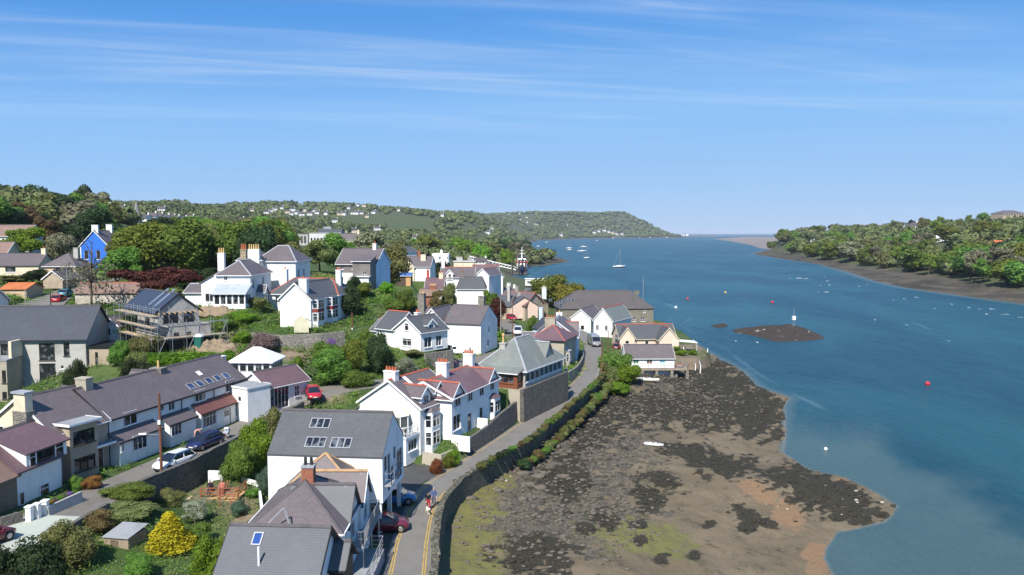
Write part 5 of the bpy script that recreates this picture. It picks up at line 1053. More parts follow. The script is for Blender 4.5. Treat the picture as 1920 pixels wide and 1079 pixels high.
def ground_material():
    m, nt, b, _ = nodes('ground'); p = posn(nt)
    n1 = noise(nt, p, .12, 6, .6); n2 = noise(nt, p, 1.3, 5, .65); n3 = noise(nt, p, 5.0, 3)
    grass = mixc(nt, ramp(nt, n1, .35, .65), (.042, .074, .018), (.075, .105, .03)); grass = mixc(nt, ramp(nt, n2, .45, .75, 0, .7), grass, (.03, .055, .012))
    earth = mixc(nt, ramp(nt, n2, .3, .7), (.24, .185, .125), (.16, .12, .08))
    land_c = mixc(nt, attr(nt, 'earth').outputs['Fac'], grass, earth); land_c = mixc(nt, attr(nt, 'wooded').outputs['Fac'], land_c, mixc(nt, n1, (.05, .06, .025), (.09, .10, .045)))
    n4 = noise(nt, p, .5, 8, .75)
    mud = mixc(nt, ramp(nt, n1, .35, .65), (.130, .102, .063), (.168, .133, .086)); mud = mixc(nt, ramp(nt, n4, .5, .66, 0, .75), mud, (.06, .05, .033)); mud = mixc(nt, ramp(nt, noise(nt, p, 2.6, 6, .75), .56, .66, 0, .6), mud, (.05, .043, .028))
    wd = mm(nt, 'ADD', mm(nt, 'MULTIPLY', attr(nt, 'weed').outputs['Fac'], 1.25), mm(nt, 'MULTIPLY', mm(nt, 'SUBTRACT', n2, .5), 1.5)); wd = mm(nt, 'ADD', wd, mm(nt, 'MULTIPLY', mm(nt, 'SUBTRACT', n3, .5), .6))
    weedc = mixc(nt, ramp(nt, n3, .35, .7), (.022, .020, .013), (.055, .047, .03))
    rk = mixc(nt, ramp(nt, n3, .3, .7), (.07, .058, .042), (.15, .125, .095)); rk = mixc(nt, ramp(nt, n2, .5, .72), rk, (.04, .034, .025))
    rka = mm(nt, 'ADD', attr(nt, 'rock').outputs['Fac'], mm(nt, 'MULTIPLY', mm(nt, 'SUBTRACT', n2, .5), 1.2))
    al = mixc(nt, ramp(nt, n2, .35, .7), (.15, .14, .045), (.115, .105, .045))
    ala = mm(nt, 'ADD', attr(nt, 'algae').outputs['Fac'], mm(nt, 'MULTIPLY', mm(nt, 'SUBTRACT', n2, .5), .8))
    sa = mm(nt, 'ADD', attr(nt, 'sand').outputs['Fac'], mm(nt, 'MULTIPLY', mm(nt, 'SUBTRACT', n2, .5), .9))
    sp1 = noise(nt, p, 1.5, 6, .8); sp2 = mm(nt, 'MULTIPLY', ramp(nt, sp1, .50, .58), ramp(nt, rka, .3, .6)); rk = mixc(nt, sp2, rk, (.04, .038, .024))
    fc = mixc(nt, ramp(nt, rka, .4, .62), mud, rk); fc = mixc(nt, ramp(nt, ala, .35, .8), fc, al); fc = mixc(nt, ramp(nt, sa, .4, .75), fc, mixc(nt, ramp(nt, n3, .3, .7), (.24, .145, .075), (.17, .115, .07)))
    fc = mixc(nt, ramp(nt, wd, .34, .68), fc, weedc)
    col = mixc(nt, attr(nt, 'fore').outputs['Fac'], land_c, fc)
    nt.links.new(col, b.inputs['Base Color']); b.inputs['Roughness'].default_value = .85; b.inputs['Specular IOR Level'].default_value = .2
    h = mm(nt, 'ADD', n3, mm(nt, 'MULTIPLY', n2, 1.2)); bump(nt, b, h, .7, .12); return m
GROUND = ground_material()
WEED = [(1330, 715, 130, 40, 10), (1240, 762, 210, 42, 3), (1400, 770, 80, 50, 20), (1120, 790, 70, 50, -40), (1345, 868, 80, 26, 12), (1300, 850, 60, 16, 10), (1560, 930, 120, 40, 18), (1600, 965, 60, 25, 10), (1490, 905, 40, 16, 12), (1400, 965, 28, 14, 20), (1405, 990, 20, 12, 0), (1240, 905, 45, 16, 20), (1215, 935, 30, 22, 0), (1140, 975, 25, 18, 20), (1100, 990, 18, 14, 0), (1195, 985, 20, 9, 0), (1200, 1015, 14, 9, 0), (1430, 980, 30, 9, 20), (1000, 1040, 70, 40, 0), (1060, 900, 60, 45, -30), (1240, 1050, 16, 12, 0), (1330, 985, 12, 8, 0), (1300, 1040, 14, 8, 0)]
ROCK = [(1050, 900, 190, 130, -30), (980, 990, 140, 100, 0), (1180, 760, 200, 60, 0), (1230, 720, 90, 35, 0), (940, 900, 70, 40, -30), (1120, 990, 120, 60, 0)]
ALGAE = [(890, 950, 60, 60, 10), (895, 1040, 75, 70, 0), (875, 1075, 45, 50, 0), (945, 905, 30, 20, 0), (1200, 1010, 120, 40, 10), (1180, 738, 26, 10, 0)]
SAND = [(1430, 925, 60, 22, 30), (1475, 960, 45, 30, 40), (1480, 885, 35, 12, 15), (1575, 900, 25, 8, 10), (1530, 1050, 25, 40, 0), (1185, 745, 30, 7, 0)]
EARTH = [(370, 650, 55, 28, 20), (320, 668, 80, 16, 0), (620, 745, 30, 14, 0), (430, 655, 30, 40, 0), (560, 665, 60, 12, 0), (410, 925, 50, 18, 0), (455, 960, 40, 25, 0), (1300, 690, 60, 30, 10), (1290, 655, 30, 10, 0), (940, 520, 60, 8, 0)]
def attrs(o, x, y, z, msk, sdl):
    px, py = topix(x, y, z); rg = (fbm(px / 26, py / 13, 31) - .5) * 1.7 + (fbm(px / 7, py / 3.6, 33, 3) - .5) * 1.6; me = o.data; fo = (~msk).astype(float)
    colattr(me, 'fore', fo); near = np.hypot(x, y) < 300
    base = np.where(near, 0, np.clip(.75 + rg * .3, 0, 1))
    colattr(me, 'weed', np.maximum(blob(px, py, WEED, rg) * near, np.where(near, .12, np.clip(.38 + (fbm(x / 9, y / 14, 37) - .5) * .9, 0, 1)))); colattr(me, 'rock', np.maximum(blob(px, py, ROCK, rg) * near, base)); colattr(me, 'algae', blob(px, py, ALGAE, rg * .6) * near); colattr(me, 'sand', blob(px, py, SAND, rg * .8) * near)
    colattr(me, 'wooded', np.clip((np.hypot(x, y) - 240) / 120, 0, 1) * np.where((fbm(x / 260, y / 420, 55) > .63) & (px < 900) & (y > 1100), .6, 1))
    colattr(me, 'earth', blob(px, py, EARTH, rg * .6) * near)
xs = np.arange(-125, 75, .6); ys = np.r_[np.arange(16, 180, .55), np.arange(180, 262, 1.0)]
GX, GY = np.meshgrid(xs, ys); gz, gm, gs = height(GX.ravel(), GY.ravel())
near_g = gridmesh('ground', GX, GY, gz.reshape(GX.shape), GROUND); tag(near_g, 'village ground with gardens, banks and muddy foreshore', kind='structure'); attrs(near_g, GX.ravel(), GY.ravel(), gz, gm, gs)
aa = np.linspace(-1.5, 1.5, 420); tt = np.exp(np.linspace(math.log(255), math.log(8500), 230))
AX, TY = np.meshgrid(aa, tt); FX = AX * TY; fz, fm, fs = height(FX.ravel(), TY.ravel())
far_g = gridmesh('hills', FX, TY, fz.reshape(FX.shape), GROUND); tag(far_g, 'far wooded hills and shores on both sides of the strait', kind='structure'); attrs(far_g, FX.ravel(), TY.ravel(), fz, fm, fs)
sx_ = np.concatenate([np.arange(-420, -124, 4.0)]); LX, LY = np.meshgrid(sx_, np.arange(16, 262, 4.0)); lz, lm, ls = height(LX.ravel(), LY.ravel())
side_g = gridmesh('hillside', LX, LY, lz.reshape(LX.shape), GROUND); tag(side_g, 'green hillside beyond the left edge of the village', kind='structure'); attrs(side_g, LX.ravel(), LY.ravel(), lz, lm, ls)

# ------------------------------------------------------------------ water
def water_material():
    m, nt, b, _ = nodes('water'); p = posn(nt); sh = attr(nt, 'shore').outputs['Fac']; fo = attr(nt, 'foam').outputs['Fac']
    mp = nt.nodes.new('ShaderNodeMapping'); mp.inputs['Scale'].default_value = (1, .35, 1); mp.inputs['Rotation'].default_value = (0, 0, R(-18)); nt.links.new(p, mp.inputs[0])
    n1 = noise(nt, mp.outputs[0], .02, 5, .6, .8); n2 = noise(nt, mp.outputs[0], .12, 4, .6, .4)
    col = mixc(nt, ramp(nt, n1, .35, .68), (.006, .042, .060), (.014, .076, .092)); col = mixc(nt, ramp(nt, n2, .5, .75, 0, .35), col, (.024, .075, .10))
    sd = mm(nt, 'ADD', sh, mm(nt, 'MULTIPLY', mm(nt, 'SUBTRACT', n1, .5), .5)); col = mixc(nt, ramp(nt, sd, .25, .95), col, (.055, .095, .095))
    ed = ramp(nt, sh, .88, 1.0); col = mixc(nt, ed, col, (.15, .14, .11))
    col = mixc(nt, mm(nt, 'MULTIPLY', ramp(nt, mm(nt, 'ADD', fo, mm(nt, 'MULTIPLY', mm(nt, 'SUBTRACT', n2, .5), .8)), .5, 1.0), .18), col, (.22, .32, .36))
    nt.links.new(col, b.inputs['Base Color']); b.inputs['Roughness'].default_value = .35; b.inputs['Specular IOR Level'].default_value = .2
    w1 = noise(nt, mp.outputs[0], .9, 4, .65); w2 = noise(nt, mp.outputs[0], .16, 3, .6); h = mm(nt, 'ADD', w1, mm(nt, 'MULTIPLY', w2, 2.5)); bump(nt, b, h, .9, .5); return m
aa = np.concatenate([np.linspace(-1.2, -.1, 20), np.linspace(-.08, .8, 260), np.linspace(.82, 1.6, 20)]); tt = np.concatenate([np.exp(np.linspace(math.log(18), math.log(700), 420)), np.exp(np.linspace(math.log(720), math.log(40000), 90))])
AX, TY = np.meshgrid(aa, tt); WX = AX * TY; wx, wy = WX.ravel(), TY.ravel()
water = gridmesh('water', WX, TY, np.zeros_like(WX), water_material()); tag(water, 'wind-ruffled blue-green water of the strait', kind='structure')
dl = pdist(wx, wy, WATERLINE); dr = pdist(wx, wy, RCOAST[:13]); wpx, wpy = topix(wx, wy, np.zeros_like(wx))
SHAL = np.clip((wpy - np.interp(wpx, [1300, 1420, 1500, 1640, 1760, 1920, 2200], [650, 712, 742, 790, 850, 930, 1060])) / 120 + .2 + (fbm(wpx / 90, wpy / 50, 77) - .5) * 1.0, 0, 1) * (dl < 70) * (wpx > 1290) * .85
shore = np.maximum(np.clip(1 - dl / 3.5, 0, 1), np.clip(1 - dr / 10, 0, 1)); shore = np.maximum(shore, SHAL)
colattr(water.data, 'shore', shore)
FOAM = [[(1255, 598), (1300, 625), (1360, 655), (1420, 700), (1480, 735), (1560, 775)], [(1252, 570), (1290, 588), (1296, 598), (1270, 612)], [(1060, 486), (1074, 492), (1066, 497), (1030, 502), (990, 520)], [(1700, 600), (1760, 625), (1830, 640)]]
foam = np.zeros(len(wx))
for l in FOAM: q = [(v.x, v.y) for v in [at(*p, 0) for p in l]]; dd_ = pdist(wx, wy, q); foam = np.maximum(foam, np.clip(1 - dd_ / (wy * .009 + .6), 0, 1) * (.35 + fbm(wx / 9, wy / 14, 13)))
colattr(water.data, 'foam', foam)
# sand flats beyond the right-hand headland, low land at the strait's mouth
def flat(name, label, pts, z, mat):
    m = MB(); m.poly([at(*p, z) for p in pts]); return tag(m.build(name, mat), label, kind='structure')
FLATM = paint('tidal_sand', (.20, .165, .15), .9, .1, .01)
flat('sand_flat', 'brown tidal sand flats beyond the right-hand headland', [(1338, 448.5), (1375, 453.5), (1410, 460.5), (1425, 466), (1452, 468.5), (1520, 466), (1560, 447), (1460, 445), (1400, 444.6)], .12, FLATM)
fl_ = thing('low_point', 'low pale spit with white buildings at the strait mouth', 'spit', deep(1300, 440, 7000)); 
m = MB(); 
for i in range(14): c0 = deep(1272 + i * 5.2, 440, 7000); m.box(c0.x - 14, c0.y - 20, -1, c0.x + 14, c0.y + 20, random.uniform(6, 13) if i < 6 else random.uniform(4, 8))
m.build('shore', paint('far_shore', (.16, .15, .14), .9), fl_)
m = MB()
for i in range(5): c0 = deep(1276 + i * 3.4 + random.uniform(-1, 1), 440, 6950); m.box(c0.x - 6, c0.y - 5, 5, c0.x + 6, c0.y + 5, random.uniform(14, 24))
m.build('building', WPAINT, fl_)

# ------------------------------------------------------------------ road surfaces and markings
ASPH = paint('asphalt', (.175, .163, .146), .9, .16, .6, c2=(.135, .126, .113)); ASPH2 = paint('lane_asphalt', (.17, .155, .135), .92, .16, .5, c2=(.13, .118, .10)); YEL = paint('yellow_line', (.50, .33, .07), .8, .3, 2.0); WLINE = paint('white_line', (.6, .6, .58), .8, .25, 2.0)
def strip(name, l, r, mat, label=None, dz=0.0, parent=None, across=4):
    m = MB(); n = len(l)
    for i in range(n - 1):
        for k in range(across):
            a, b = k / across, (k + 1) / across
            f = lambda j, t: Vector(l[j]) * (1 - t) + Vector(r[j]) * t + Vector((0, 0, dz))
            m.poly([f(i, a), f(i, b), f(i + 1, b), f(i + 1, a)])
    o = m.build(name, mat, parent)
    if parent is None: tag(o, label, kind='structure')
    return o
road = strip('road', *STRIPS['road'], ASPH, 'narrow asphalt shore road with yellow edge lines')
lane = strip('lane', LANE_L, LANE_R, ASPH2, 'upper lane in front of the white terrace')
street = strip('street', ST_L, ST_R, ASPH2, 'upper street climbing past the parked cars')
upper = strip('upper_road', UP_L, UP_R, ASPH, 'road on the left hillside behind the flats')
def offline(base, inward, off, w, i0, i1, mat, dz=.012, z=ROADZ):
    b = np.array(base); t = np.gradient(b, axis=0); t /= np.linalg.norm(t, axis=1)[:, None]; nrm = np.c_[t[:, 1], -t[:, 0]] * inward
    a = addz(b + nrm * off, z); c = addz(b + nrm * (off + w), z); strip('yellow_line', a[i0:i1], c[i0:i1], mat, dz=dz, parent=road, across=1)
offline(ROAD_L, 1, .05, .09, 0, ri(150), YEL); offline(ROAD_L, 1, .24, .09, 0, ri(78), YEL); offline(ROAD_R, -1, .05, .09, 0, ri(76), YEL); offline(ROAD_R, -1, .24, .09, 0, ri(76), YEL); offline(ROAD_R, -1, .12, .07, ri(84), ri(150), paint('worn_white_line', (.38, .37, .34), .85, .3, 1.0))
tag(MB().poly([(x, y, 9.685) for x, y in CARPARK[::-1]]).build('car_park', ASPH2), 'small asphalt car park in front of the big white house', kind='structure')
fcl = [(-11.6, 44), (-11.6, 72.3), (-13.2, 77), (-11.6, 82.6)]; fcr = [(ROAD_L[int(i)][0] - .1, ROAD_L[int(i)][1]) for i in (ri(44), ri(72.3), ri(77), ri(81.5))]
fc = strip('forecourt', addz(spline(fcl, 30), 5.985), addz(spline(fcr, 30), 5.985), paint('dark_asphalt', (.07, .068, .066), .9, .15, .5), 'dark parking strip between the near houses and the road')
pv = strip('driveway', np.array([(-38.9, 47, 9.03), (-38.3, 55, 8.95), (-38.0, 59.5, 8.88)]), np.array([(-34.1, 47, 9.03), (-33.7, 55, 8.95), (-33.4, 59.0, 8.88)]), paint('concrete', (.40, .42, .36), .9, .15, .4), 'pale concrete drive at the lower left corner', .03)

# ------------------------------------------------------------------ walls along the road
def wallpath(name, label, line, z0, z1, th, mat, cat='wall', jig=.0, cap=None, z1b=None):
    """a wall following a plan line; z0, z1 may vary linearly along it"""
    p = np.array(line, float); t = np.gradient(p, axis=0); t /= np.linalg.norm(t, axis=1)[:, None]; nr = np.c_[t[:, 1], -t[:, 0]]; n = len(p); m = MB(); rings = []
    s = np.r_[0, np.cumsum(np.linalg.norm(np.diff(p, axis=0), axis=1))]; s /= s[-1]
    for i in range(n):
        a = p[i] - nr[i] * th / 2; b = p[i] + nr[i] * th / 2; zz0 = z0 if np.isscalar(z0) else np.interp(s[i], np.linspace(0, 1, len(z0)), z0); zz1 = (z1 if np.isscalar(z1) else np.interp(s[i], np.linspace(0, 1, len(z1)), z1)) + random.uniform(-jig, jig)
        rings.append([(a[0], a[1], zz0), (b[0] + .15 * nr[i][0], b[1] + .15 * nr[i][1], zz0), (b[0], b[1], zz1), (a[0], a[1], zz1)])
    m.loft(rings); o = m.build(name, mat); return tag(o, label, cat)
MOSSY = masonry('mossy_stone', (.11, .105, .08), (.17, .16, .125), .42, .24, (.06, .06, .04))
SWL = np.array(spline(ROAD_R + [.62, 0], 150))
wallpath('sea_wall', 'rough stone sea wall between the shore road and the beach', SWL[:104], .3, [6.65, 6.6, 6.45, 6.35], .55, MOSSY, jig=.12)
tp = MB()
for i in range(3, 46):
    c0 = SWL[i] + rng.uniform(-.12, .12, 2); 
    for k in range(2):
        x, y = c0 + rng.uniform(-.2, .2, 2); a = .14 + random.random() * .14; tp.hexa([(x - a, y - a, 6.5), (x + a, y - a * .9, 6.5), (x + a * .9, y + a, 6.5), (x - a, y + a, 6.5), (x - a * .7, y - a * .6, 6.68 + a * .6), (x + a * .7, y - a * .6, 6.66 + a * .5), (x + a * .6, y + a * .7, 6.68 + a * .5), (x - a * .7, y + a * .6, 6.69 + a * .4)])
cp_ = tp.build('coping_stones', MOSSY, bpy.data.objects['sea_wall']); cp_['kind'] = 'stuff'
# retaining wall below the verandah house, garden wall below the paired houses
q = [V.g(-1.2, -1.75, 0), V.g(V.L + .35, -1.75, 0), V.g(V.L + .35, 13.2, 0), V.g(V.L - 1.0, 16.5, 0)]
wallpath('retaining_wall', 'high dark stone retaining wall under the glazed verandah', [(v.x, v.y) for v in q[1:]], 5.8, 10.35, .5, DSTONE)
MB().hexa([V.g(-.6, -1.7, 5.9), V.g(V.L + .2, -1.7, 5.9), V.g(V.L + .2, -.02, 5.9), V.g(-.6, -.02, 5.9), V.g(-.6, -1.7, 10.28), V.g(V.L + .2, -1.7, 10.28), V.g(V.L + .2, -.02, 10.28), V.g(-.6, -.02, 10.28)]).build('plinth', BUFF, V.root)
gw = GW
wallpath('garden_wall', 'dark stone garden wall in front of the paired white houses', gw, 5.8, [7.7, 7.9, 8.5, 8.7], .35, DSTONE, jig=.04)
rw_ = np.array(spline([ROAD_L[ri(y)] + [-.65, .1] for y in (121, 128, 136, 146, 158)], 30))
wallpath('roadside_wall', 'curved stone roadside wall below the grey house', rw_, 5.8, [8.2, 7.6, 7.2, 7.0], .35, STONE, jig=.03)
lw_ = LW
wallpath('lane_wall', 'tall dark stone wall holding up the upper lane', lw_, 5.9, [9.5, 9.2, 9.2, 9.3, 10.0], .45, DSTONE, jig=.05)
wallpath('drive_wall', 'low stone wall along the concrete drive', [(-33.7, 46), (-33.2, 52), (-32.9, 58), (-32.6, 61)], 6.5, 9.35, .35, DSTONE, jig=.05)
ent = ROAD_L[ri(79)]; wallpath('entrance_wall', 'grey rendered entrance wall with pillar below the flower pots', [(ent[0] - 2.6, ent[1] + 3.2), (ent[0] - .6, ent[1] + 2.2), (ent[0] + .6, ent[1] + 4.2)], 5.8, 7.3, .25, BUFF)
wallpath('garden_terrace_wall', 'stone terrace wall in front of the bay window house', [(-40, 116.5), (-35, 115), (-29, 116.5), (-26, 119)], 12.5, 15.9, .4, STONE, jig=.15)
wallpath('lower_terrace_wall', 'rubble wall below the white picket fence', [(-41, 108.5), (-36, 107.6), (-29.5, 109.2)], 10.2, 12.5, .4, STONE, jig=.12)
wallpath('cottage_retaining_wall', 'low stone wall between the white cottage and the car park', [(-13.2, 116.2), (-9.4, 120.6), (-9.9, 124.6), (-13, 128.6)], 9.3, 12.75, .35, STONE, jig=.06)
wallpath('fence_side_wall', 'stone wall below the orange timber fence', [(-25.5, 134), (-20, 131.8), (-16.2, 130.5)], 13, 16.2, .4, STONE, jig=.1)
# ------------------------------------------------------------------ plants
def mesh_np(name, V, F, mats, midx=None, smooth=False):
    me = bpy.data.meshes.new(name); me.vertices.add(len(V)); me.vertices.foreach_set('co', V.astype(np.float32).ravel())
    k = F.shape[1]; me.loops.add(F.size); me.loops.foreach_set('vertex_index', F.ravel().astype(np.int32)); me.polygons.add(len(F)); me.polygons.foreach_set('loop_start', np.arange(0, F.size, k, dtype=np.int32))
    for m in mats: me.materials.append(m)
    if midx is not None: me.polygons.foreach_set('material_index', midx.astype(np.int32))
    me.update(calc_edges=True)
    if smooth: me.shade_smooth()
    return me
def leaves(C, Nn, size, r, tilt=.7):
    """bent leaf sprays (quads) at centres C facing roughly along Nn"""
    n = len(C); d = Nn + r.normal(0, tilt, (n, 3)); d /= np.linalg.norm(d, axis=1)[:, None] + 1e-9
    a = np.cross(d, r.normal(0, 1, (n, 3))); a /= np.linalg.norm(a, axis=1)[:, None] + 1e-9; b = np.cross(d, a)
    s = size * r.uniform(.55, 1.35, (n, 1)); a = a * s; b = b * s * r.uniform(.5, .9, (n, 1)); k = d * s * .25
    V = np.stack([C - a - k, C - b * .8, C + a - k, C + b], 1).reshape(-1, 3); F = np.arange(4 * n).reshape(n, 4); return V, F
def blobs(lobes, r, n=7, m=9, f=.82):
    Vs, Fs, o = [], [], 0
    for (cx, cy, cz, rx, ry, rz) in lobes:
        th = np.linspace(.05, math.pi - .05, n); ph = np.linspace(0, 2 * math.pi, m, endpoint=False); T, P = np.meshgrid(th, ph, indexing='ij'); j = r.uniform(.82, 1.1, T.shape)
        V = np.stack([cx + rx * f * j * np.sin(T) * np.cos(P), cy + ry * f * j * np.sin(T) * np.sin(P), cz + rz * f * j * np.cos(T)], -1).reshape(-1, 3)
        i = np.arange(n * m).reshape(n, m); F = np.stack([i[:-1], np.roll(i, -1, 1)[:-1], np.roll(i, -1, 1)[1:], i[1:]], -1).reshape(-1, 4); Vs.append(V); Fs.append(F + o); o += n * m
    return np.vstack(Vs), np.vstack(Fs)
def crown_lobes(kind, r):
    L = []
    if kind == 'round':
        L.append((r.normal(0, .04), r.normal(0, .04), .58, .24, .24, .27))
        for i in range(13): a = r.uniform(0, 6.28); q = r.uniform(.12, .36); z = r.uniform(.3, .88); s = r.uniform(.08, .2); q *= 1.15 - abs(z - .55) * 1.1; L.append((q * math.cos(a), q * math.sin(a), z, s, s, s * .85))
    elif kind == 'tall':
        for i in range(9): z = .3 + .075 * i; q = .13 * math.sin(math.pi * (z - .1)); a = r.uniform(0, 6.28); s = .2 * math.sin(math.pi * min(.92, z * .9)) + .05; L.append((q * math.cos(a), q * math.sin(a), z, s, s, s))
    elif kind == 'cone':
        for i in range(8): z = .12 + .105 * i; s = .30 * (1 - z) + .03; L.append((r.normal(0, .02), r.normal(0, .02), z, s, s, .12))
    elif kind == 'dome':
        L.append((0, 0, .36, .36, .36, .42))
        for i in range(12): a = r.uniform(0, 6.28); q = r.uniform(.18, .36); z = r.uniform(.15, .7) * (1.1 - q); s = r.uniform(.13, .2); L.append((q * math.cos(a), q * math.sin(a), z + .1, s, s, s))
    elif kind == 'spread':
        for i in range(12): a = r.uniform(0, 6.28); q = r.uniform(.05, .46); z = .78 - q * .35 + r.uniform(-.12, .1); s = r.uniform(.12, .19); L.append((q * math.cos(a), q * math.sin(a), z, s * 1.2, s * 1.2, s * .6))
    elif kind == 'hedge':
        for i in range(14): L.append((-.5 + i / 13, r.normal(0, .01), .5 + r.normal(0, .03), .09, .085, .48))
    return L
def make_crown(kind, n, size, seed, core=True, thin=1.0):
    r = np.random.default_rng(seed); L = crown_lobes(kind, r); A = np.array([l[3] * l[5] for l in L]); A = A / A.sum(); C, Nn = [], []
    for l, k in zip(L, (A * n).astype(int) + 1):
        d = r.normal(0, 1, (k, 3)); d[:, 2] += .25; d /= np.linalg.norm(d, axis=1)[:, None]; q = r.uniform(.72, 1.08, (k, 1)) if thin >= 1 else r.uniform(.4, 1.15, (k, 1)); e = np.array(l[3:6]); C.append(np.array(l[:3]) + d * e * q); Nn.append(d)
    C = np.vstack(C); Nn = np.vstack(Nn); ins = np.zeros(len(C), bool)
    for l in L: ins |= (((C - np.array(l[:3])) / np.array(l[3:6])) ** 2).sum(1) < .42
    C, Nn = C[~ins], Nn[~ins]; V, F = leaves(C, Nn, size, r)
    if core: V2, F2 = blobs(L, r, f=.70); F = np.vstack([F, F2 + len(V)]); V = np.vstack([V, V2])
    V[:, 2] = np.maximum(V[:, 2], .01); return V, F
def make_trunk(seed, h=.55, r0=.028, limbs=5, lean=.03, twig=0):
    r = random.Random(seed); m = MB(); p = Vector((0, 0, -.04)); pts = [p]
    for i in range(4): p = p + Vector((r.uniform(-lean, lean), r.uniform(-lean, lean), h / 4)); pts.append(p)
    for i in range(4): m.cyl(pts[i], pts[i + 1], r0 * (1 - .17 * i), r0 * (1 - .17 * (i + 1)), 7, False)
    for i in range(limbs):
        b = pts[r.choice((2, 3, 4))]; a = r.uniform(0, 6.28); e = b + Vector((math.cos(a) * .2, math.sin(a) * .2, r.uniform(.12, .3))); mid = b.lerp(e, .5) + Vector((0, 0, .03)); m.cyl(b, mid, r0 * .5, r0 * .35, 5, False); m.cyl(mid, e, r0 * .35, r0 * .15, 5, False)
        for k in range(twig):
            s0 = mid.lerp(e, r.random()); m.cyl(s0, s0 + Vector((r.uniform(-.12, .12), r.uniform(-.12, .12), r.uniform(.02, .18))), r0 * .14, r0 * .04, 4, False)
            s0 = b.lerp(mid, r.random()); m.cyl(s0, s0 + Vector((r.uniform(-.14, .14), r.uniform(-.14, .14), r.uniform(.02, .14))), r0 * .12, r0 * .04, 4, False)
    return m
BARK = paint('bark', (.10, .08, .06), .95, .25, 2.0); GBARK = paint('grey_bark', (.24, .22, .18), .95, .25, 2.0)
FM = {'green': foliage('leaf_green', (.065, .115, .018), (.105, .165, .03)), 'bright': foliage('leaf_bright', (.075, .16, .012), (.12, .22, .02)), 'dark': foliage('leaf_dark', (.020, .038, .014), (.038, .062, .022)),
      'olive': foliage('leaf_olive', (.10, .115, .035), (.14, .15, .055)), 'grey': foliage('leaf_greygreen', (.12, .12, .07), (.16, .155, .095)), 'gold': foliage('leaf_gold', (.22, .17, .010), (.40, .30, .015), (.5, .38, .03)),
      'yellow': foliage('leaf_yellowgreen', (.085, .115, .016), (.125, .155, .025)), 'copper': foliage('leaf_copper', (.055, .022, .014), (.10, .04, .022), (.13, .06, .03)), 'blue': foliage('leaf_bluegreen', (.04, .075, .045), (.07, .11, .07)),
      'gorse': foliage('leaf_gorse', (.10, .095, .012), (.12, .08, .02)), 'brown': foliage('leaf_brown', (.10, .075, .03), (.13, .10, .045)), 'blossom': foliage('leaf_blossom', (.06, .09, .03), (.30, .32, .24), (.7, .7, .6), mottling=2.5), 'pinkb': foliage('leaf_pink', (.08, .06, .05), (.16, .12, .11), (.38, .24, .30), mottling=2.0), 'red': foliage('leaf_red', (.12, .04, .02), (.17, .07, .025)), 'purple': foliage('leaf_purple', (.12, .06, .2), (.2, .12, .3))}
PROTO = {}
def proto(kind, lod, var):
    k = (kind, lod, var)
    if k not in PROTO:
        n, s = {'near': (8000, .019), 'mid': (5200, .025), 'far': (1500, .045)}[lod]
        if kind == 'bare': V, F = make_crown('round', int(n * .28), s * .8, 900 + var, False, .5)
        else: V, F = make_crown(kind, n, s, 100 * var + hash_s(kind) + len(lod))
        PROTO[k] = mesh_np('crown', V, F, [FM['green']]); 
    return PROTO[k]
def hash_s(s): return sum(ord(c) * (i + 3) for i, c in enumerate(s)) % 97
TR = {}
def trunk_mesh(kind, var):
    k = (kind, var)
    if k not in TR:
        m = make_trunk(hash_s(kind) + var, .95 if kind == 'bare' else .5, .022 if kind == 'bare' else .026, 11 if kind == 'bare' else 5, .03, 7 if kind == 'bare' else 0); me = bpy.data.meshes.new('trunk'); me.from_pydata(m.v, [], m.f); me.materials.append(BARK); me.shade_smooth(); TR[k] = me
    return TR[k]
TREES = []
def plant(name, label, cat, x, y, h, w, kind, mat, lod, group=None, z=None, rot=None, trunk=True, sx=None, bark=None):
    """a tree or bush: trunk and crown under one root"""
    if kind == 'dome': h *= 1.2
    z = hz(x, y) if z is None else z; var = len(TREES) % 3; rot = random.uniform(0, 6.28) if rot is None else rot
    o = bpy.data.objects.new(name, None); COL.objects.link(o); o.location = (x, y, z - .05); o.rotation_euler = (0, 0, rot); ORIG[o.name] = Vector(o.location); tag(o, label, cat, group)
    wn = {'round': .85, 'tall': .5, 'cone': .62, 'dome': .98, 'spread': 1.1, 'hedge': 1.1, 'bare': .85}[kind]; s = w / wn
    jit = random.uniform(.8, 1.2)
    for nm, me, mt in (('trunk', trunk_mesh(kind, var) if trunk else None, bark or BARK), ('crown', proto(kind, lod, var), FM[mat])):
        if me is None: continue
        c = bpy.data.objects.new(nm, me); COL.objects.link(c); c.parent = o; c.scale = (s, (sx / wn if sx else s * jit), h); c.material_slots[0].link = 'OBJECT'; c.material_slots[0].material = mt
    TREES.append((x, y, h, w)); return o
def ptree(label, px, ptop, t, wpx, kind, mat, cat='tree', group=None, lod=None, name=None, hmin=2.0, bark=None):
    x = (px - CX) / FOC * t; g = hz(x, t); zt = deep(px, ptop, t).z; h = max(zt - g, hmin); w = wpx / FOC * t
    lod = lod or ('near' if t < 125 else 'mid' if t < 300 else 'far')
    return plant(name or ('%s_tree' % {'cone': 'conifer', 'bare': 'bare', 'spread': 'spreading'}.get(kind, 'leafy') if cat == 'tree' else 'shrub' if cat == 'shrub' else cat), label, cat, x, t, h, w, kind, mat, lod, group, g, trunk=True, bark=bark)
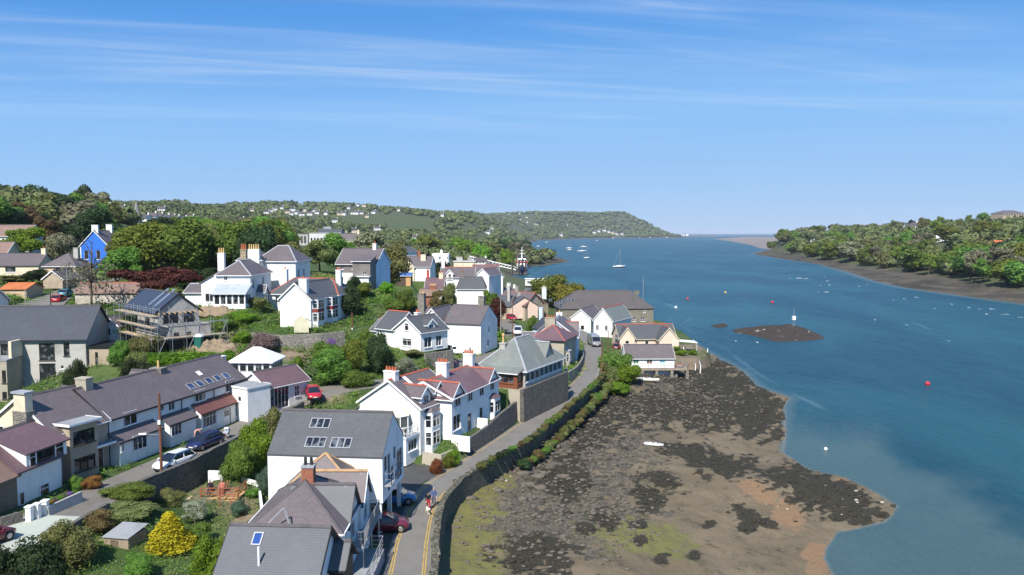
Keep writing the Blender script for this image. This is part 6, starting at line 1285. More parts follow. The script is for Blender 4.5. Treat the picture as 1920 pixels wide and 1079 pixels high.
# -- trees one can point to
for a in [
 ('golden conifer beside the weathered garden shed', 300, 958, 58, 98, 'cone', 'gold'), ('bright green leafy tree left of the near slate house', 390, 1003, 52, 100, 'dome', 'bright'),
 ('white blossoming tree below the timber deck', 352, 940, 64, 62, 'round', 'blossom'), ('dark conifer against the grey flats', 130, 678, 100, 48, 'dome', 'dark'),
 ('tall bare silver birch above the flats', 168, 470, 136, 92, 'bare', 'grey'), ('wide copper-leaved beech behind the half-built house', 300, 488, 138, 150, 'spread', 'copper'),
 ('fresh green tree left of the copper beech', 222, 462, 158, 95, 'round', 'green'), ('dark evergreen behind the half-built house', 345, 520, 150, 60, 'round', 'dark'), ('dark yew between copper beech and villa', 385, 500, 158, 60, 'round', 'dark'),
 ('golden-leaved tree above the copper beech', 352, 422, 230, 44, 'round', 'gorse'), ('bright green tree behind the cream terrace house', 45, 428, 200, 72, 'round', 'bright'), ('olive-grey domed tree left of the blue house', 112, 434, 212, 66, 'dome', 'grey'),
 ('yellow-green tree below the dark skyline pines', 105, 400, 300, 52, 'round', 'yellow'), ('huge dark evergreen on the left skyline', 75, 345, 470, 62, 'dome', 'dark'), ('lone dark pine standing up from the left skyline', 166, 351, 560, 34, 'tall', 'dark'),
 ('very dark tree at the left edge below the skyline', 14, 390, 235, 70, 'round', 'dark'), ('dark evergreen clump left of the yellow-green tree', 66, 398, 250, 66, 'round', 'dark'), ('dark spreading tree behind the blue house', 130, 418, 262, 60, 'round', 'dark'),
 ('tall olive tree with pale trunk behind the slate-hung house', 735, 462, 172, 46, 'tall', 'olive'), ('dark cypress mass left of the white cottage', 706, 626, 112, 66, 'dome', 'dark'), ('yellow-green cypress in the garden clump', 660, 640, 109, 42, 'tall', 'yellow'),
 ('mid-green cypress at the left of the garden clump', 618, 656, 106, 52, 'tall', 'green'), ('low leafy tree at the foot of the garden clump', 668, 695, 104.5, 80, 'dome', 'green'), ('flowering laurel below the white cottage', 760, 668, 112.5, 50, 'dome', 'blossom'),
 ('round-headed tree beside the peach cottage', 1250, 612, 190, 30, 'round', 'green'), ('domed yellow-green willow behind the warehouse', 1034, 512, 282, 92, 'dome', 'yellow'), ('golden brown rounded shrub tree behind the warehouse', 1070, 526, 272, 70, 'dome', 'gorse'), ('low brown shrub at the water behind the warehouse', 1085, 534, 275, 38, 'dome', 'brown'),
 ('dark tree between the bay window house and the fence', 655, 540, 134, 40, 'tall', 'dark'), ('olive tree right of the villa', 548, 450, 172, 70, 'round', 'olive'), ('green tree between villa and slate-hung house', 600, 448, 186, 74, 'round', 'olive'), ('tall olive tree left of the slate-hung house', 632, 440, 200, 50, 'tall', 'green'),
 ('feathery bare tree behind the villa chimneys', 505, 420, 215, 70, 'bare', 'grey'), ('bare twiggy tree above the villa roof', 455, 415, 222, 74, 'bare', 'grey'), ('copper shrub tree beside the upper street', 928, 562, 168, 28, 'tall', 'copper'), ('green tree by the upper street lamp', 918, 540, 176, 36, 'round', 'green'),
 ('small tree in front of the dormer house', 838, 530, 160, 34, 'round', 'olive'), ('thin brown tree left of the dormer house', 818, 545, 158, 26, 'round', 'brown'), ('shaded tree behind the orange garage', 20, 520, 158, 60, 'round', 'olive'), ('dark tree beside the tan hipped house', 62, 505, 160, 50, 'round', 'dark')]: ptree(*a)
# -- shrubs and hedges one can point to
for a in [
 ('large rounded green shrub beside the white car', 226, 906, 65, 96, 'dome', 'green'), ('grey-green shrub against the lane wall', 302, 918, 67.2, 70, 'dome', 'olive'), ('low dark shrub bank below the lane wall', 215, 950, 61.5, 130, 'dome', 'olive'), ('blue-green rounded shrub near the deck', 434, 940, 66, 40, 'dome', 'blue'), ('small green shrub by the white stepped wall', 462, 925, 69.5, 26, 'dome', 'green'),
 ('green shrub at the front of the dormer cottage', 128, 893, 66.2, 32, 'dome', 'green'), ('russet shrub by the tan house corner', 154, 892, 66.8, 42, 'dome', 'red'), ('dark hedge at the bottom left corner', 30, 1000, 48.5, 120, 'dome', 'dark'), ('brambly hedge below the concrete drive', 110, 985, 53.5, 110, 'dome', 'olive'), ('dark bramble thicket beside the garden shed', 160, 955, 58.5, 70, 'dome', 'brown'),
 ('dark green shrub below the golden conifer', 240, 1035, 53, 70, 'dome', 'green'), ('mixed shrub right of the golden conifer', 352, 985, 60, 70, 'dome', 'green'), ('leafy bank beside the modern house', 470, 790, 76, 90, 'dome', 'bright'), ('dark leafy shrub under the upper lane', 440, 825, 73, 70, 'dome', 'green'), ('shrubs at the top of the lane wall', 495, 770, 84, 60, 'dome', 'olive'),
 ('shrub with silver leaves against the modern house', 487, 875, 70, 34, 'dome', 'blue'), ('pink rhododendron on the bank below the bay window house', 492, 622, 113, 60, 'dome', 'pinkb'), ('green bush on the villa bank', 448, 585, 122, 70, 'dome', 'bright'), ('dark bush under the villa bank', 415, 590, 119, 60, 'dome', 'green'), ('rounded olive bush beside the villa conservatory', 480, 555, 127, 42, 'dome', 'olive'), ('long leafy bank above the dug earth', 455, 622, 115, 46, 'dome', 'bright'),
 ('dark bank shrub left of the half-built house', 235, 590, 120, 70, 'dome', 'green'), ('olive scrub below the scaffolding', 265, 625, 109, 80, 'dome', 'olive'), ('deep green shrub beside the flats', 222, 640, 108, 50, 'dome', 'green'), ('dark thicket between flats and terrace', 255, 672, 100.5, 90, 'dome', 'dark'), ('pale shrub right of the tan stair tower', 246, 655, 102.5, 44, 'dome', 'olive'),
 ('golden green bush beside the slate-hung house', 682, 530, 144, 26, 'tall', 'yellow'), ('bright bush right of the blue-white gable', 722, 527, 150, 34, 'dome', 'bright'), ('dark shrub below the slate-hung house', 663, 515, 147, 34, 'dome', 'dark'), ('green hedge before the garden shed', 740, 560, 140, 60, 'dome', 'green'), ('green shrub above the orange fence', 760, 540, 142, 40, 'dome', 'green'),
 ('shrub between cottage and car park', 775, 668, 117, 40, 'dome', 'olive'), ('bushes at the upper street corner', 1000, 590, 172, 26, 'dome', 'green'), ('clipped hedge beside the big white house', 932, 620, 158, 24, 'dome', 'bright'), ('dark shrubs below the clipped hedge', 928, 655, 150, 22, 'dome', 'dark'),
 ('red flowering shrub by the entrance wall', 818, 860, 79, 32, 'dome', 'red'), ('green palm-like shrub in the front garden corner', 848, 842, 82, 34, 'dome', 'bright'), ('yellowing bush beside the garden wall', 838, 850, 81, 28, 'dome', 'yellow'),
 ('leafy hedge at the left of the white cottage', 690, 620, 118, 40, 'dome', 'green'), ('garden border below the bay window house', 610, 640, 113.6, 50, 'dome', 'green'), ('dark purple shrub in the terrace garden', 617, 632, 115, 22, 'dome', 'purple'), ('hedge right of the pyramid conservatory', 548, 672, 104, 50, 'dome', 'bright'), ('ivy bush on the verandah wall end', 1060, 690, 122, 14, 'dome', 'bright')]: ptree(*a, cat='shrub', hmin=.9)
a0 = at(290, 690, 12.5); plant('hedge', 'long bright clipped hedge below the building site', 'hedge', -45.5, 105.8, 2.2, 13.5, 'hedge', 'bright', 'near', None, rot=R(8), trunk=False, sx=7.0)
# -- greenery along the sea wall and the bank below the road
SEEN_ = set()
for i in list(range(40, 104)) + list(range(46, 104)):
    lowr = len(TREES) > 0 and i in SEEN_; SEEN_.add(i); x, y = SWL[i] + rng.uniform(-.1, .25, 2) + (np.array([1.5, -.6]) if lowr else np.array([.35, -.15])); h = random.uniform(.4, .8) * (1 + .8 * (i > 85)) * (1.6 if lowr else 1)
    plant('wall_shrub', 'low green shrub sprouting along the top of the sea wall' if not lowr else 'scrubby bush at the seaward foot of the sea wall', 'shrub', x, y, h, random.uniform(.9, 1.5) * (1.3 if lowr else 1), 'dome', random.choice(['olive', 'dark', 'brown', 'green', 'olive']), 'mid', 'shrubs along the sea wall' if not lowr else 'shrubs below the sea wall', 6.5 if not lowr else 4.5, trunk=False)
for px, pt, t, w, mt, lb in [(1152, 658, 143, 66, 'green', 'big leafy bush left of the boathouse'), (1178, 682, 140, 62, 'bright', 'bright green bush falling to the beach by the boathouse'), (1140, 682, 136, 44, 'olive', 'olive bush at the road edge by the boathouse'), (1130, 715, 129, 40, 'olive', 'scrubby bush where the sea wall ends'), (1160, 715, 131, 60, 'bright', 'low green growth at the head of the beach'), (1112, 735, 122, 40, 'olive', 'tangled bush on the seaward side of the wall')]: ptree(lb, px, pt, t, w, 'dome', mt, 'shrub', hmin=1.5)
for px, pt, t, w in [(1268, 648, 176, 26), (1280, 655, 172, 24), (1302, 655, 175, 20)]: ptree('low grass-green bush on the rocky point', px, pt, t, w, 'dome', 'bright', 'shrub', 'bushes on the rocky point', hmin=.8)

# -- woods: individual trees, placed on the land and kept clear of the houses
HOUSES_PX = [(150, 208, 428, 206), (555, 645, 428, 590), (600, 642, 440, 465), (740, 800, 470, 260), (806, 848, 470, 250), (0, 72, 425, 195), (800, 960, 480, 200), (640, 715, 462, 150), (245, 268, 372, 610)]
def clear(px, ptop, t, w):
    for x0, x1, y, th in HOUSES_PX:
        if t < th + 4 and px + w / 2 > x0 and px - w / 2 < x1 and ptop < y + 45: return False
    return True
def wood(label, group, n, pxr, tr, hr, mats, kinds=('round', 'round', 'tall', 'dome'), sep=.6, lod=None, region=None, name='leafy_tree', wr=(.75, 1.15), mintop=0):
    done = []; k = 0; tries = 0
    while k < n and tries < n * 40:
        tries += 1; px = random.uniform(*pxr); t = math.exp(random.uniform(math.log(tr[0]), math.log(tr[1]))); x = (px - CX) / FOC * t; h = random.uniform(*hr); w = h * random.uniform(*wr)
        if any((x - a) ** 2 + (t - b) ** 2 < (sep * (w + c) / 2) ** 2 for a, b, c in done): continue
        zz, mk, sd = height(np.array([x]), np.array([t])); 
        if not mk[0] or sd[0] < 6: continue
        if region and not region(px, t, x, zz[0]): continue
        g = float(zz[0]); ptop = topix(x, t, g + h)[1]; wp = w / t * FOC
        if ptop < mintop or not clear(px, ptop, t, wp): continue
        if any((x - P_[0].x - P_[1].x * P_[3] / 2 - P_[2].x * P_[4] / 2) ** 2 + (t - P_[0].y - P_[1].y * P_[3] / 2 - P_[2].y * P_[4] / 2) ** 2 < (w / 2 + (P_[3] + P_[4]) / 3.2) ** 2 for P_ in PADS): continue
        mt = random.choice(mats); plant(name, label[mt] if isinstance(label, dict) else label, 'tree', x, t, h, w, random.choice(kinds), mt, lod or ('mid' if t < 260 else 'far'), group, g); done.append((x, t, w)); k += 1
def by(mats, tail):
    nm = {'green': 'mid-green', 'bright': 'bright green', 'dark': 'dark evergreen', 'olive': 'olive green', 'grey': 'grey-green', 'yellow': 'yellow-green', 'brown': 'brownish bare', 'copper': 'coppery'}
    return {m: nm[m] + ' ' + tail for m in nm}
mx = ['green', 'olive', 'olive', 'grey', 'dark', 'green']
wood(by(mx, 'tree in the wood behind the villa'), 'trees in the wood behind the villa', 62, (205, 650), (168, 330), (9, 16), mx + ['green', 'yellow', 'olive'], mintop=408)
wood(by(mx, 'tree on the slope left of the blue house'), 'trees on the left hillside', 36, (-60, 215), (225, 480), (10, 16), mx + ['brown'], mintop=356)
wood(by(mx, 'tree in the valley between villa and modern block'), 'trees in the valley', 34, (230, 760), (330, 700), (9, 14), mx + ['yellow'], mintop=412, region=lambda px, t, x, z: not (540 < px < 650 and t > 430))
wood(by(['green', 'olive', 'dark', 'grey'], 'tree among the houses above the pier'), 'trees above the pier', 20, (700, 900), (205, 430), (6, 10), ['green', 'olive', 'dark', 'grey'])
wood(by(['bright', 'green', 'yellow'], 'tree in the fresh green wood on the near promontory'), 'fresh green wood behind the pier', 24, (770, 960), (640, 1050), (13, 19), ['bright', 'bright', 'green', 'yellow'], lod='far')
wood(by(['dark', 'olive', 'grey'], 'tree at the tip of the near promontory'), 'dark wood behind the pier', 14, (915, 1010), (700, 1150), (13, 20), ['dark', 'dark', 'olive', 'grey'], lod='far')
rm_ = ['green', 'olive', 'olive', 'grey', 'green', 'yellow', 'green', 'yellow', 'dark', 'olive']
wood(by(rm_, 'tree in the front rank of the right-hand wood'), 'front trees of the right-hand wood', 85, (1440, 1985), (400, 1500), (13, 20), rm_, lod='far', sep=.5, region=lambda px, t, x, z: t < np.interp(px, [1440, 1489, 1549, 1644, 1725, 1806, 1860, 1920, 2000], [1600, 1300, 1040, 820, 690, 600, 530, 500, 490]))
wood(by(rm_, 'tree higher up in the right-hand wood'), 'upper trees of the right-hand wood', 50, (1455, 1990), (480, 1500), (12, 18), rm_, lod='far', sep=.5, region=lambda px, t, x, z: t > np.interp(px, [1440, 1489, 1549, 1644, 1725, 1806, 1860, 1920, 2000], [1500, 1250, 1000, 790, 670, 580, 515, 490, 480]) and not (1835 < px < 1915 and 480 < t < 700))
# ------------------------------------------------------------------ far houses on the hills
def ghit(px, py, lift=3.0, t0=230, t1=7000):
    tt = np.exp(np.linspace(math.log(t0), math.log(t1), 260)); d = ray(px, py); zr_ = CAM_H + d.z / d.y * tt; xx = d.x / d.y * tt
    zz, mk, _ = height(xx, tt); k = np.where((zr_ <= zz + lift) & mk)[0]
    return (xx[k[0]], tt[k[0]], zz[k[0]]) if len(k) else None
FARM = {}
def far_proto(kind):
    if kind in FARM: return FARM[kind]
    L, W, e, r_ = {'a': (11, 8, 4.8, 8), 'b': (8, 8, 5, 8.4), 'c': (20, 8, 5, 8.2)}[kind]; w = MB(); T = lambda x, y, z: (x - L / 2, y - W / 2, z)
    w.box(0, 0, -4, L, W, e, T).poly([T(0, 0, e), T(0, W, e), T(0, W / 2, r_)]).poly([T(L, 0, e), T(L, W, e), T(L, W / 2, r_)]); r = MB()
    for a, b in ((0, 1), (1, 0)):
        y0 = -.5 if a == 0 else W + .5; r.hexa([T(-.3, y0, e - .4), T(L + .3, y0, e - .4), T(L + .3, W / 2, r_), T(-.3, W / 2, r_), T(-.3, y0, e - .1), T(L + .3, y0, e - .1), T(L + .3, W / 2, r_ + .3), T(-.3, W / 2, r_ + .3)])
    c = MB().box(L - 1.4, W / 2 - .6, r_ - 1, L - .2, W / 2 + .6, r_ + 1.8, T); n = MB()
    for x in np.arange(1.2, L - 2, 3.0):
        for z in (1, 3.1): n.box(x, -.06, z, x + 1.2, -.01, z + 1.2, T)
    out = []
    for nm, m, mt in (('wall', w, WHITE), ('roof', r, SLATE), ('chimney', c, WHITE), ('window', n, GLASS)):
        me = bpy.data.meshes.new(nm); me.from_pydata(m.v, [], m.f); me.materials.append(mt); out.append((nm, me))
    FARM[kind] = out; return out
FARH = []
def far_house(px, py, kind, label, group, rot=None, wall=None, roof=None, t=None, s=1.0):
    h = ghit(px, py) if t is None else (pw(px, t)[0], t, hz(pw(px, t)[0], t))
    if h is None: return
    x, y, z = h; o = bpy.data.objects.new('far_house', None); COL.objects.link(o); o.location = (x, y, z); o.rotation_euler = (0, 0, random.uniform(-.5, .5) if rot is None else rot); o.scale = (s, s, s); tag(o, label, 'house', group); ORIG[o.name] = Vector((x, y, z))
    for nm, me in far_proto(kind):
        c = bpy.data.objects.new(nm, me); COL.objects.link(c); c.parent = o
        if nm == 'wall' and wall: c.material_slots[0].link = 'OBJECT'; c.material_slots[0].material = wall
        if nm == 'roof' and roof: c.material_slots[0].link = 'OBJECT'; c.material_slots[0].material = roof
    FARH.append((px, py, y, 14 * s / y * FOC)); return o
grp = [('small white house on the left hillside below the skyline', 'white houses on the left hillside', 'ab', [(135, 376), (78, 397), (88, 392), (133, 397), (188, 374), (212, 389), (228, 393), (161, 393), (178, 410), (194, 409), (303, 394)]),
       ('slate roofed house of the pale terrace in the valley', 'terrace in the valley', 'b', [(273, 416), (286, 411), (300, 411), (311, 413), (322, 412), (332, 415), (344, 415), (358, 413)]),
       ('scattered white house in the middle of the wooded hill', 'scattered houses on the wooded hill', 'ab', [(412, 377), (454, 416), (478, 418), (499, 421), (472, 395), (489, 431), (628, 415), (748, 395), (707, 430), (664, 435), (644, 443), (830, 404)]),
       ('white house in the dense hillside village', 'hillside village', 'ab', [(500, 400), (508, 396), (515, 393), (529, 391), (540, 398), (547, 402), (549, 394), (557, 400), (566, 403), (572, 396), (581, 402), (590, 396), (596, 401), (611, 402), (637, 402), (646, 402), (662, 400), (670, 400), (677, 400), (688, 407), (701, 399)]),
       ('white house along the skyline of the hill', 'skyline houses', 'ab', [(648, 381), (654, 383), (663, 383), (672, 385), (683, 386), (694, 387), (710, 388), (654, 391)]),
       ('white house on the hill above the near promontory', 'houses above the promontory', 'ab', [(925, 397), (939, 402), (954, 402), (974, 401), (987, 410), (976, 413), (988, 418), (922, 428), (915, 437), (1008, 423), (1004, 422), (1063, 425)]),
       ('white house in the row along the far shore', 'far shore row', 'ab', [(1114, 437), (1123, 436), (1133, 437), (1141, 437), (1148, 438), (1156, 440), (1166, 440), (1052, 442)])]
for lb, gr, ks, pts in grp:
    for i, (px, py) in enumerate(pts): far_house(px, py, ks[i % len(ks)], lb, gr, s=1.0 if 'far shore' not in lb else 1.9, roof=GSLATE if i % 3 == 0 else None, wall=CREAM if i % 5 == 4 else None)
far_house(901, 470, 'a', 'white bungalow at the edge of the fresh green wood', None, .1, t=560, s=.8); far_house(918, 472, 'b', 'white house with tall chimney left of the pier', None, .3, t=540, s=.7); far_house(778, 447, 'b', 'single white house in the trees above the flat-roofed house', None, .2)
far_house(1877, 440, 'c', 'red roofed brick house in the right-hand wood', None, .2, BRICK, ORROOF, t=600, s=.75); far_house(1897, 455, 'c', 'grey roofed house in the right-hand wood', None, -.1, GREYR, GSLATE, t=540, s=.8); far_house(1765, 457, 'c', 'long white roof among the right-hand trees', None, .1, WHITE, WPAINT, t=760, s=.8); far_house(1702, 421, 'a', 'white house on the right skyline', None, .1, t=1080, s=1.1); far_house(1712, 421, 'b', 'second white house on the right skyline', None, .1, t=1080, s=1.1)
hh = pw(1896, 900); big = House('hilltop_block', 'broad brown hilltop building on the right skyline', ('w', hh[0] - 12, 900), ('w', hh[0] + 18, 905), 54, 18, 40, 57.4, roof='hip', hp=8, wall=TAN, rm=SLATE, cat='building', pad=False)
for i in range(8): big.winl('F', 1 + i * 3.5, 51, 3 + i * 3.5, 53.4, 2)
big.done()
far_house(1523, 476, 'b', 'white hut on the beach under the right-hand wood', None, .2, t=1190, s=.7); far_house(1549, 478, 'b', 'blue-white tented hut on the right-hand beach', None, .9, SKYW, SKYW, t=1120, s=.8)
# ------------------------------------------------------------------ far woods, one mass
def far_wood(name, label, n, pxr, tr, seed, region=None, dens=None):
    r = np.random.default_rng(seed); px = r.uniform(*pxr, n); t = np.exp(r.uniform(math.log(tr[0]), math.log(tr[1]), n)); x = (px - CX) / FOC * t; z, mk, sd = height(x, t); ok = mk & (sd > 4)
    rad = (4.2 + t / 420) * r.uniform(.7, 1.3, n); hgt = (7 + t / 700) * r.uniform(.8, 1.25, n)
    ft = fbm(x / 260, t / 420, 55); ok &= ~((ft > .63) & (t > 1100) & (px < 900))            # open fields
    top = topix(x, t, z + hgt)[1]; bot = topix(x, t, z)[1]; wp = rad / t * FOC
    for hx, hy, ht, hw in FARH: ok &= ~((np.abs(px - hx) < hw / 2 + wp * .7) & (t < ht * 1.01) & (top < hy + 1.5) & (t > ht * .5))
    for P_ in PADS: ok &= np.hypot(x - P_[0].x, t - P_[0].y) > (P_[3] + P_[4]) * .7 + rad
    if region is not None: ok &= region(px, t, x, z)
    i = np.where(ok)[0]; Vs, Fs, Ts, o = [], [], [], 0
    for j in i:
        k = 46 if t[j] < 1500 else 26; d = r.normal(0, 1, (k, 3)); d[:, 2] = np.abs(d[:, 2]) * .9 - .25; d /= np.linalg.norm(d, axis=1)[:, None]; q = r.uniform(.8, 1.12, (k, 1)); C = np.array([x[j], t[j], z[j] + hgt[j] * .5]) + d * np.array([rad[j], rad[j], hgt[j] * .55]) * q
        V, F = leaves(C, d, rad[j] * .3, r, .5); b, f = blobs([(x[j], t[j], z[j] + hgt[j] * .45, rad[j], rad[j], hgt[j] * .55)], r, 5, 7, .85); F = np.vstack([F, f + len(V)]); V = np.vstack([V, b]); Vs.append(V); Fs.append(F + o); Ts.append(np.full(len(V), r.random())); o += len(V)
    me = mesh_np(name, np.vstack(Vs), np.vstack(Fs), [FARW]); colattr(me, 'tint', np.concatenate(Ts)); ob = bpy.data.objects.new(name, me); COL.objects.link(ob); tag(ob, label, 'wood', kind='stuff'); print('WOOD', name, len(i)); return ob
def farw_mat():
    m, nt, b, out = nodes('far_foliage'); t = attr(nt, 'tint').outputs['Fac']; p = posn(nt); cr = nt.nodes.new('ShaderNodeValToRGB'); nt.links.new(t, cr.inputs[0]); e = cr.color_ramp.elements; e[0].color = (.05, .07, .03, 1); e[1].color = (.15, .18, .055, 1)
    for q, c in ((.25, (.085, .115, .04)), (.45, (.13, .145, .065)), (.6, (.10, .14, .045)), (.75, (.135, .15, .065)), (.9, (.12, .16, .045))): k = e.new(q); k.color = rgba(c)
    col = mixc(nt, ramp(nt, noise(nt, p, .02, 4), .3, .7, 0, .5), cr.outputs[0], (.09, .105, .045)); nt.links.new(col, b.inputs['Base Color']); b.inputs['Roughness'].default_value = .8; b.inputs['Specular IOR Level'].default_value = .1; return m
FARW = farw_mat()
far_wood('left_hill_wood', 'far wooded hillside on the left shore', 12500, (-350, 1275), (420, 6000), 5, lambda px, t, x, z: ~((px > 700) & (t < 640)) & ~((px > 230) & (px < 700) & (t < 420)) & ~((px > 540) & (px < 655) & (t < 640)))
far_wood('headland_wood', 'even woodland covering the far headland bluff', 2600, (1000, 1275), (3600, 5900), 8)
far_wood('left_slope_wood', 'wood on the slope left of the village', 520, (-420, 150), (230, 520), 6, lambda px, t, x, z: px < 30)
far_wood('right_hill_wood', 'wood covering the back of the right-hand hill', 2200, (1455, 2300), (520, 1900), 7, lambda px, t, x, z: (t > np.interp(px, [1440, 1489, 1549, 1644, 1725, 1806, 1860, 1920, 2300], [1385, 1085, 862, 678, 566, 492, 432, 408, 400])) & ~((px > 1835) & (px < 1915) & (t < 640)))
# ------------------------------------------------------------------ vehicles
TYRE = paint('tyre_rubber', (.018, .018, .019), .85, .1, 3); RIM = gloss('alloy_rim', (.45, .45, .46), .3, metal=.8); CARGLASS = gloss('car_glass', (.012, .014, .017), .05, .8); LAMP = gloss('headlamp', (.65, .66, .66), .1, .8); TAIL = gloss('tail_lamp', (.35, .012, .012), .15, .7); PLATE = paint('number_plate', (.7, .7, .66), .5, .05); TRIM = paint('dark_plastic', (.025, .025, .027), .6, .1)
def car(name, label, x, y, z, yaw, color, kind='hatch', cat='car', group=None):
    root = thing(name, label, cat, (x, y, z), group); c, s = math.cos(yaw), math.sin(yaw)
    T = lambda a, b, h: Vector((x + a * c - b * s, y + a * s + b * c, z + h))
    P = {'hatch': dict(L=4.25, W=1.78, H=1.48, belt=.92, st=[(-2.12, .70, .80, .34), (-2.02, .82, .92, .24), (-1.2, .88, .93, .20), (.9, .88, .91, .20), (1.35, .87, .87, .2), (1.85, .80, .74, .24), (2.1, .66, .60, .32)], gb=(-1.95, 1.25), gt=(-1.45, .25), gw=(.82, .60)),
         'suv': dict(L=4.5, W=1.85, H=1.68, belt=1.05, st=[(-2.2, .76, .95, .36), (-2.1, .86, 1.04, .28), (-1.2, .92, 1.06, .25), (1.0, .92, 1.03, .25), (1.5, .9, .98, .26), (2.0, .84, .86, .3), (2.2, .72, .7, .36)], gb=(-2.05, 1.2), gt=(-1.8, .35), gw=(.85, .68)),
         'van': dict(L=4.4, W=1.83, H=1.82, belt=1.0, st=[(-2.18, .84, 1.0, .3), (-2.12, .89, 1.02, .25), (-1.0, .91, 1.02, .25), (1.1, .91, 1.0, .25), (1.6, .88, .95, .26), (2.05, .78, .78, .3), (2.18, .66, .62, .36)], gb=(-2.1, 1.5), gt=(-2.02, .65), gw=(.88, .76)),
         'bigvan': dict(L=5.5, W=2.0, H=2.5, belt=1.25, st=[(-2.75, .92, 1.25, .35), (-2.7, .98, 1.27, .3), (-1.0, 1.0, 1.27, .3), (1.5, 1.0, 1.25, .3), (2.0, .97, 1.15, .3), (2.55, .88, .95, .34), (2.75, .74, .75, .4)], gb=(-2.68, 2.1), gt=(-2.62, 1.2), gw=(.97, .88))}[kind]
    solid = kind in ('van', 'bigvan'); rings = []
    for a, w, zt, zb in P['st']: rings.append([T(a, -w * .92, zb), T(a, w * .92, zb), T(a, w, zb + .14), T(a, w, zt - .1), T(a, w * .93, zt), T(a, -w * .93, zt), T(a, -w, zt - .1), T(a, -w, zb + .14)])
    MB().loft(rings).build('body', color, root, True)
    b0, b1 = P['gb']; t0, t1 = P['gt']; wb, wt = P['gw']; zb, zt = P['belt'] - .04, P['H'] - .05
    lo = [(b0, -wb), (b1, -wb), (b1, wb), (b0, wb)]; hi = [(t0, -wt), (t1, -wt), (t1, wt), (t0, wt)]; mid = [((a[0] + b[0]) / 2 + (.06 if i in (1, 2) else -.06), (a[1] + b[1]) / 2 * 1.04) for i, (a, b) in enumerate(zip(lo, hi))]
    gl = MB().loft([[T(*p, zb) for p in lo], [T(*p, (zb + zt) / 2) for p in mid], [T(*p, zt) for p in hi]]); gl.build('window', CARGLASS if not solid else color, root)
    rf = MB().loft([[T(p[0] * 1.0, p[1] * 1.02, zt - .01) for p in hi], [T(p[0] * .97, p[1] * .9, zt + .05) for p in hi]]); rf.build('roof', color, root)
    pl = MB()
    for sg in (-1, 1):
        for (la, ha) in ((b0, t0), (b1, t1)): pl.bar(T(la, sg * wb * 1.0, zb), T(ha, sg * wt * 1.0, zt), .07)
        xm = (b0 + b1) / 2 - .1; pl.bar(T(xm, sg * (wb + .01), zb), T(xm - .05, sg * (wt + .02), zt), .09)
        pl.bar(T(t0, sg * wt, zt), T(t1, sg * wt, zt), .06)
    if not solid: pl.build('pillars', color, root)
    else:
        ws = MB(); ws.poly([T(b1 + .015, -wb + .1, zb + .08), T(b1 + .015, wb - .1, zb + .08), T((b1 + t1) / 2 + .085, wt * 1.0 - .02, (zb + zt) / 2 + .02), T((b1 + t1) / 2 + .085, -wt * 1.0 + .02, (zb + zt) / 2 + .02)]).poly([T((b1 + t1) / 2 + .085, -wt * 1.0 + .02, (zb + zt) / 2 + .03), T((b1 + t1) / 2 + .085, wt * 1.0 - .02, (zb + zt) / 2 + .03), T(t1 + .05, wt - .08, zt - .12), T(t1 + .05, -wt + .08, zt - .12)]); ws.build('windscreen', CARGLASS, root)
        for sg in (-1, 1):
            sw = MB(); q0, q1 = b1 - .55, b1 - 1.35; zz = (zb + zt) / 2 + .12; yy = lambda h: sg * (wb + (wt - wb) * (h - zb) / (zt - zb) + .035); sw.poly([T(q0, yy(zb + .1), zb + .1), T(q1, yy(zb + .1), zb + .1), T(q1, yy(zz), zz), T(q0 - .3, yy(zz), zz)]); sw.build('side_window', CARGLASS, root)
    L2 = P['L'] / 2; W = P['W'] / 2; r = .32 if kind != 'bigvan' else .36
    for a in (-L2 * .62, L2 * .66):
        for sg in (-1, 1):
            w = MB().cyl(T(a, sg * (W - .2), r), T(a, sg * (W + .02), r), r, r, 18).build('wheel', TYRE, root); MB().cyl(T(a, sg * (W + .021), r), T(a, sg * (W + .03), r), r * .64, r * .6, 14).build('rim', RIM, w)
            MB().cyl(T(a, sg * (W - .12), r), T(a, sg * (W - .005), r), r * 1.18, r * 1.18, 18).build('wheel_arch', TRIM, root)
    fx, fw, fz = P['st'][-1][0], P['st'][-1][1], P['st'][-1][2]
    for sg in (-1, 1):
        MB().hexa([T(fx - .3, sg * (fw - .02), fz - .02), T(fx - .02, sg * (fw - .25), fz - .06), T(fx - .02, sg * (fw - .25), fz - .2), T(fx - .3, sg * (fw + .08), fz - .14), T(fx - .28, sg * (fw + .04), fz + .05), T(fx + .02, sg * (fw - .25), fz - .02), T(fx + .02, sg * (fw - .22), fz - .18), T(fx - .26, sg * (fw + .1), fz - .1)]).build('headlight', LAMP, root)
        bx, bw, bz = P['st'][1][0], P['st'][1][1], P['st'][1][2]; MB().box(-.06, -.1, -.22, .05, .1, .02, lambda a, b, h: T(bx - .06 + a, sg * (bw - .12) + b, bz + h)).build('tail_light', TAIL, root)
        MB().box(-.07, -.09, -.06, .07, .09, .07, lambda a, b, h: T(b1 - .35 + a, sg * (W + .08) + b, P['belt'] + .06 + h)).build('mirror', color if kind != 'bigvan' else TRIM, root)
    MB().box(-.01, -.26, -.055, .02, .26, .055, lambda a, b, h: T(fx + .005 + a, b, .46 + h)).build('number_plate', PLATE, root); MB().box(-.03, -.26, -.055, 0, .26, .055, lambda a, b, h: T(P['st'][0][0] - .005 + a, b, .62 + h)).build('number_plate', PLATE, root)
    MB().box(-.03, -.42, -.09, .012, .42, .09, lambda a, b, h: T(fx + a, b, .34 + h)).build('grille', TRIM, root)
    return root
def cpaint(n, c): return gloss(n, c, .28, .5, .6)
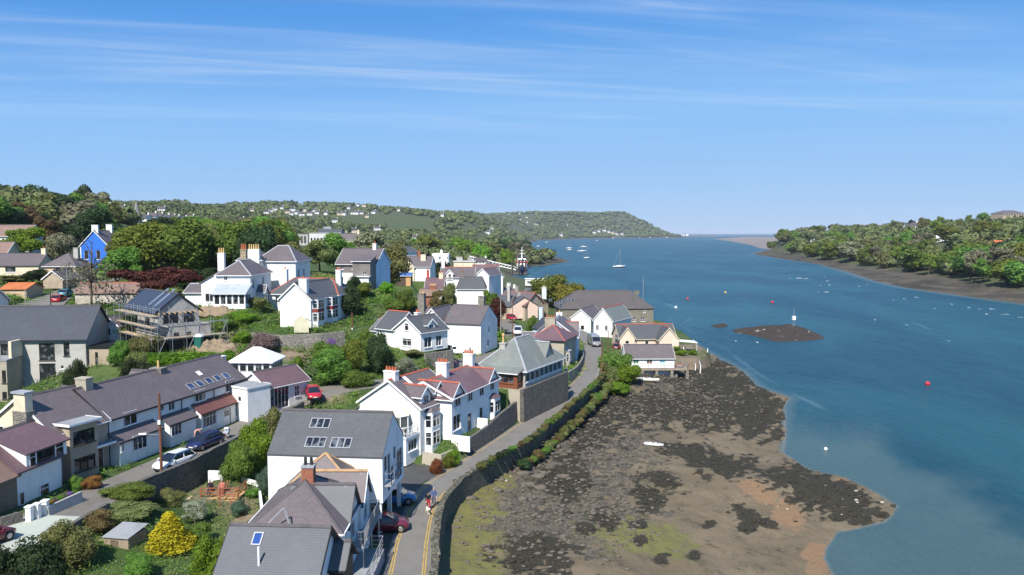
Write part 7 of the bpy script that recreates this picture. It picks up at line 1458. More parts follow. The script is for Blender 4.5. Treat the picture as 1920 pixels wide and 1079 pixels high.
CW, CN, CR, CB, CG, CT, CM = cpaint('car_white', (.72, .73, .74)), cpaint('car_navy', (.012, .02, .075)), cpaint('car_red', (.42, .012, .02)), cpaint('car_blue', (.02, .16, .36)), cpaint('car_silver', (.22, .23, .24)), cpaint('car_teal', (.02, .22, .28)), cpaint('car_maroon', (.13, .012, .025))
def pcar(name, label, px, py, z, yaw, col, kind='hatch', cat='car'):
    p = at(px, py, z); car(name, label, p.x, p.y, z + .012, yaw, col, kind, cat)
pcar('parked_car', 'white hatchback parked on the upper lane behind the telegraph pole', 327, 876, 8.35, R(-112), CW); pcar('parked_car', 'dark navy car parked behind the white hatchback', 385, 838, 8.35, R(-110), CN)
pcar('parked_car', 'red car peeping out behind the bungalow', 588, 746, 9.95, R(-70), CR); pcar('parked_car', 'bright blue car parked under the modern house', 738, 943, 6.0, R(5), CB); pcar('parked_car', 'maroon car parked beside the balcony steps', 720, 994, 6.0, R(8), CM)
pcar('parked_van', 'small white van parked in front of the big white house', 858, 665, 9.75, R(178), CW, 'van', 'van'); pcar('parked_car', 'dark navy hatchback parked below the white cottage', 830, 689, 9.75, R(188), CN)
pcar('parked_car', 'white car coming down the upper street', 971, 627, 8.95, R(-92), CW, 'suv'); pcar('parked_car', 'red car climbing the upper street', 959, 600, 8.3, R(-70), CR); pcar('delivery_van', 'large grey van meeting us on the shore road', 1114, 648, 6.02, R(-82), CG, 'bigvan', 'van')
pcar('parked_car', 'red car on the hillside road behind the flats', 110, 567, 18.0, R(105), CR); pcar('parked_car', 'teal car waiting behind the red car on the hillside road', 124, 556, 18.7, R(100), CT); pcar('parked_car', 'car half hidden at the lower left corner', -34, 1024, 9.06, R(70), CM); pcar('parked_car', 'maroon car beside the boathouse gable', 1156, 655, 4.5, R(80), CM); pcar('parked_car', 'white car under the trees beside the orange fence', 681, 583, 16.3, R(-20), CW)

# ------------------------------------------------------------------ people
def skin(name, pts, edges, radii, mat, parent, sub=2):
    me = bpy.data.meshes.new(name); me.from_pydata(pts, edges, []); me.materials.append(mat); o = bpy.data.objects.new(name, me); COL.objects.link(o); o.parent = parent
    md = o.modifiers.new('Skin', 'SKIN'); md.use_smooth_shade = True
    if not me.skin_vertices: 
        return o
    sv = me.skin_vertices[0].data
    for i, r in enumerate(radii): sv[i].radius = (r, r) if not isinstance(r, tuple) else r; sv[i].use_root = (i == 0)
    s2 = o.modifiers.new('Sub', 'SUBSURF'); s2.levels = sub; s2.render_levels = sub; ORIG[o.name] = ORIG[parent.name]; return o
SKIN = paint('skin', (.52, .30, .21), .6, .05, 4); HAIRD = paint('dark_hair', (.02, .014, .01), .6, .1, 6); HAIRG = paint('grey_hair', (.35, .33, .30), .7, .1, 6)
def cloth(n, c): return paint('cloth_' + n, c, .9, .1, 5)
def person(label, x, y, z, yaw, top, bottom, hair=HAIRD, pose='walk', h=1.7):
    o = thing('person', label, 'person', (x, y, z)); o.rotation_euler = (0, 0, yaw); o.scale = (h / 1.7,) * 3
    J = {'pelvis': (0, 0, .92), 'waist': (0, .0, 1.08), 'chest': (0, .01, 1.28), 'neck': (0, .02, 1.44), 'head0': (0, .04, 1.52), 'head1': (0, .05, 1.62), 'hipl': (-.09, 0, .88), 'hipr': (.09, 0, .88), 'kneel': (-.1, .12, .50), 'kneer': (.1, -.04, .48), 'ankl': (-.1, .16, .09), 'ankr': (.1, -.22, .12), 'toel': (-.11, .30, .03), 'toer': (.11, -.10, .03), 'shl': (-.18, .0, 1.38), 'shr': (.18, 0, 1.38), 'ell': (-.25, -.06, 1.12), 'elr': (.25, .02, 1.12), 'wrl': (-.24, .06, .90), 'wrr': (.24, .14, .92)}
    if pose == 'sit': J.update({'pelvis': (0, 0, .50), 'waist': (0, -.03, .66), 'chest': (0, -.04, .88), 'neck': (0, -.01, 1.05), 'head0': (0, .02, 1.13), 'head1': (0, .03, 1.23), 'hipl': (-.09, .02, .48), 'hipr': (.09, .02, .48), 'kneel': (-.12, .44, .50), 'kneer': (.12, .44, .50), 'ankl': (-.12, .46, .09), 'ankr': (.12, .40, .09), 'toel': (-.13, .6, .03), 'toer': (.13, .54, .03), 'shl': (-.18, -.03, .99), 'shr': (.18, -.03, .99), 'ell': (-.25, .08, .74), 'elr': (.25, .08, .74), 'wrl': (-.16, .3, .62), 'wrr': (.16, .3, .62)})
    if pose == 'bend': J.update({'waist': (0, .12, 1.04), 'chest': (0, .34, 1.12), 'neck': (0, .5, 1.14), 'head0': (0, .58, 1.12), 'head1': (0, .68, 1.08), 'shl': (-.18, .42, 1.12), 'shr': (.18, .42, 1.12), 'ell': (-.22, .5, .86), 'elr': (.22, .5, .86), 'wrl': (-.14, .66, .68), 'wrr': (.14, .66, .68)})
    if pose == 'carry': J.update({'ell': (-.27, .06, 1.14), 'wrl': (-.1, .2, 1.2)})
    def sk(name, chain, rad, mat, sub=2):
        names = []; ed = []
        for ch in chain:
            for a, b in zip(ch[:-1], ch[1:]):
                for q in (a, b):
                    if q not in names: names.append(q)
                ed.append((names.index(a), names.index(b)))
        return skin(name, [J[q] for q in names], ed, [rad[q] for q in names], mat, o, sub)
    RB = {'pelvis': (.13, .1), 'waist': (.115, .085), 'chest': (.145, .1), 'neck': .05, 'head0': (.07, .08), 'head1': (.085, .1), 'hipl': .085, 'hipr': .085, 'kneel': .052, 'kneer': .052, 'ankl': .036, 'ankr': .036, 'toel': .035, 'toer': .035, 'shl': .052, 'shr': .052, 'ell': .038, 'elr': .038, 'wrl': .027, 'wrr': .027}
    sk('body', [['pelvis', 'waist', 'chest', 'neck', 'head0', 'head1'], ['pelvis', 'hipl', 'kneel', 'ankl', 'toel'], ['pelvis', 'hipr', 'kneer', 'ankr', 'toer'], ['chest', 'shl', 'ell', 'wrl'], ['chest', 'shr', 'elr', 'wrr']], RB, SKIN)
    f = 1.25; RB['neck'] = .058; sk('top', [['pelvis', 'waist', 'chest', 'neck'], ['chest', 'shl', 'ell', 'wrl'], ['chest', 'shr', 'elr', 'wrr']], {k: (v * f if not isinstance(v, tuple) else (v[0] * f, v[1] * f)) for k, v in RB.items()}, top)
    sk('trousers', [['pelvis', 'waist'], ['pelvis', 'hipl', 'kneel', 'ankl'], ['pelvis', 'hipr', 'kneer', 'ankr']], {k: (v * f if not isinstance(v, tuple) else (v[0] * 1.12, v[1] * 1.15)) for k, v in RB.items()}, bottom)
    hp_ = Vector(J['head1']); b0 = Vector(J['head0']); up = (hp_ - b0).normalized(); V_, F_ = blobs([(hp_.x, hp_.y - .02, hp_.z + .035, .098, .112, .10)], np.random.default_rng(3), 8, 12, 1.0); me = mesh_np('hair', V_, F_, [hair], smooth=True); hr_ = bpy.data.objects.new('hair', me); COL.objects.link(hr_); hr_.parent = o
    for s_ in ('l', 'r'):
        w_ = Vector(J['wr' + s_]); e_ = Vector(J['el' + s_]); d = (w_ - e_).normalized(); sd = d.cross(Vector((0, 0, 1))); sd = sd.normalized() if sd.length > .1 else Vector((1, 0, 0)); m = MB(); m.bar(w_, w_ + d * .09, .075, .03)
        for i in range(4): a = w_ + d * .085 + sd * (.028 - .019 * i); b_ = a + d * (.045 - .006 * abs(i - 1)); m.bar(a, b_, .015); m.bar(b_, b_ + (d + Vector((0, 0, -.5))).normalized() * .03, .013)
        m.bar(w_ + d * .03 + sd * .03, w_ + d * .07 + sd * .065, .016); m.build('hand', SKIN, o, local=True)
    return o
p = at(803, 957, 6.02); person('person in black top and red trousers walking on the shore road', p.x, p.y, 6.02, R(200), cloth('black', (.012, .012, .014)), cloth('red', (.45, .02, .035)))
p = at(813.5, 949, 6.02); person('person in blue jacket walking beside the red trousers', p.x, p.y, 6.02, R(185), cloth('blue', (.06, .10, .24)), cloth('slate', (.10, .11, .14)), HAIRG)
p = at(97, 591, 17.4); person('person in orange top standing on the hillside road', p.x, p.y, 17.3, R(20), cloth('orange', (.6, .22, .05)), cloth('navy', (.02, .025, .06)), pose='carry')
p = at(*Z12(716, 712), 8.4); person('person in pink bending beside the navy car', p.x, p.y, 8.36, R(-60), cloth('pink', (.55, .28, .25)), cloth('pinkish', (.5, .3, .26)), HAIRG, 'bend')
# the dog on a lead
p = at(802, 960, 6.02); dg = thing('dog', 'white dog walking in front of the couple on the road', 'dog', (p.x + .1, p.y - .6, 6.02)); dg.rotation_euler = (0, 0, R(200))
pts = [(0, -.02, .42), (0, .2, .42), (0, .34, .46), (0, .44, .6), (0, .56, .62), (0, -.28, .43), (0, -.36, .42), (0, -.5, .58), (-.07, .24, .36), (-.07, .2, .2), (-.07, .24, .03), (.07, .24, .36), (.07, .3, .2), (.07, .3, .03), (-.07, -.3, .34), (-.07, -.22, .26), (-.07, -.36, .15), (-.07, -.34, .03), (.07, -.3, .34), (.07, -.26, .25), (.07, -.42, .15), (.07, -.4, .03), (-.06, .42, .7), (.06, .42, .7)]
skin('body', pts, [(0, 1), (1, 2), (2, 3), (3, 4), (0, 5), (5, 6), (6, 7), (2, 8), (8, 9), (9, 10), (2, 11), (11, 12), (12, 13), (6, 14), (14, 15), (15, 16), (16, 17), (6, 18), (18, 19), (19, 20), (20, 21), (3, 22), (3, 23)], [.12, .14, .13, .09, .04, .11, .11, .025, .06, .045, .035, .06, .045, .035, .075, .055, .035, .035, .075, .055, .035, .035, .03, .03], paint('white_fur', (.68, .62, .52), .95, .15, 6), dg)
# ------------------------------------------------------------------ deck with two sitters
dk0 = at(*Z2(1010, 745), 6.5); dx, dy = dk0.x, dk0.y
deck = thing('timber_deck', 'small raised timber deck with red stained railings', 'deck', (dx, dy, 6.4)); T = lambda a, b, h: Vector((dx + a, dy + b, 6.4 + h))
for i in range(14): MB().box(-1.7, -.2 + i * .155, .55, 1.9, -.2 + i * .155 + .145, .6, T).build('deck_board', DECKOR, deck)
for a in (-1.6, .1, 1.8):
    for b in (-.15, 1.9): MB().box(a - .05, b - .05, -.4, a + .05, b + .05, 1.55 if (a > 0 or b < 0) else .55, T).build('post', DECKRED, deck)
for h in (.9, 1.2, 1.5):
    for (a0, b0, a1, b1) in ((-1.6, -.15, 1.8, -.15), (1.8, -.15, 1.8, 1.9)): MB().bar(T(a0, b0, h), T(a1, b1, h), .06, .08).build('rail', DECKRED, deck)
for i in range(4): MB().box(.6, -.5 - i * .26, .42 - i * .15, 1.6, -.25 - i * .26, .47 - i * .15, T).build('step', DECKOR, deck)
for sg in (.55, 1.65): MB().bar(T(sg, -.2, 1.4), T(sg, -1.4, .75), .06, .08).build('stair_rail', DECKRED, deck)
for sg in (.55, 1.65): MB().box(sg - .04, -1.44, -.3, sg + .04, -1.36, .78, T).build('post', DECKRED, deck)
for a, lb, tp, bt_ in ((-1.2, 'person in dark clothes sitting on the timber deck', cloth('dark', (.02, .02, .03)), cloth('denim', (.03, .05, .12))), (-.1, 'person in pink top sitting on the timber deck', cloth('salmon', (.5, .17, .13)), cloth('rust', (.3, .12, .09)))):
    q = T(a, 1.0, .605); bn = thing('garden_chair', 'garden chair under the ' + lb.split(' sitting')[0], 'chair', q); MB().box(q.x - .25, q.y - .25, q.z + .38, q.x + .25, q.y + .25, q.z + .42).build('seat', DECKRED, bn); MB().box(q.x - .25, q.y + .22, q.z + .42, q.x + .25, q.y + .27, q.z + .9).build('backrest', DECKRED, bn)
    for u in (-.22, .22):
        for v in (-.22, .22): MB().box(q.x + u - .025, q.y + v - .025, q.z, q.x + u + .025, q.y + v + .025, q.z + .38).build('leg', DECKRED, bn)
    person(lb, q.x, q.y + .05, q.z - .02, R(180), tp, bt_, HAIRG, 'sit')
pav = MB(); pav.box(dx - 3.4, dy - .6, 6.2, dx - 1.75, dy + 1.8, 6.52); tag(pav.build('patio', paint('sand_paving', (.45, .35, .24), .9, .15, 1.0)), 'sandy paved patio beside the timber deck', kind='structure')
# ------------------------------------------------------------------ garden shed
sp = at(*ZG(190, 945), 6.15); shd = thing('wooden_shed', 'weathered plank shed with grey felt roof beside the golden conifer', 'shed', sp); bx0, by0, bz0 = sp.x, sp.y, 6.1
sw_, sd_, sh_ = 2.0, 2.2, 1.95; Tn = lambda a, b, h: Vector((bx0 + a * .985 + b * .16, by0 + b * .985 - a * .16, bz0 + h))
for i in range(10): MB().box(0, -.03 + random.uniform(-.008, .008), i * .195, sw_, 0, i * .195 + .185, Tn).build('plank', WOOD, shd); MB().box(sw_, -.02, i * .195, sw_ + .03 + random.uniform(-.006, .006), sd_, i * .195 + .185, Tn).build('plank', WOOD, shd)
MB().box(.0, .0, 0, sw_ - .01, sd_, sh_ - .02, Tn).build('frame', paint('dark_wood', (.09, .07, .05), .9), shd); MB().hexa([Tn(-.1, -.15, sh_), Tn(sw_ + .12, -.15, sh_), Tn(sw_ + .12, sd_ + .15, sh_ + .25), Tn(-.1, sd_ + .15, sh_ + .25), Tn(-.1, -.15, sh_ + .06), Tn(sw_ + .12, -.15, sh_ + .06), Tn(sw_ + .12, sd_ + .15, sh_ + .31), Tn(-.1, sd_ + .15, sh_ + .31)]).build('roof', FELT, shd)
d_ = MB().box(.55, -.06, .02, 1.2, -.035, 1.75, Tn).build('door', paint('door_boards', (.16, .12, .085), .9, .3, 1.5), shd); MB().box(1.08, -.09, .9, 1.14, -.062, 1.0, Tn).build('handle', METAL, d_)
lt = thing('lean_to_shelter', 'open lean-to with loose boards left of the plank shed', 'shelter', Tn(-1.2, 1, 0))
for i in range(6): MB().box(-1.6 + i * .25, .2, 1.55 + .02 * (i % 2), -1.6 + i * .25 + .22, 2.6, 1.6 + .02 * (i % 2), Tn).build('roof_board', WOOD, lt)
for a in (-1.55, -.2):
    for b in (.3, 2.5): MB().box(a - .04, b - .04, -.1, a + .04, b + .04, 1.55, Tn).build('post', WOOD, lt)
# ------------------------------------------------------------------ poles and lamps
def pole(label, px, py, z, ptop, r=.11, mat=None, arm=False, cat='telegraph pole', box=False):
    b = at(px, py, z); h = deep(px, ptop, b.y).z; o = thing('telegraph_pole' if not arm else 'street_lamp', label, cat, b); MB().cyl(b - Vector((0, 0, .3)), (b.x, b.y, h), r, r * .75, 10).build('pole', mat or BROWNPOLE, o)
    if box: MB().box(b.x - .12, b.y - .22, h - 2.9, b.x + .12, b.y - .1, h - 2.5).build('junction_box', WPAINT, o)
    if arm:
        MB().bar((b.x, b.y, h - .1), (b.x - .9 * arm, b.y - .2, h + .05), .05).build('arm', METAL, o); MB().hexa([(b.x - .7 * arm, b.y - .28, h), (b.x - 1.2 * arm, b.y - .28, h), (b.x - 1.2 * arm, b.y - .08, h), (b.x - .7 * arm, b.y - .08, h), (b.x - .75 * arm, b.y - .25, h + .12), (b.x - 1.15 * arm, b.y - .25, h + .12), (b.x - 1.15 * arm, b.y - .1, h + .12), (b.x - .75 * arm, b.y - .1, h + .12)]).build('lamp_head', WPAINT, o)
    return o, Vector((b.x, b.y, h))
BROWNPOLE = paint('creosoted_pole', (.17, .075, .045), .85, .2, 2.0); GREYPOLE = paint('grey_pole', (.34, .32, .28), .85, .2, 2.0)
o_, t_ = pole('tall red-brown telegraph pole beside the white hatchback', 303, 890, 8.4, 738, .14, box=True); b_ = o_.location; MB().bar((b_.x, b_.y, 12.2), (b_.x - 1.3, b_.y - .2, 12.3), .06).build('lamp_arm', METAL, o_); MB().box(b_.x - 1.9, b_.y - .3, 12.25, b_.x - 1.2, b_.y - .08, 12.37).build('lamp_head', WPAINT, o_)
pole('slim grey pole left of the half-built house', 203, 648, 12.8, 578, .1, GREYPOLE); pole('street lamp on the hillside road', 127, 563, 18.0, 486, .07, METAL, .01, 'street lamp'); pole('grey post in front of the orange garage', 49, 597, 17.3, 543, .08, GREYPOLE); pole('brown pole with white box beside the bay window house', 661, 642, 13.2, 587, .13, box=True); pole('grey telegraph pole beside the upper street', 939, 634, 9.2, 560, .11, GREYPOLE); pole('dark pole standing in the upper street verge', 961, 640, 9.2, 562, .09); pole('roadside telegraph pole by the bushes at the boathouse', 1128, 712, 5.6, 640, .12); pole('second roadside pole near the maroon car', 1140, 672, 5.3, 620, .1); pole('thin pole above the car park hedge', 729, 560, 14.6, 548, .08, WPAINT); pole('black and white post beside the hillside road', 96, 592, 17.3, 548, .09, TRIM)
# ------------------------------------------------------------------ fences
def fence(name, label, a, b, h, mat, gap=.14, w=.09, rails=2, post=1.8, cat='fence', close=False):
    a, b = Vector(a), Vector(b); o = thing(name, label, cat, a); n = max(2, int((b - a).length / gap)); d = (b - a); dn = Vector((d.x, d.y, 0)).normalized(); nr = Vector((dn.y, -dn.x, 0))
    me = None
    for i in range(n + 1): p_ = a.lerp(b, i / n); MB().bar(p_ + nr * .03, p_ + nr * .03 + Vector((0, 0, h * random.uniform(.97, 1.03))), w, .02, dn).build('board' if close else 'picket', mat, o)
    for k in range(rails): MB().bar(a + Vector((0, 0, h * (.25 + .5 * k))), b + Vector((0, 0, h * (.25 + .5 * k))), .04, .07).build('rail', mat, o)
    m = max(1, int(d.length / post))
    for i in range(m + 1): p_ = a.lerp(b, i / m); MB().box(p_.x - .05, p_.y - .05, p_.z - .2, p_.x + .05, p_.y + .05, p_.z + h + .05).build('post', mat, o)
    return o
fence('picket_fence', 'grey weathered picket fence on the terrace wall', at(*Z4(775, 900), 12.6), at(*Z4(975, 915), 12.6), 1.0, paint('grey_picket', (.36, .33, .28), .9), .2, .1)
OF = paint('orange_fence', (.42, .12, .03), .75, .15, 1.0); f0, f1, f2 = at(*ZA(250, 880), 16.2), at(*ZA(590, 890), 16.2), at(*ZA(835, 945), 15.6); fence('board_fence', 'orange stained timber fence behind the white cottage, longer run', f0, f1, 1.5, OF, .3, .28, close=True); fence('board_fence', 'orange stained timber fence sloping down to the slate roof', f1 + Vector((.2, -.1, 0)), f2, 1.5, OF, .3, .28, close=True)
bxp = at(*ZA(450, 1020), 14.8); sb = thing('storage_box', 'pale green storage box behind the white cottage', 'box', bxp); MB().box(bxp.x - .9, bxp.y - .4, 14.6, bxp.x + .9, bxp.y + .5, 15.6).build('body', paint('pale_green', (.22, .40, .34), .6), sb); MB().box(bxp.x - .95, bxp.y - .45, 15.6, bxp.x + .95, bxp.y + .55, 15.72).build('lid', paint('pale_green_lid', (.26, .45, .38), .6), sb)
# greenhouse against the bay window house
gh = at(*Z4(900, 770), 15.6); go = thing('greenhouse', 'small pale framed greenhouse against the white gable', 'greenhouse', gh); m = MB(); g0, g1, gd, ge, gr_ = gh.x - 1.1, gh.x + 1.1, 1.6, 1.7, 2.5
for y_ in (0, gd):
    for x_ in (g0, g1): m.bar((x_, gh.y + y_, 15.4), (x_, gh.y + y_, 15.6 + ge), .06)
    m.bar((g0, gh.y + y_, 15.6 + ge), (gh.x, gh.y + y_, 15.6 + gr_), .06); m.bar((g1, gh.y + y_, 15.6 + ge), (gh.x, gh.y + y_, 15.6 + gr_), .06)
for x_ in (g0, g1): m.bar((x_, gh.y, 15.6 + ge), (x_, gh.y + gd, 15.6 + ge), .05)
m.bar((gh.x, gh.y, 15.6 + gr_), (gh.x, gh.y + gd, 15.6 + gr_), .06); m.build('frame', paint('cream_frame', (.75, .70, .48), .6), go); MB().poly([(g0, gh.y, 15.5), (g1, gh.y, 15.5), (g1, gh.y, 15.6 + ge), (gh.x, gh.y, 15.6 + gr_), (g0, gh.y, 15.6 + ge)]).build('pane', paint('milky_glass', (.62, .58, .42), .2), go)
# ------------------------------------------------------------------ small things by the terrace and cottages
q = at(*Z12(318, 838), 8.36); bb_ = thing('garden_bench', 'blue bench in front of the white cottage window', 'bench', q); TT = lambda a, b, h: q + O.ux * a + O.uy * b + Vector((0, 0, h)); BLP = paint('blue_bench_paint', (.03, .12, .22), .5)
for k in range(3): MB().box(-.8, .1 * k, .42, .8, .1 * k + .08, .46, TT).build('seat_slat', BLP, bb_)
for k in range(3): MB().box(-.8, .34, .55 + .13 * k, .8, .37, .65 + .13 * k, TT).build('back_slat', BLP, bb_)
for a in (-.72, .72):
    for b in (.02, .32): MB().box(a - .03, b - .03, 0, a + .03, b + .03, .42 if b < .1 else .9, TT).build('leg', BLP, bb_)
q = at(*Z12(943, 698), 8.4); pr = thing('pushchair', 'grey and white pushchair standing by the lane wall', 'pushchair', q); GP = paint('grey_fabric', (.3, .32, .36), .9)
MB().hexa([q + Vector(v) for v in ((-.25, -.3, .45), (.25, -.3, .45), (.25, .25, .4), (-.25, .25, .4), (-.27, -.32, .6), (.27, -.32, .6), (.27, .35, .95), (-.27, .35, .95))]).build('seat', GP, pr); MB().hexa([q + Vector(v) for v in ((-.27, -.05, .95), (.27, -.05, .95), (.27, .38, .9), (-.27, .38, .9), (-.22, .0, 1.15), (.22, .0, 1.15), (.22, .35, 1.12), (-.22, .35, 1.12))]).build('hood', paint('white_hood', (.65, .66, .68), .9), pr)
for a in (-.28, .28):
    MB().bar(q + Vector((a, -.35, .12)), q + Vector((a, .55, 1.0)), .03).build('frame', METAL, pr)
    for b in (-.35, .35): MB().cyl(q + Vector((a - .03, b, .12)), q + Vector((a + .03, b, .12)), .12, n=12).build('wheel', TYRE, pr)
for i, (zx, zy) in enumerate(((270, 1040), (330, 1015), (215, 1060))): 
    q = at(*Z11(zx, zy), 9.0); gp_ = MB(); gp_.box(q.x - .2, q.y - .2, 8.8, q.x + .2, q.y + .2, 10.0); g_ = gp_.build('gate_post', WPAINT); tag(g_, ['white gate post left of the dormer cottage gate', 'white gate post right of the dormer cottage gate', 'cream gate post at the left end of the cottage wall'][i], 'gate post'); MB().box(q.x - .26, q.y - .26, 10.002, q.x + .26, q.y + .26, 10.1).build('cap', WPAINT, g_)
g0_, g1_ = at(*Z11(340, 1020), 9.0), at(*Z11(585, 915), 8.9); wallpath('low_garden_wall', 'low pale garden wall with flower pots before the dormer cottage', [(g0_.x, g0_.y), ((g0_.x + g1_.x) / 2, (g0_.y + g1_.y) / 2), (g1_.x, g1_.y)], 8.5, 9.6, .22, GREYR)
g2_ = at(*Z11(0, 1110), 9.0); wallpath('front_garden_wall', 'low dark garden wall at the left edge below the brown cottage', [(g2_.x, g2_.y), ((g2_.x + g0_.x) / 2 - .2, (g2_.y + g0_.y) / 2), (g0_.x - 1.6, g0_.y - 1.5)], 8.5, 9.7, .25, DSTONE)
for i in range(7):
    t = (i + .5) / 7; x, y = g0_.x + (g1_.x - g0_.x) * t - .5, g0_.y + (g1_.y - g0_.y) * t + .2; fp = thing('flower_pot', 'potted flowers along the low wall of the dormer cottage', 'flower pot', (x, y, 9.0), 'flower pots at the dormer cottage'); MB().cyl((x, y, 8.9), (x, y, 9.35), .16, .21, 10).build('pot', POT if i % 2 else WPAINT, fp)
    c_ = bpy.data.objects.new('flowers', proto('dome', 'far', 1)); COL.objects.link(c_); c_.parent = fp; c_.location = (0, 0, .33); c_.scale = (.6, .6, .55); c_.material_slots[0].link = 'OBJECT'; c_.material_slots[0].material = FM[['blossom', 'gold', 'pinkb', 'bright', 'blossom', 'purple', 'green'][i]]
for i in range(3):
    q = at(6 + i * 4, 599, 17.2); wb_ = thing('wheelie_bin', 'grey wheelie bin at the left edge of the hillside road', 'bin', q, 'wheelie bins'); MB().hexa([q + Vector(v) for v in ((-.24, -.28, .05), (.24, -.28, .05), (.24, .28, .05), (-.24, .28, .05), (-.29, -.35, 1.0), (.29, -.35, 1.0), (.29, .35, 1.0), (-.29, .35, 1.0))]).build('body', paint('grey_bin', (.16, .17, .18), .6), wb_); MB().box(q.x - .3, q.y - .37, q.z + 1.0, q.x + .3, q.y + .37, q.z + 1.07).build('lid', TRIM, wb_)
# rubble heap on the building site
def heap(name, label, x, y, rx, ry, h, mat, seed=1, n=900):
    r = np.random.default_rng(seed); Vs, Fs, o = [], [], 0
    th = np.linspace(.02, 1.5, 26); ph = np.linspace(0, 2 * math.pi, 56, endpoint=False); T_, P_ = np.meshgrid(th, ph, indexing='ij'); X_ = x + rx * np.sin(T_) * np.cos(P_); Y_ = y + ry * np.sin(T_) * np.sin(P_); Z_ = h * np.cos(T_) ** 1.3 + (fbm(X_ * 1.1, Y_ * 1.1, seed) - .5) * h * 1.3; zb = np.array([hz(a, b) for a, b in zip(X_[-1][::5], Y_[-1][::5])]).mean(); V = np.stack([X_, Y_, zb + Z_ - .3], -1).reshape(-1, 3); i = np.arange(V.shape[0]).reshape(26, 56); F = np.stack([i[:-1], np.roll(i, -1, 1)[:-1], np.roll(i, -1, 1)[1:], i[1:]], -1).reshape(-1, 4)
    o = bpy.data.objects.new(name, mesh_np(name, V, F, [mat], smooth=False)); COL.objects.link(o); return tag(o, label, 'heap')
SPOIL = paint('spoil', (.25, .19, .125), .95, .25, 1.6, c2=(.14, .105, .07), bmp=.6); q = at(*Z10(1400, 850), 13.8); heap('rubble_heap', 'heap of earth and rubble right of the portable toilet', q.x, q.y, 4.2, 2.6, 1.3, SPOIL); q = at(*Z10(1440, 700), 14.6); heap('earth_bank', 'dug earth bank behind the rubble heap', q.x, q.y + 2, 4.4, 2.6, 1.3, SPOIL, 4)
# ------------------------------------------------------------------ boats, pier, islet, buoys
HULLW = gloss('white_gelcoat', (.74, .74, .72), .3); HULLN = gloss('navy_hull', (.012, .02, .06), .35); REDP = paint('red_band', (.48, .03, .025), .5)
def hull(L, B, D, T, n=11, full=.75, sheer=.25):
    rings = []
    for i in range(n):
        t = i / (n - 1); a = -L / 2 + L * t; w = B / 2 * (1 - max(0, (t - .45) / .55) ** 2.2) * (1 if t > .15 else .82 + 1.2 * t); w = max(w, .02); zt = D * (1 + sheer * (t - .35) ** 2 * 3); k = D * (.0 if t < .75 else (t - .75) * 1.6)
        rings.append([T(a, 0, k * .6), T(a, w * full * .7, k + D * .12), T(a, w, zt * .62), T(a, w * 1.02, zt), T(a, -w * 1.02, zt), T(a, -w, zt * .62), T(a, -w * full * .7, k + D * .12)])
    return MB().loft(rings)
def yacht(label, px, py, ptop, yaw, L=9.0, group=None, hullm=None, mast=True):
    p = at(px, py, 0); c, s = math.cos(yaw), math.sin(yaw); T = lambda a, b, h: Vector((p.x + a * c - b * s, p.y + a * s + b * c, h - .12)); o = thing('sailing_yacht' if mast else 'motor_boat', label, 'yacht' if mast else 'boat', (p.x, p.y, 0), group)
    hull(L, L * .33, L * .13, T).build('hull', hullm or HULLW, o, True); D = L * .13
    MB().hexa([T(-L * .2, -L * .1, D), T(L * .2, -L * .07, D), T(L * .2, L * .07, D), T(-L * .2, L * .1, D), T(-L * .17, -L * .085, D + L * .06), T(L * .13, -L * .05, D + L * .05), T(L * .13, L * .05, D + L * .05), T(-L * .17, L * .085, D + L * .06)]).build('cabin', HULLW, o)
    if mast:
        h = deep(px, ptop, p.y).z; MB().cyl(T(L * .08, 0, D), T(L * .08, 0, h), .26, .16, 6).build('mast', METAL, o); MB().cyl(T(L * .08, 0, D + L * .12), T(-L * .34, 0, D + L * .12), .1, n=6).build('boom', paint('sail_cover', (.08, .14, .35), .8), o)
        m = MB(); m.cyl(T(L * .08, 0, h), T(L * .48, 0, D * 1.2), .03, n=4); m.build('forestay', METAL, o); MB().cyl(T(L * .08, 0, h), T(-L * .49, 0, D), .03, n=4).build('backstay', METAL, o)
    else: MB().hexa([T(-L * .1, -L * .1, D + .3), T(L * .12, -L * .09, D + .3), T(L * .12, L * .09, D + .3), T(-L * .1, L * .1, D + .3), T(-L * .08, -L * .09, D + L * .17), T(L * .04, -L * .08, D + L * .17), T(L * .04, L * .08, D + L * .17), T(-L * .08, L * .09, D + L * .17)]).build('wheelhouse', HULLW, o)
    return o
yacht('white yacht with tall mast moored alone in mid channel', 1161, 502, 468, R(20), 12); yacht('yacht moored farthest left of the moored group', 1067, 466.5, 450, R(10), 13); yacht('small motor boat just below the leftmost moored yacht', 1068, 469.5, 460, R(5), 10, mast=False); yacht('white yacht in the middle of the moored group', 1091, 472.5, 457, R(15), 15); yacht('orange-trimmed yacht behind the moored group', 1094, 464, 456, R(0), 14); yacht('yacht nearest us in the moored group', 1101, 485, 461, R(40), 10)
for i, (px, py) in enumerate(((1025, 455), (1009, 463), (1119, 452), (1150, 447.5), (1199, 447), (1219, 446.5), (1250, 446.5))): yacht('distant white boat off the far left shore', px, py, py - 6, R(20 * i), 10 if i < 3 else 18, 'distant moored boats', mast=False)
ym = deep(1203, 560, 236); o = thing('sailing_yacht', 'yacht behind the warehouse showing only its tall mast', 'yacht', (ym.x, 262, 0)); pq = deep(1203, 518, 262); T = lambda a, b, h: Vector((pq.x + a, 262 + b, h - .1)); hull(9, 3, 1.2, T).build('hull', HULLW, o, True); MB().cyl(T(.6, 0, 1), T(.6, 0, pq.z), .14, .1, 6).build('mast', METAL, o); MB().box(-1.5, -.8, 1.15, 1.2, .8, 1.7, T).build('cabin', HULLW, o)
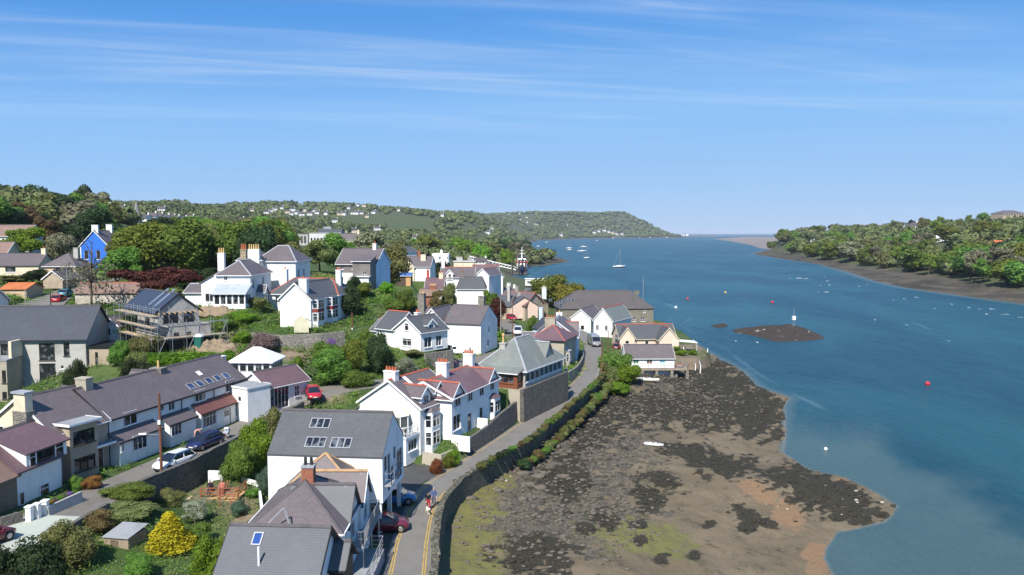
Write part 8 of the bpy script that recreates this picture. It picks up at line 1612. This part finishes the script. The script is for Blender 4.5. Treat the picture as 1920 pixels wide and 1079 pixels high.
# dinghies on the beach
def dinghy(label, px, py, yaw, L, mat, z=None):
    p = at(px, py, 1.5)
    for _ in range(6): p = at(px, py, hz(p.x, p.y))
    z = p.z; c, s = math.cos(yaw), math.sin(yaw); T = lambda a, b, h: Vector((p.x + a * c - b * s, p.y + a * s + b * c, z + h + .02)); o = thing('dinghy', label, 'boat', (p.x, p.y, z)); hull(L, L * .36, L * .13, T, full=.8).build('hull', mat, o, True)
    MB().hexa([T(-L * .42, -L * .13, L * .132), T(L * .3, -L * .1, L * .14), T(L * .3, L * .1, L * .14), T(-L * .42, L * .13, L * .132), T(-L * .42, -L * .13, L * .142), T(L * .3, -L * .1, L * .152), T(L * .3, L * .1, L * .152), T(-L * .42, L * .13, L * .142)]).build('inside', paint('dinghy_inside', (.5, .5, .46), .7), o)
    for a in (-.2, .08): MB().box(L * a - .1, -L * .14, L * .145, L * a + .1, L * .14, L * .165, T).build('thwart', WPAINT, o)
dinghy('white dinghy lying on the mud flat', 1226, 837, R(-25), 2.6, HULLW); dinghy('long white rowing boat on the beach before the boathouse', 1215, 716, R(-18), 4.2, gloss('cream_hull', (.72, .68, .55), .4))
# buoys
def buoy(label, px, py, r, col, group=None):
    p = at(px, py, 0); o = thing('mooring_buoy', label, 'buoy', p, group); V_, F_ = blobs([(0, 0, r * .45, r, r, r)], np.random.default_rng(2), 9, 14, 1.0); me = mesh_np('float', V_, F_, [col], smooth=True); c_ = bpy.data.objects.new('float', me); COL.objects.link(c_); c_.parent = o; MB().cyl((0, 0, r * 1.3), (0, 0, r * 1.75), .05, n=6).build('ring', METAL, o, local=True)
RB_, WB_, YB_ = gloss('red_buoy', (.55, .03, .05), .5), gloss('white_buoy', (.75, .72, .68), .5), gloss('yellow_buoy', (.6, .45, .12), .5)
buoy('red buoy in the channel at the right', 1739, 722, .5, RB_); buoy('red buoy beyond the rocky islet', 1448, 568.5, .65, RB_); buoy('red buoy in mid channel left of the yellow one', 1289, 561.5, .6, RB_); buoy('white buoy nearest the warehouse', 1267, 578, .6, WB_); buoy('yellow buoy in mid channel', 1360, 550, .6, YB_); buoy('small white buoy off the seaweed point', 1548, 844, .28, WB_)
# rocky islet with a beacon
def islet(name, label, pts, zmax, seed, nrad=34):
    P_ = np.array([at(*p, 0)[:2] for p in pts]); ring = spline(np.vstack([P_, P_[:1]]), 97)[:-1]; c = ring.mean(0); k = np.linspace(0, 1, nrad)[:, None, None]; XY = ring[None] * k + c * (1 - k); x, y = XY[..., 0], XY[..., 1]; prof = np.clip(1 - k[..., 0] ** 2.2, 0, 1); z = prof * zmax * (.45 + 1.1 * fbm(x / 4, y / 4, seed)) + (fbm(x / 1.1, y / 1.1, seed + 4, 3) - .5) * .8 * np.clip((1 - k[..., 0]) * 6, 0, 1) - .15
    V = np.stack([x, y, z], -1).reshape(-1, 3); i = np.arange(len(V)).reshape(nrad, -1); F = np.stack([i[:-1], np.roll(i, -1, 1)[:-1], np.roll(i, -1, 1)[1:], i[1:]], -1).reshape(-1, 4)
    m, nt, b, _ = nodes(name); p = posn(nt); n2 = noise(nt, p, .35, 5, .65); n3 = noise(nt, p, 1.8, 4); col = mixc(nt, ramp(nt, n3, .35, .7), (.022, .017, .012), (.05, .034, .023)); col = mixc(nt, ramp(nt, n2, .62, .68), col, (.42, .36, .26)); nt.links.new(col, b.inputs['Base Color']); b.inputs['Roughness'].default_value = .9; bump(nt, b, n3, .8, .2)
    o = bpy.data.objects.new(name, mesh_np(name, V, F, [m])); COL.objects.link(o); tag(o, label, kind='structure'); return o
islet('rocky_islet', 'low seaweed-covered rocky islet in the channel', [(1369, 619), (1385, 616.5), (1420, 615), (1470, 613.5), (1505, 615), (1530, 623), (1549, 634), (1535, 638), (1500, 641), (1455, 641.5), (1425, 634), (1395, 627), (1375, 624)], 1.9, 40); islet('rock_ledge', 'small dark rock ledge left of the islet', [(1330, 612), (1345, 609), (1366, 609), (1362, 613), (1348, 616)], .7, 44)
bp = at(1488, 616, .9); bk_ = thing('beacon', 'slim channel beacon with white box on the rocky islet', 'beacon', bp)
for a in (-.25, .25): MB().bar((bp.x + a, bp.y, .2), (bp.x + a * .6, bp.y, 3.6), .09).build('leg', METAL, bk_)
MB().bar((bp.x - .25, bp.y, 1.4), (bp.x + .2, bp.y, 2.6), .06).bar((bp.x + .25, bp.y, 1.4), (bp.x - .2, bp.y, 2.6), .06).build('brace', METAL, bk_); MB().box(bp.x - .5, bp.y - .4, 3.6, bp.x + .5, bp.y + .4, 4.8).build('lantern_box', WPAINT, bk_); MB().cyl((bp.x, bp.y, 4.8), (bp.x, bp.y, 7.4), .07, n=6).build('staff', METAL, bk_)
# pier: sloping white bridge, piles, ship
ra, rb = deep(880, 490, 600), deep(968, 510, 585); pier = thing('pier_linkspan', 'white lattice bridge sloping down to the landing stage', 'pier', (ra.x, ra.y, 0)); ra.z, rb.z = 11.0, 3.2
for off in (-1.5, 1.5):
    for h, nm in ((0, 'lower_chord'), (2.2, 'upper_chord')): MB().bar(ra + Vector((0, off, h)), rb + Vector((0, off, h)), .5, .45).build(nm, WPAINT, pier)
    for i in range(15):
        a, b = ra.lerp(rb, i / 15), ra.lerp(rb, (i + 1) / 15); MB().bar(a + Vector((0, off, 0)), b + Vector((0, off, 2.2)), .22).build('lattice_bar', WPAINT, pier)
MB().bar(ra + Vector((0, 0, -.1)), rb + Vector((0, 0, -.1)), 3, .2).build('deck', FELT, pier)
pl_ = thing('landing_stage', 'landing stage with tall timber piles beside the ship', 'pier', (rb.x + 4, rb.y, 0)); DP = paint('wet_timber', (.07, .06, .05), .9, .2, .5)
MB().box(rb.x - 4, rb.y - 9, .3, rb.x + 8, rb.y + 9, 1.6).build('pontoon', paint('pontoon', (.12, .11, .10), .9), pl_)
for i, (a, b) in enumerate(((-3, -9), (2, -9.5), (4.5, -9), (7, -8), (-3, 8), (1, 9), (4, 9), (7, 9))): MB().cyl((rb.x + a, rb.y + b, -2), (rb.x + a, rb.y + b, 10 + (i % 3)), .6, n=8).build('pile', DP, pl_)
for h in (6, 9): MB().bar((rb.x - 3, rb.y - 9.2, h), (rb.x + 7, rb.y - 8.6, h), .4).build('cross_beam', DP, pl_)
for a in (1.0, 6.5): MB().cyl((rb.x + a, rb.y - 7, 1.6), (rb.x + a, rb.y - 7, 15), .15, n=6).build('lamp_post', METAL, pl_)
sh_ = at(979, 516, 0); T = lambda a, b, h: Vector((sh_.x + b, sh_.y + 17 - a, h - .6)); ship = thing('ship', 'navy hulled ship with white and red superstructure at the pier', 'ship', (sh_.x, sh_.y + 17, 0)); hull(34, 9.4, 5.2, T, 13, .9).build('hull', HULLN, ship, True)
MB().hexa([T(-6, -4.2, 5), T(8, -3.8, 5), T(8, 3.8, 5), T(-6, 4.2, 5), T(-6, -4.2, 9), T(7.6, -3.8, 9), T(7.6, 3.8, 9), T(-6, 4.2, 9)]).build('deckhouse', WPAINT, ship); MB().hexa([T(-4, -4.6, 9), T(7.7, -4.4, 9), T(7.7, 4.4, 9), T(-4, 4.6, 9), T(-4, -4.6, 10.2), T(7.7, -4.4, 10.2), T(7.7, 4.4, 10.2), T(-4, 4.6, 10.2)]).build('red_band', REDP, ship); MB().hexa([T(-3, -3.6, 10.2), T(7, -3.4, 10.2), T(7, 3.4, 10.2), T(-3, 3.6, 10.2), T(-3, -3.4, 12.3), T(6, -3, 12.3), T(6, 3, 12.3), T(-3, 3.4, 12.3)]).build('bridge', WPAINT, ship)
for i in range(5): MB().box(7.05, -3 + i * 1.25, 10.7, 7.3, -2 + i * 1.25, 11.7, T).build('window', CARGLASS, ship)
for i in range(4): MB().box(7.9, -3 + i * 1.7, 6.4, 8.15, -2 + i * 1.7, 7.8, T).build('window', CARGLASS, ship)
MB().cyl(T(1, 0, 12.2), T(1, 0, 21), .45, .2, 8).build('mast', WPAINT, ship); MB().bar(T(1, -2.2, 16), T(1, 2.2, 16), .3).build('yard', WPAINT, ship); MB().bar(T(1, -1.5, 18.5), T(1, 1.5, 18.5), .25).build('radar', WPAINT, ship); MB().box(9, -1.2, 5, 12, 1.2, 6.6, T).build('hatch', WPAINT, ship)
# white quay cabin
qk = at(985, 536, 3.0); kc = simple('quay_cabin', 'low white cabin on the quay behind the slate cottages', ('w', qk.x, qk.y), ('w', qk.x + 10.5, qk.y), 6.4, 5, 3.0, 7.0, 'flat', [('F', 1, 1.2, 3, 2.4, 2), ('F', 6, 1.2, 8, 2.4, 2)], [], rm=WPAINT, cat='cabin', pad=False)
# white garden ornaments on the point
for i, (zx, zy) in enumerate(((1030, 545), (1055, 525), (1175, 665), (1235, 690), (1320, 525))):
    p = at(*ZF(zx, zy), 3.0); p.z = hz(p.x, p.y); t_ = MB(); h = (1.0, 1.2, 1.6, 2.6, .8)[i]; t_.cyl(p - Vector((0, 0, .2)), p + Vector((.1, 0, h * .6)), .12, .1, 7).cyl(p + Vector((.1, 0, h * .6)), p + Vector((-.25 if i == 3 else .05, 0, h)), .1, .06, 7); tag(t_.build('mooring_post', WPAINT), ['white post on the grass right of the boathouse, left of two', 'white post on the grass right of the boathouse, right of two', 'short white post on the rocks below the point', 'tall curved white post on the rocks below the point', 'tiny white post at the end of the grassy point'][i], 'post')
# ------------------------------------------------------------------ loose ground stuff
def lumps(name, label, n, mask, size, mat, seed, region, flatten=.55, minm=.3):
    r = np.random.default_rng(seed); x = r.uniform(region[0], region[1], n * 4); y = r.uniform(region[2], region[3], n * 4); z, mk, sd = height(x, y); px, py = topix(x, y, z); m = blob(px, py, mask, (fbm(px / 26, py / 13, 31) - .5) * 1.7 + (fbm(px / 7, py / 3.6, 33, 3) - .5) * 1.6); ok = np.where((~mk) & (sd > .2) & (m > minm + r.uniform(0, .5, len(x))))[0][:n]; Vs, Fs, o = [], [], 0
    for j in ok:
        s = size * r.uniform(.5, 1.6); V, F = blobs([(x[j], y[j], z[j] + s * .12, s * r.uniform(.8, 1.6), s * r.uniform(.6, 1.1), s * flatten)], r, 5, 7, 1.0); Vs.append(V); Fs.append(F + o); o += len(V)
    ob = bpy.data.objects.new(name, mesh_np(name, np.vstack(Vs), np.vstack(Fs), [mat])); COL.objects.link(ob); tag(ob, label, kind='stuff'); print('LUMPS', name, len(ok))
RK = paint('beach_rock', (.13, .11, .085), .9, .3, .8, c2=(.06, .05, .04), bmp=.5); WK = paint('bladder_wrack', (.035, .030, .018), .7, .3, 1.5, c2=(.015, .013, .008), bmp=.6); PRK = paint('pale_rock', (.42, .38, .31), .9, .3, 1.0, c2=(.22, .19, .15))
REG = (-8, 52, 45, 185)
lumps('beach_rocks', 'brown rocks and stones strewn over the upper beach', 3200, ROCK, .17, RK, 1, REG); lumps('seaweed', 'dark seaweed clumps over the rocks and mud', 4200, WEED, .2, WK, 2, REG, .3); lumps('pale_stones', 'pale barnacled stones on the seaweed point', 420, [(1600, 935, 80, 30, 20), (1450, 945, 60, 12, 20), (940, 900, 45, 28, 0)], .15, PRK, 3, REG, .5)
lumps('bank_rocks', 'rough rock outcrops at the foot of the sea wall', 700, [(960, 880, 90, 26, -32), (1060, 800, 80, 24, -38), (1010, 870, 80, 40, -35)], .42, RK, 8, REG, .5)
def undergrowth(name, label, n, seed, mat, region, size, cond):
    r = np.random.default_rng(seed); x = r.uniform(region[0], region[1], n); y = r.uniform(region[2], region[3], n); z, mk, sd = height(x, y); ok = mk & cond(x, y, z)
    for s in SS: 
        for a in s[::2]: ok &= np.hypot(x - a[0], y - a[1]) > a[3] + .5
    for P_ in PADS: u = (x - P_[0].x) * P_[1].x + (y - P_[0].y) * P_[1].y; v = (x - P_[0].x) * P_[2].x + (y - P_[0].y) * P_[2].y; ok &= ~((u > -.4) & (u < P_[3] + .4) & (v > -.4) & (v < P_[4] + .4))
    ok &= ~((x > -12.6) & (y < 83)) & ~((x > -5) & (y < 100) & (x > np.interp(y, ROAD_L[:, 1], ROAD_L[:, 0]) - 1.2))
    i = np.where(ok)[0]; k = 14; C = np.repeat(np.stack([x[i], y[i], z[i]], 1), k, 0); s = np.repeat(r.uniform(.4, 1.5, len(i)), k); C += r.normal(0, 1, C.shape) * np.array([.32, .32, .0]) * s[:, None]; C[:, 2] += np.abs(r.normal(0, .22, len(C))) * s; V, F = leaves(C, np.tile([0, -.2, 1.0], (len(C), 1)), (size * .62 * np.clip(C[:, 1:2] / 110, .45, 1.3)), r, .6); ob = bpy.data.objects.new(name, mesh_np(name, V, F, [mat])); COL.objects.link(ob); tag(ob, label, 'plants', kind='stuff'); print('UNDER', name, len(i))
pat = lambda x, y, k: fbm(x / 7, y / 7, k)
undergrowth('undergrowth', 'rough green undergrowth on banks and in gardens', 34000, 3, FM['green'], (-110, 14, 28, 165), .2, lambda x, y, z: pat(x, y, 61) > .40)
undergrowth('scrub', 'olive scrub on banks and hedge lines', 16000, 4, FM['olive'], (-110, 30, 28, 180), .24, lambda x, y, z: pat(x, y, 71) > .46)
undergrowth('dark_scrub', 'dark brambles on the steep banks', 12000, 5, FM['dark'], (-110, -18, 28, 150), .22, lambda x, y, z: pat(x, y, 81) > .5)
undergrowth('bright_plants', 'bright green garden plants and nettles', 7000, 6, FM['bright'], (-60, 25, 28, 170), .18, lambda x, y, z: pat(x, y, 91) > .58)
# foam flecks
fm_ = MB()
for px, py, w in ((1482, 522, 2), (1497, 522, 9), (1512, 523, 5), (1419, 505, 2), (1433, 506, 2), (1471, 510, 2), (1552, 527, 5), (1539, 535, 2), (1556, 535, 3), (1550, 548, 6), (1534, 547, 2), (1611, 537, 3), (1627, 534, 2), (1546, 520, 2), (1697, 561, 3), (1719, 558, 3), (1675, 563, 2), (1785, 571, 3), (1817, 577, 3), (1836, 580, 3), (1861, 580, 5), (1848, 589, 3), (1881, 590, 3), (1889, 590, 3), (1753, 579, 2), (1915, 596, 4), (1330, 480, 2), (1243, 485, 2), (1270, 465, 2), (1350, 500, 2), (1380, 640, 2), (1419, 642, 3), (1640, 600, 2), (1700, 610, 2), (1780, 640, 2)):
    p = at(px, py, .05); s = p.y / FOC
    for k in range(3): a = w * s * random.uniform(.3, .6); c_ = p + Vector((random.uniform(-.5, .5) * w * s, random.uniform(-1, 1), 0)); fm_.poly([c_ + Vector((-a, -a * .5, 0)), c_ + Vector((a * .4, -a * .8, .05)), c_ + Vector((a, a * .2, 0)), c_ + Vector((-a * .2, a * .7, .12))])
tag(fm_.build('whitecaps', paint('foam', (.75, .78, .8), .8)), 'small white wave crests scattered over the channel', kind='stuff')
# ------------------------------------------------------------------ air
hb = MB().box(-44000, -400, -9, 44000, 43000, 230).build('haze', paint('haze_skin', (1, 1, 1)), None); hb.data.materials.clear()
hm = bpy.data.materials.new('haze'); hm.use_nodes = True; hn = hm.node_tree; hn.nodes.remove(hn.nodes['Principled BSDF'])
hv_ = hn.nodes.new('ShaderNodeVolumePrincipled'); hv_.inputs['Density'].default_value = HAZE; hv_.inputs['Color'].default_value = (.80, .88, 1.0, 1); hn.links.new(hv_.outputs[0], hn.nodes['Material Output'].inputs['Volume'])
hb.data.materials.append(hm); tag(hb, 'thin blue sea haze over the strait', 'haze', kind='stuff')
# ------------------------------------------------------------------ things that look alike are told apart by their place in the row
ORD = 'first second third fourth fifth sixth seventh eighth ninth tenth eleventh twelfth thirteenth fourteenth fifteenth sixteenth seventeenth eighteenth nineteenth twentieth'.split()
def ordinal(i): return ORD[i] if i < 20 else {2: 'twenty', 3: 'thirty', 4: 'forty', 5: 'fifty', 6: 'sixty'}[(i + 1) // 10] + ('-' + ORD[(i + 1) % 10 - 1] if (i + 1) % 10 else 'th')
same = {}
for o in scene.objects:
    if o.parent is None and 'label' in o and 'category' in o: same.setdefault(o['label'], []).append(o)
for lb, L_ in same.items():
    if len(L_) > 1:
        L_.sort(key=lambda o: o.location.x / max(o.location.y, 1))
        for i, o in enumerate(L_): o['label'] = lb + ', ' + ordinal(i) + ' from the left'
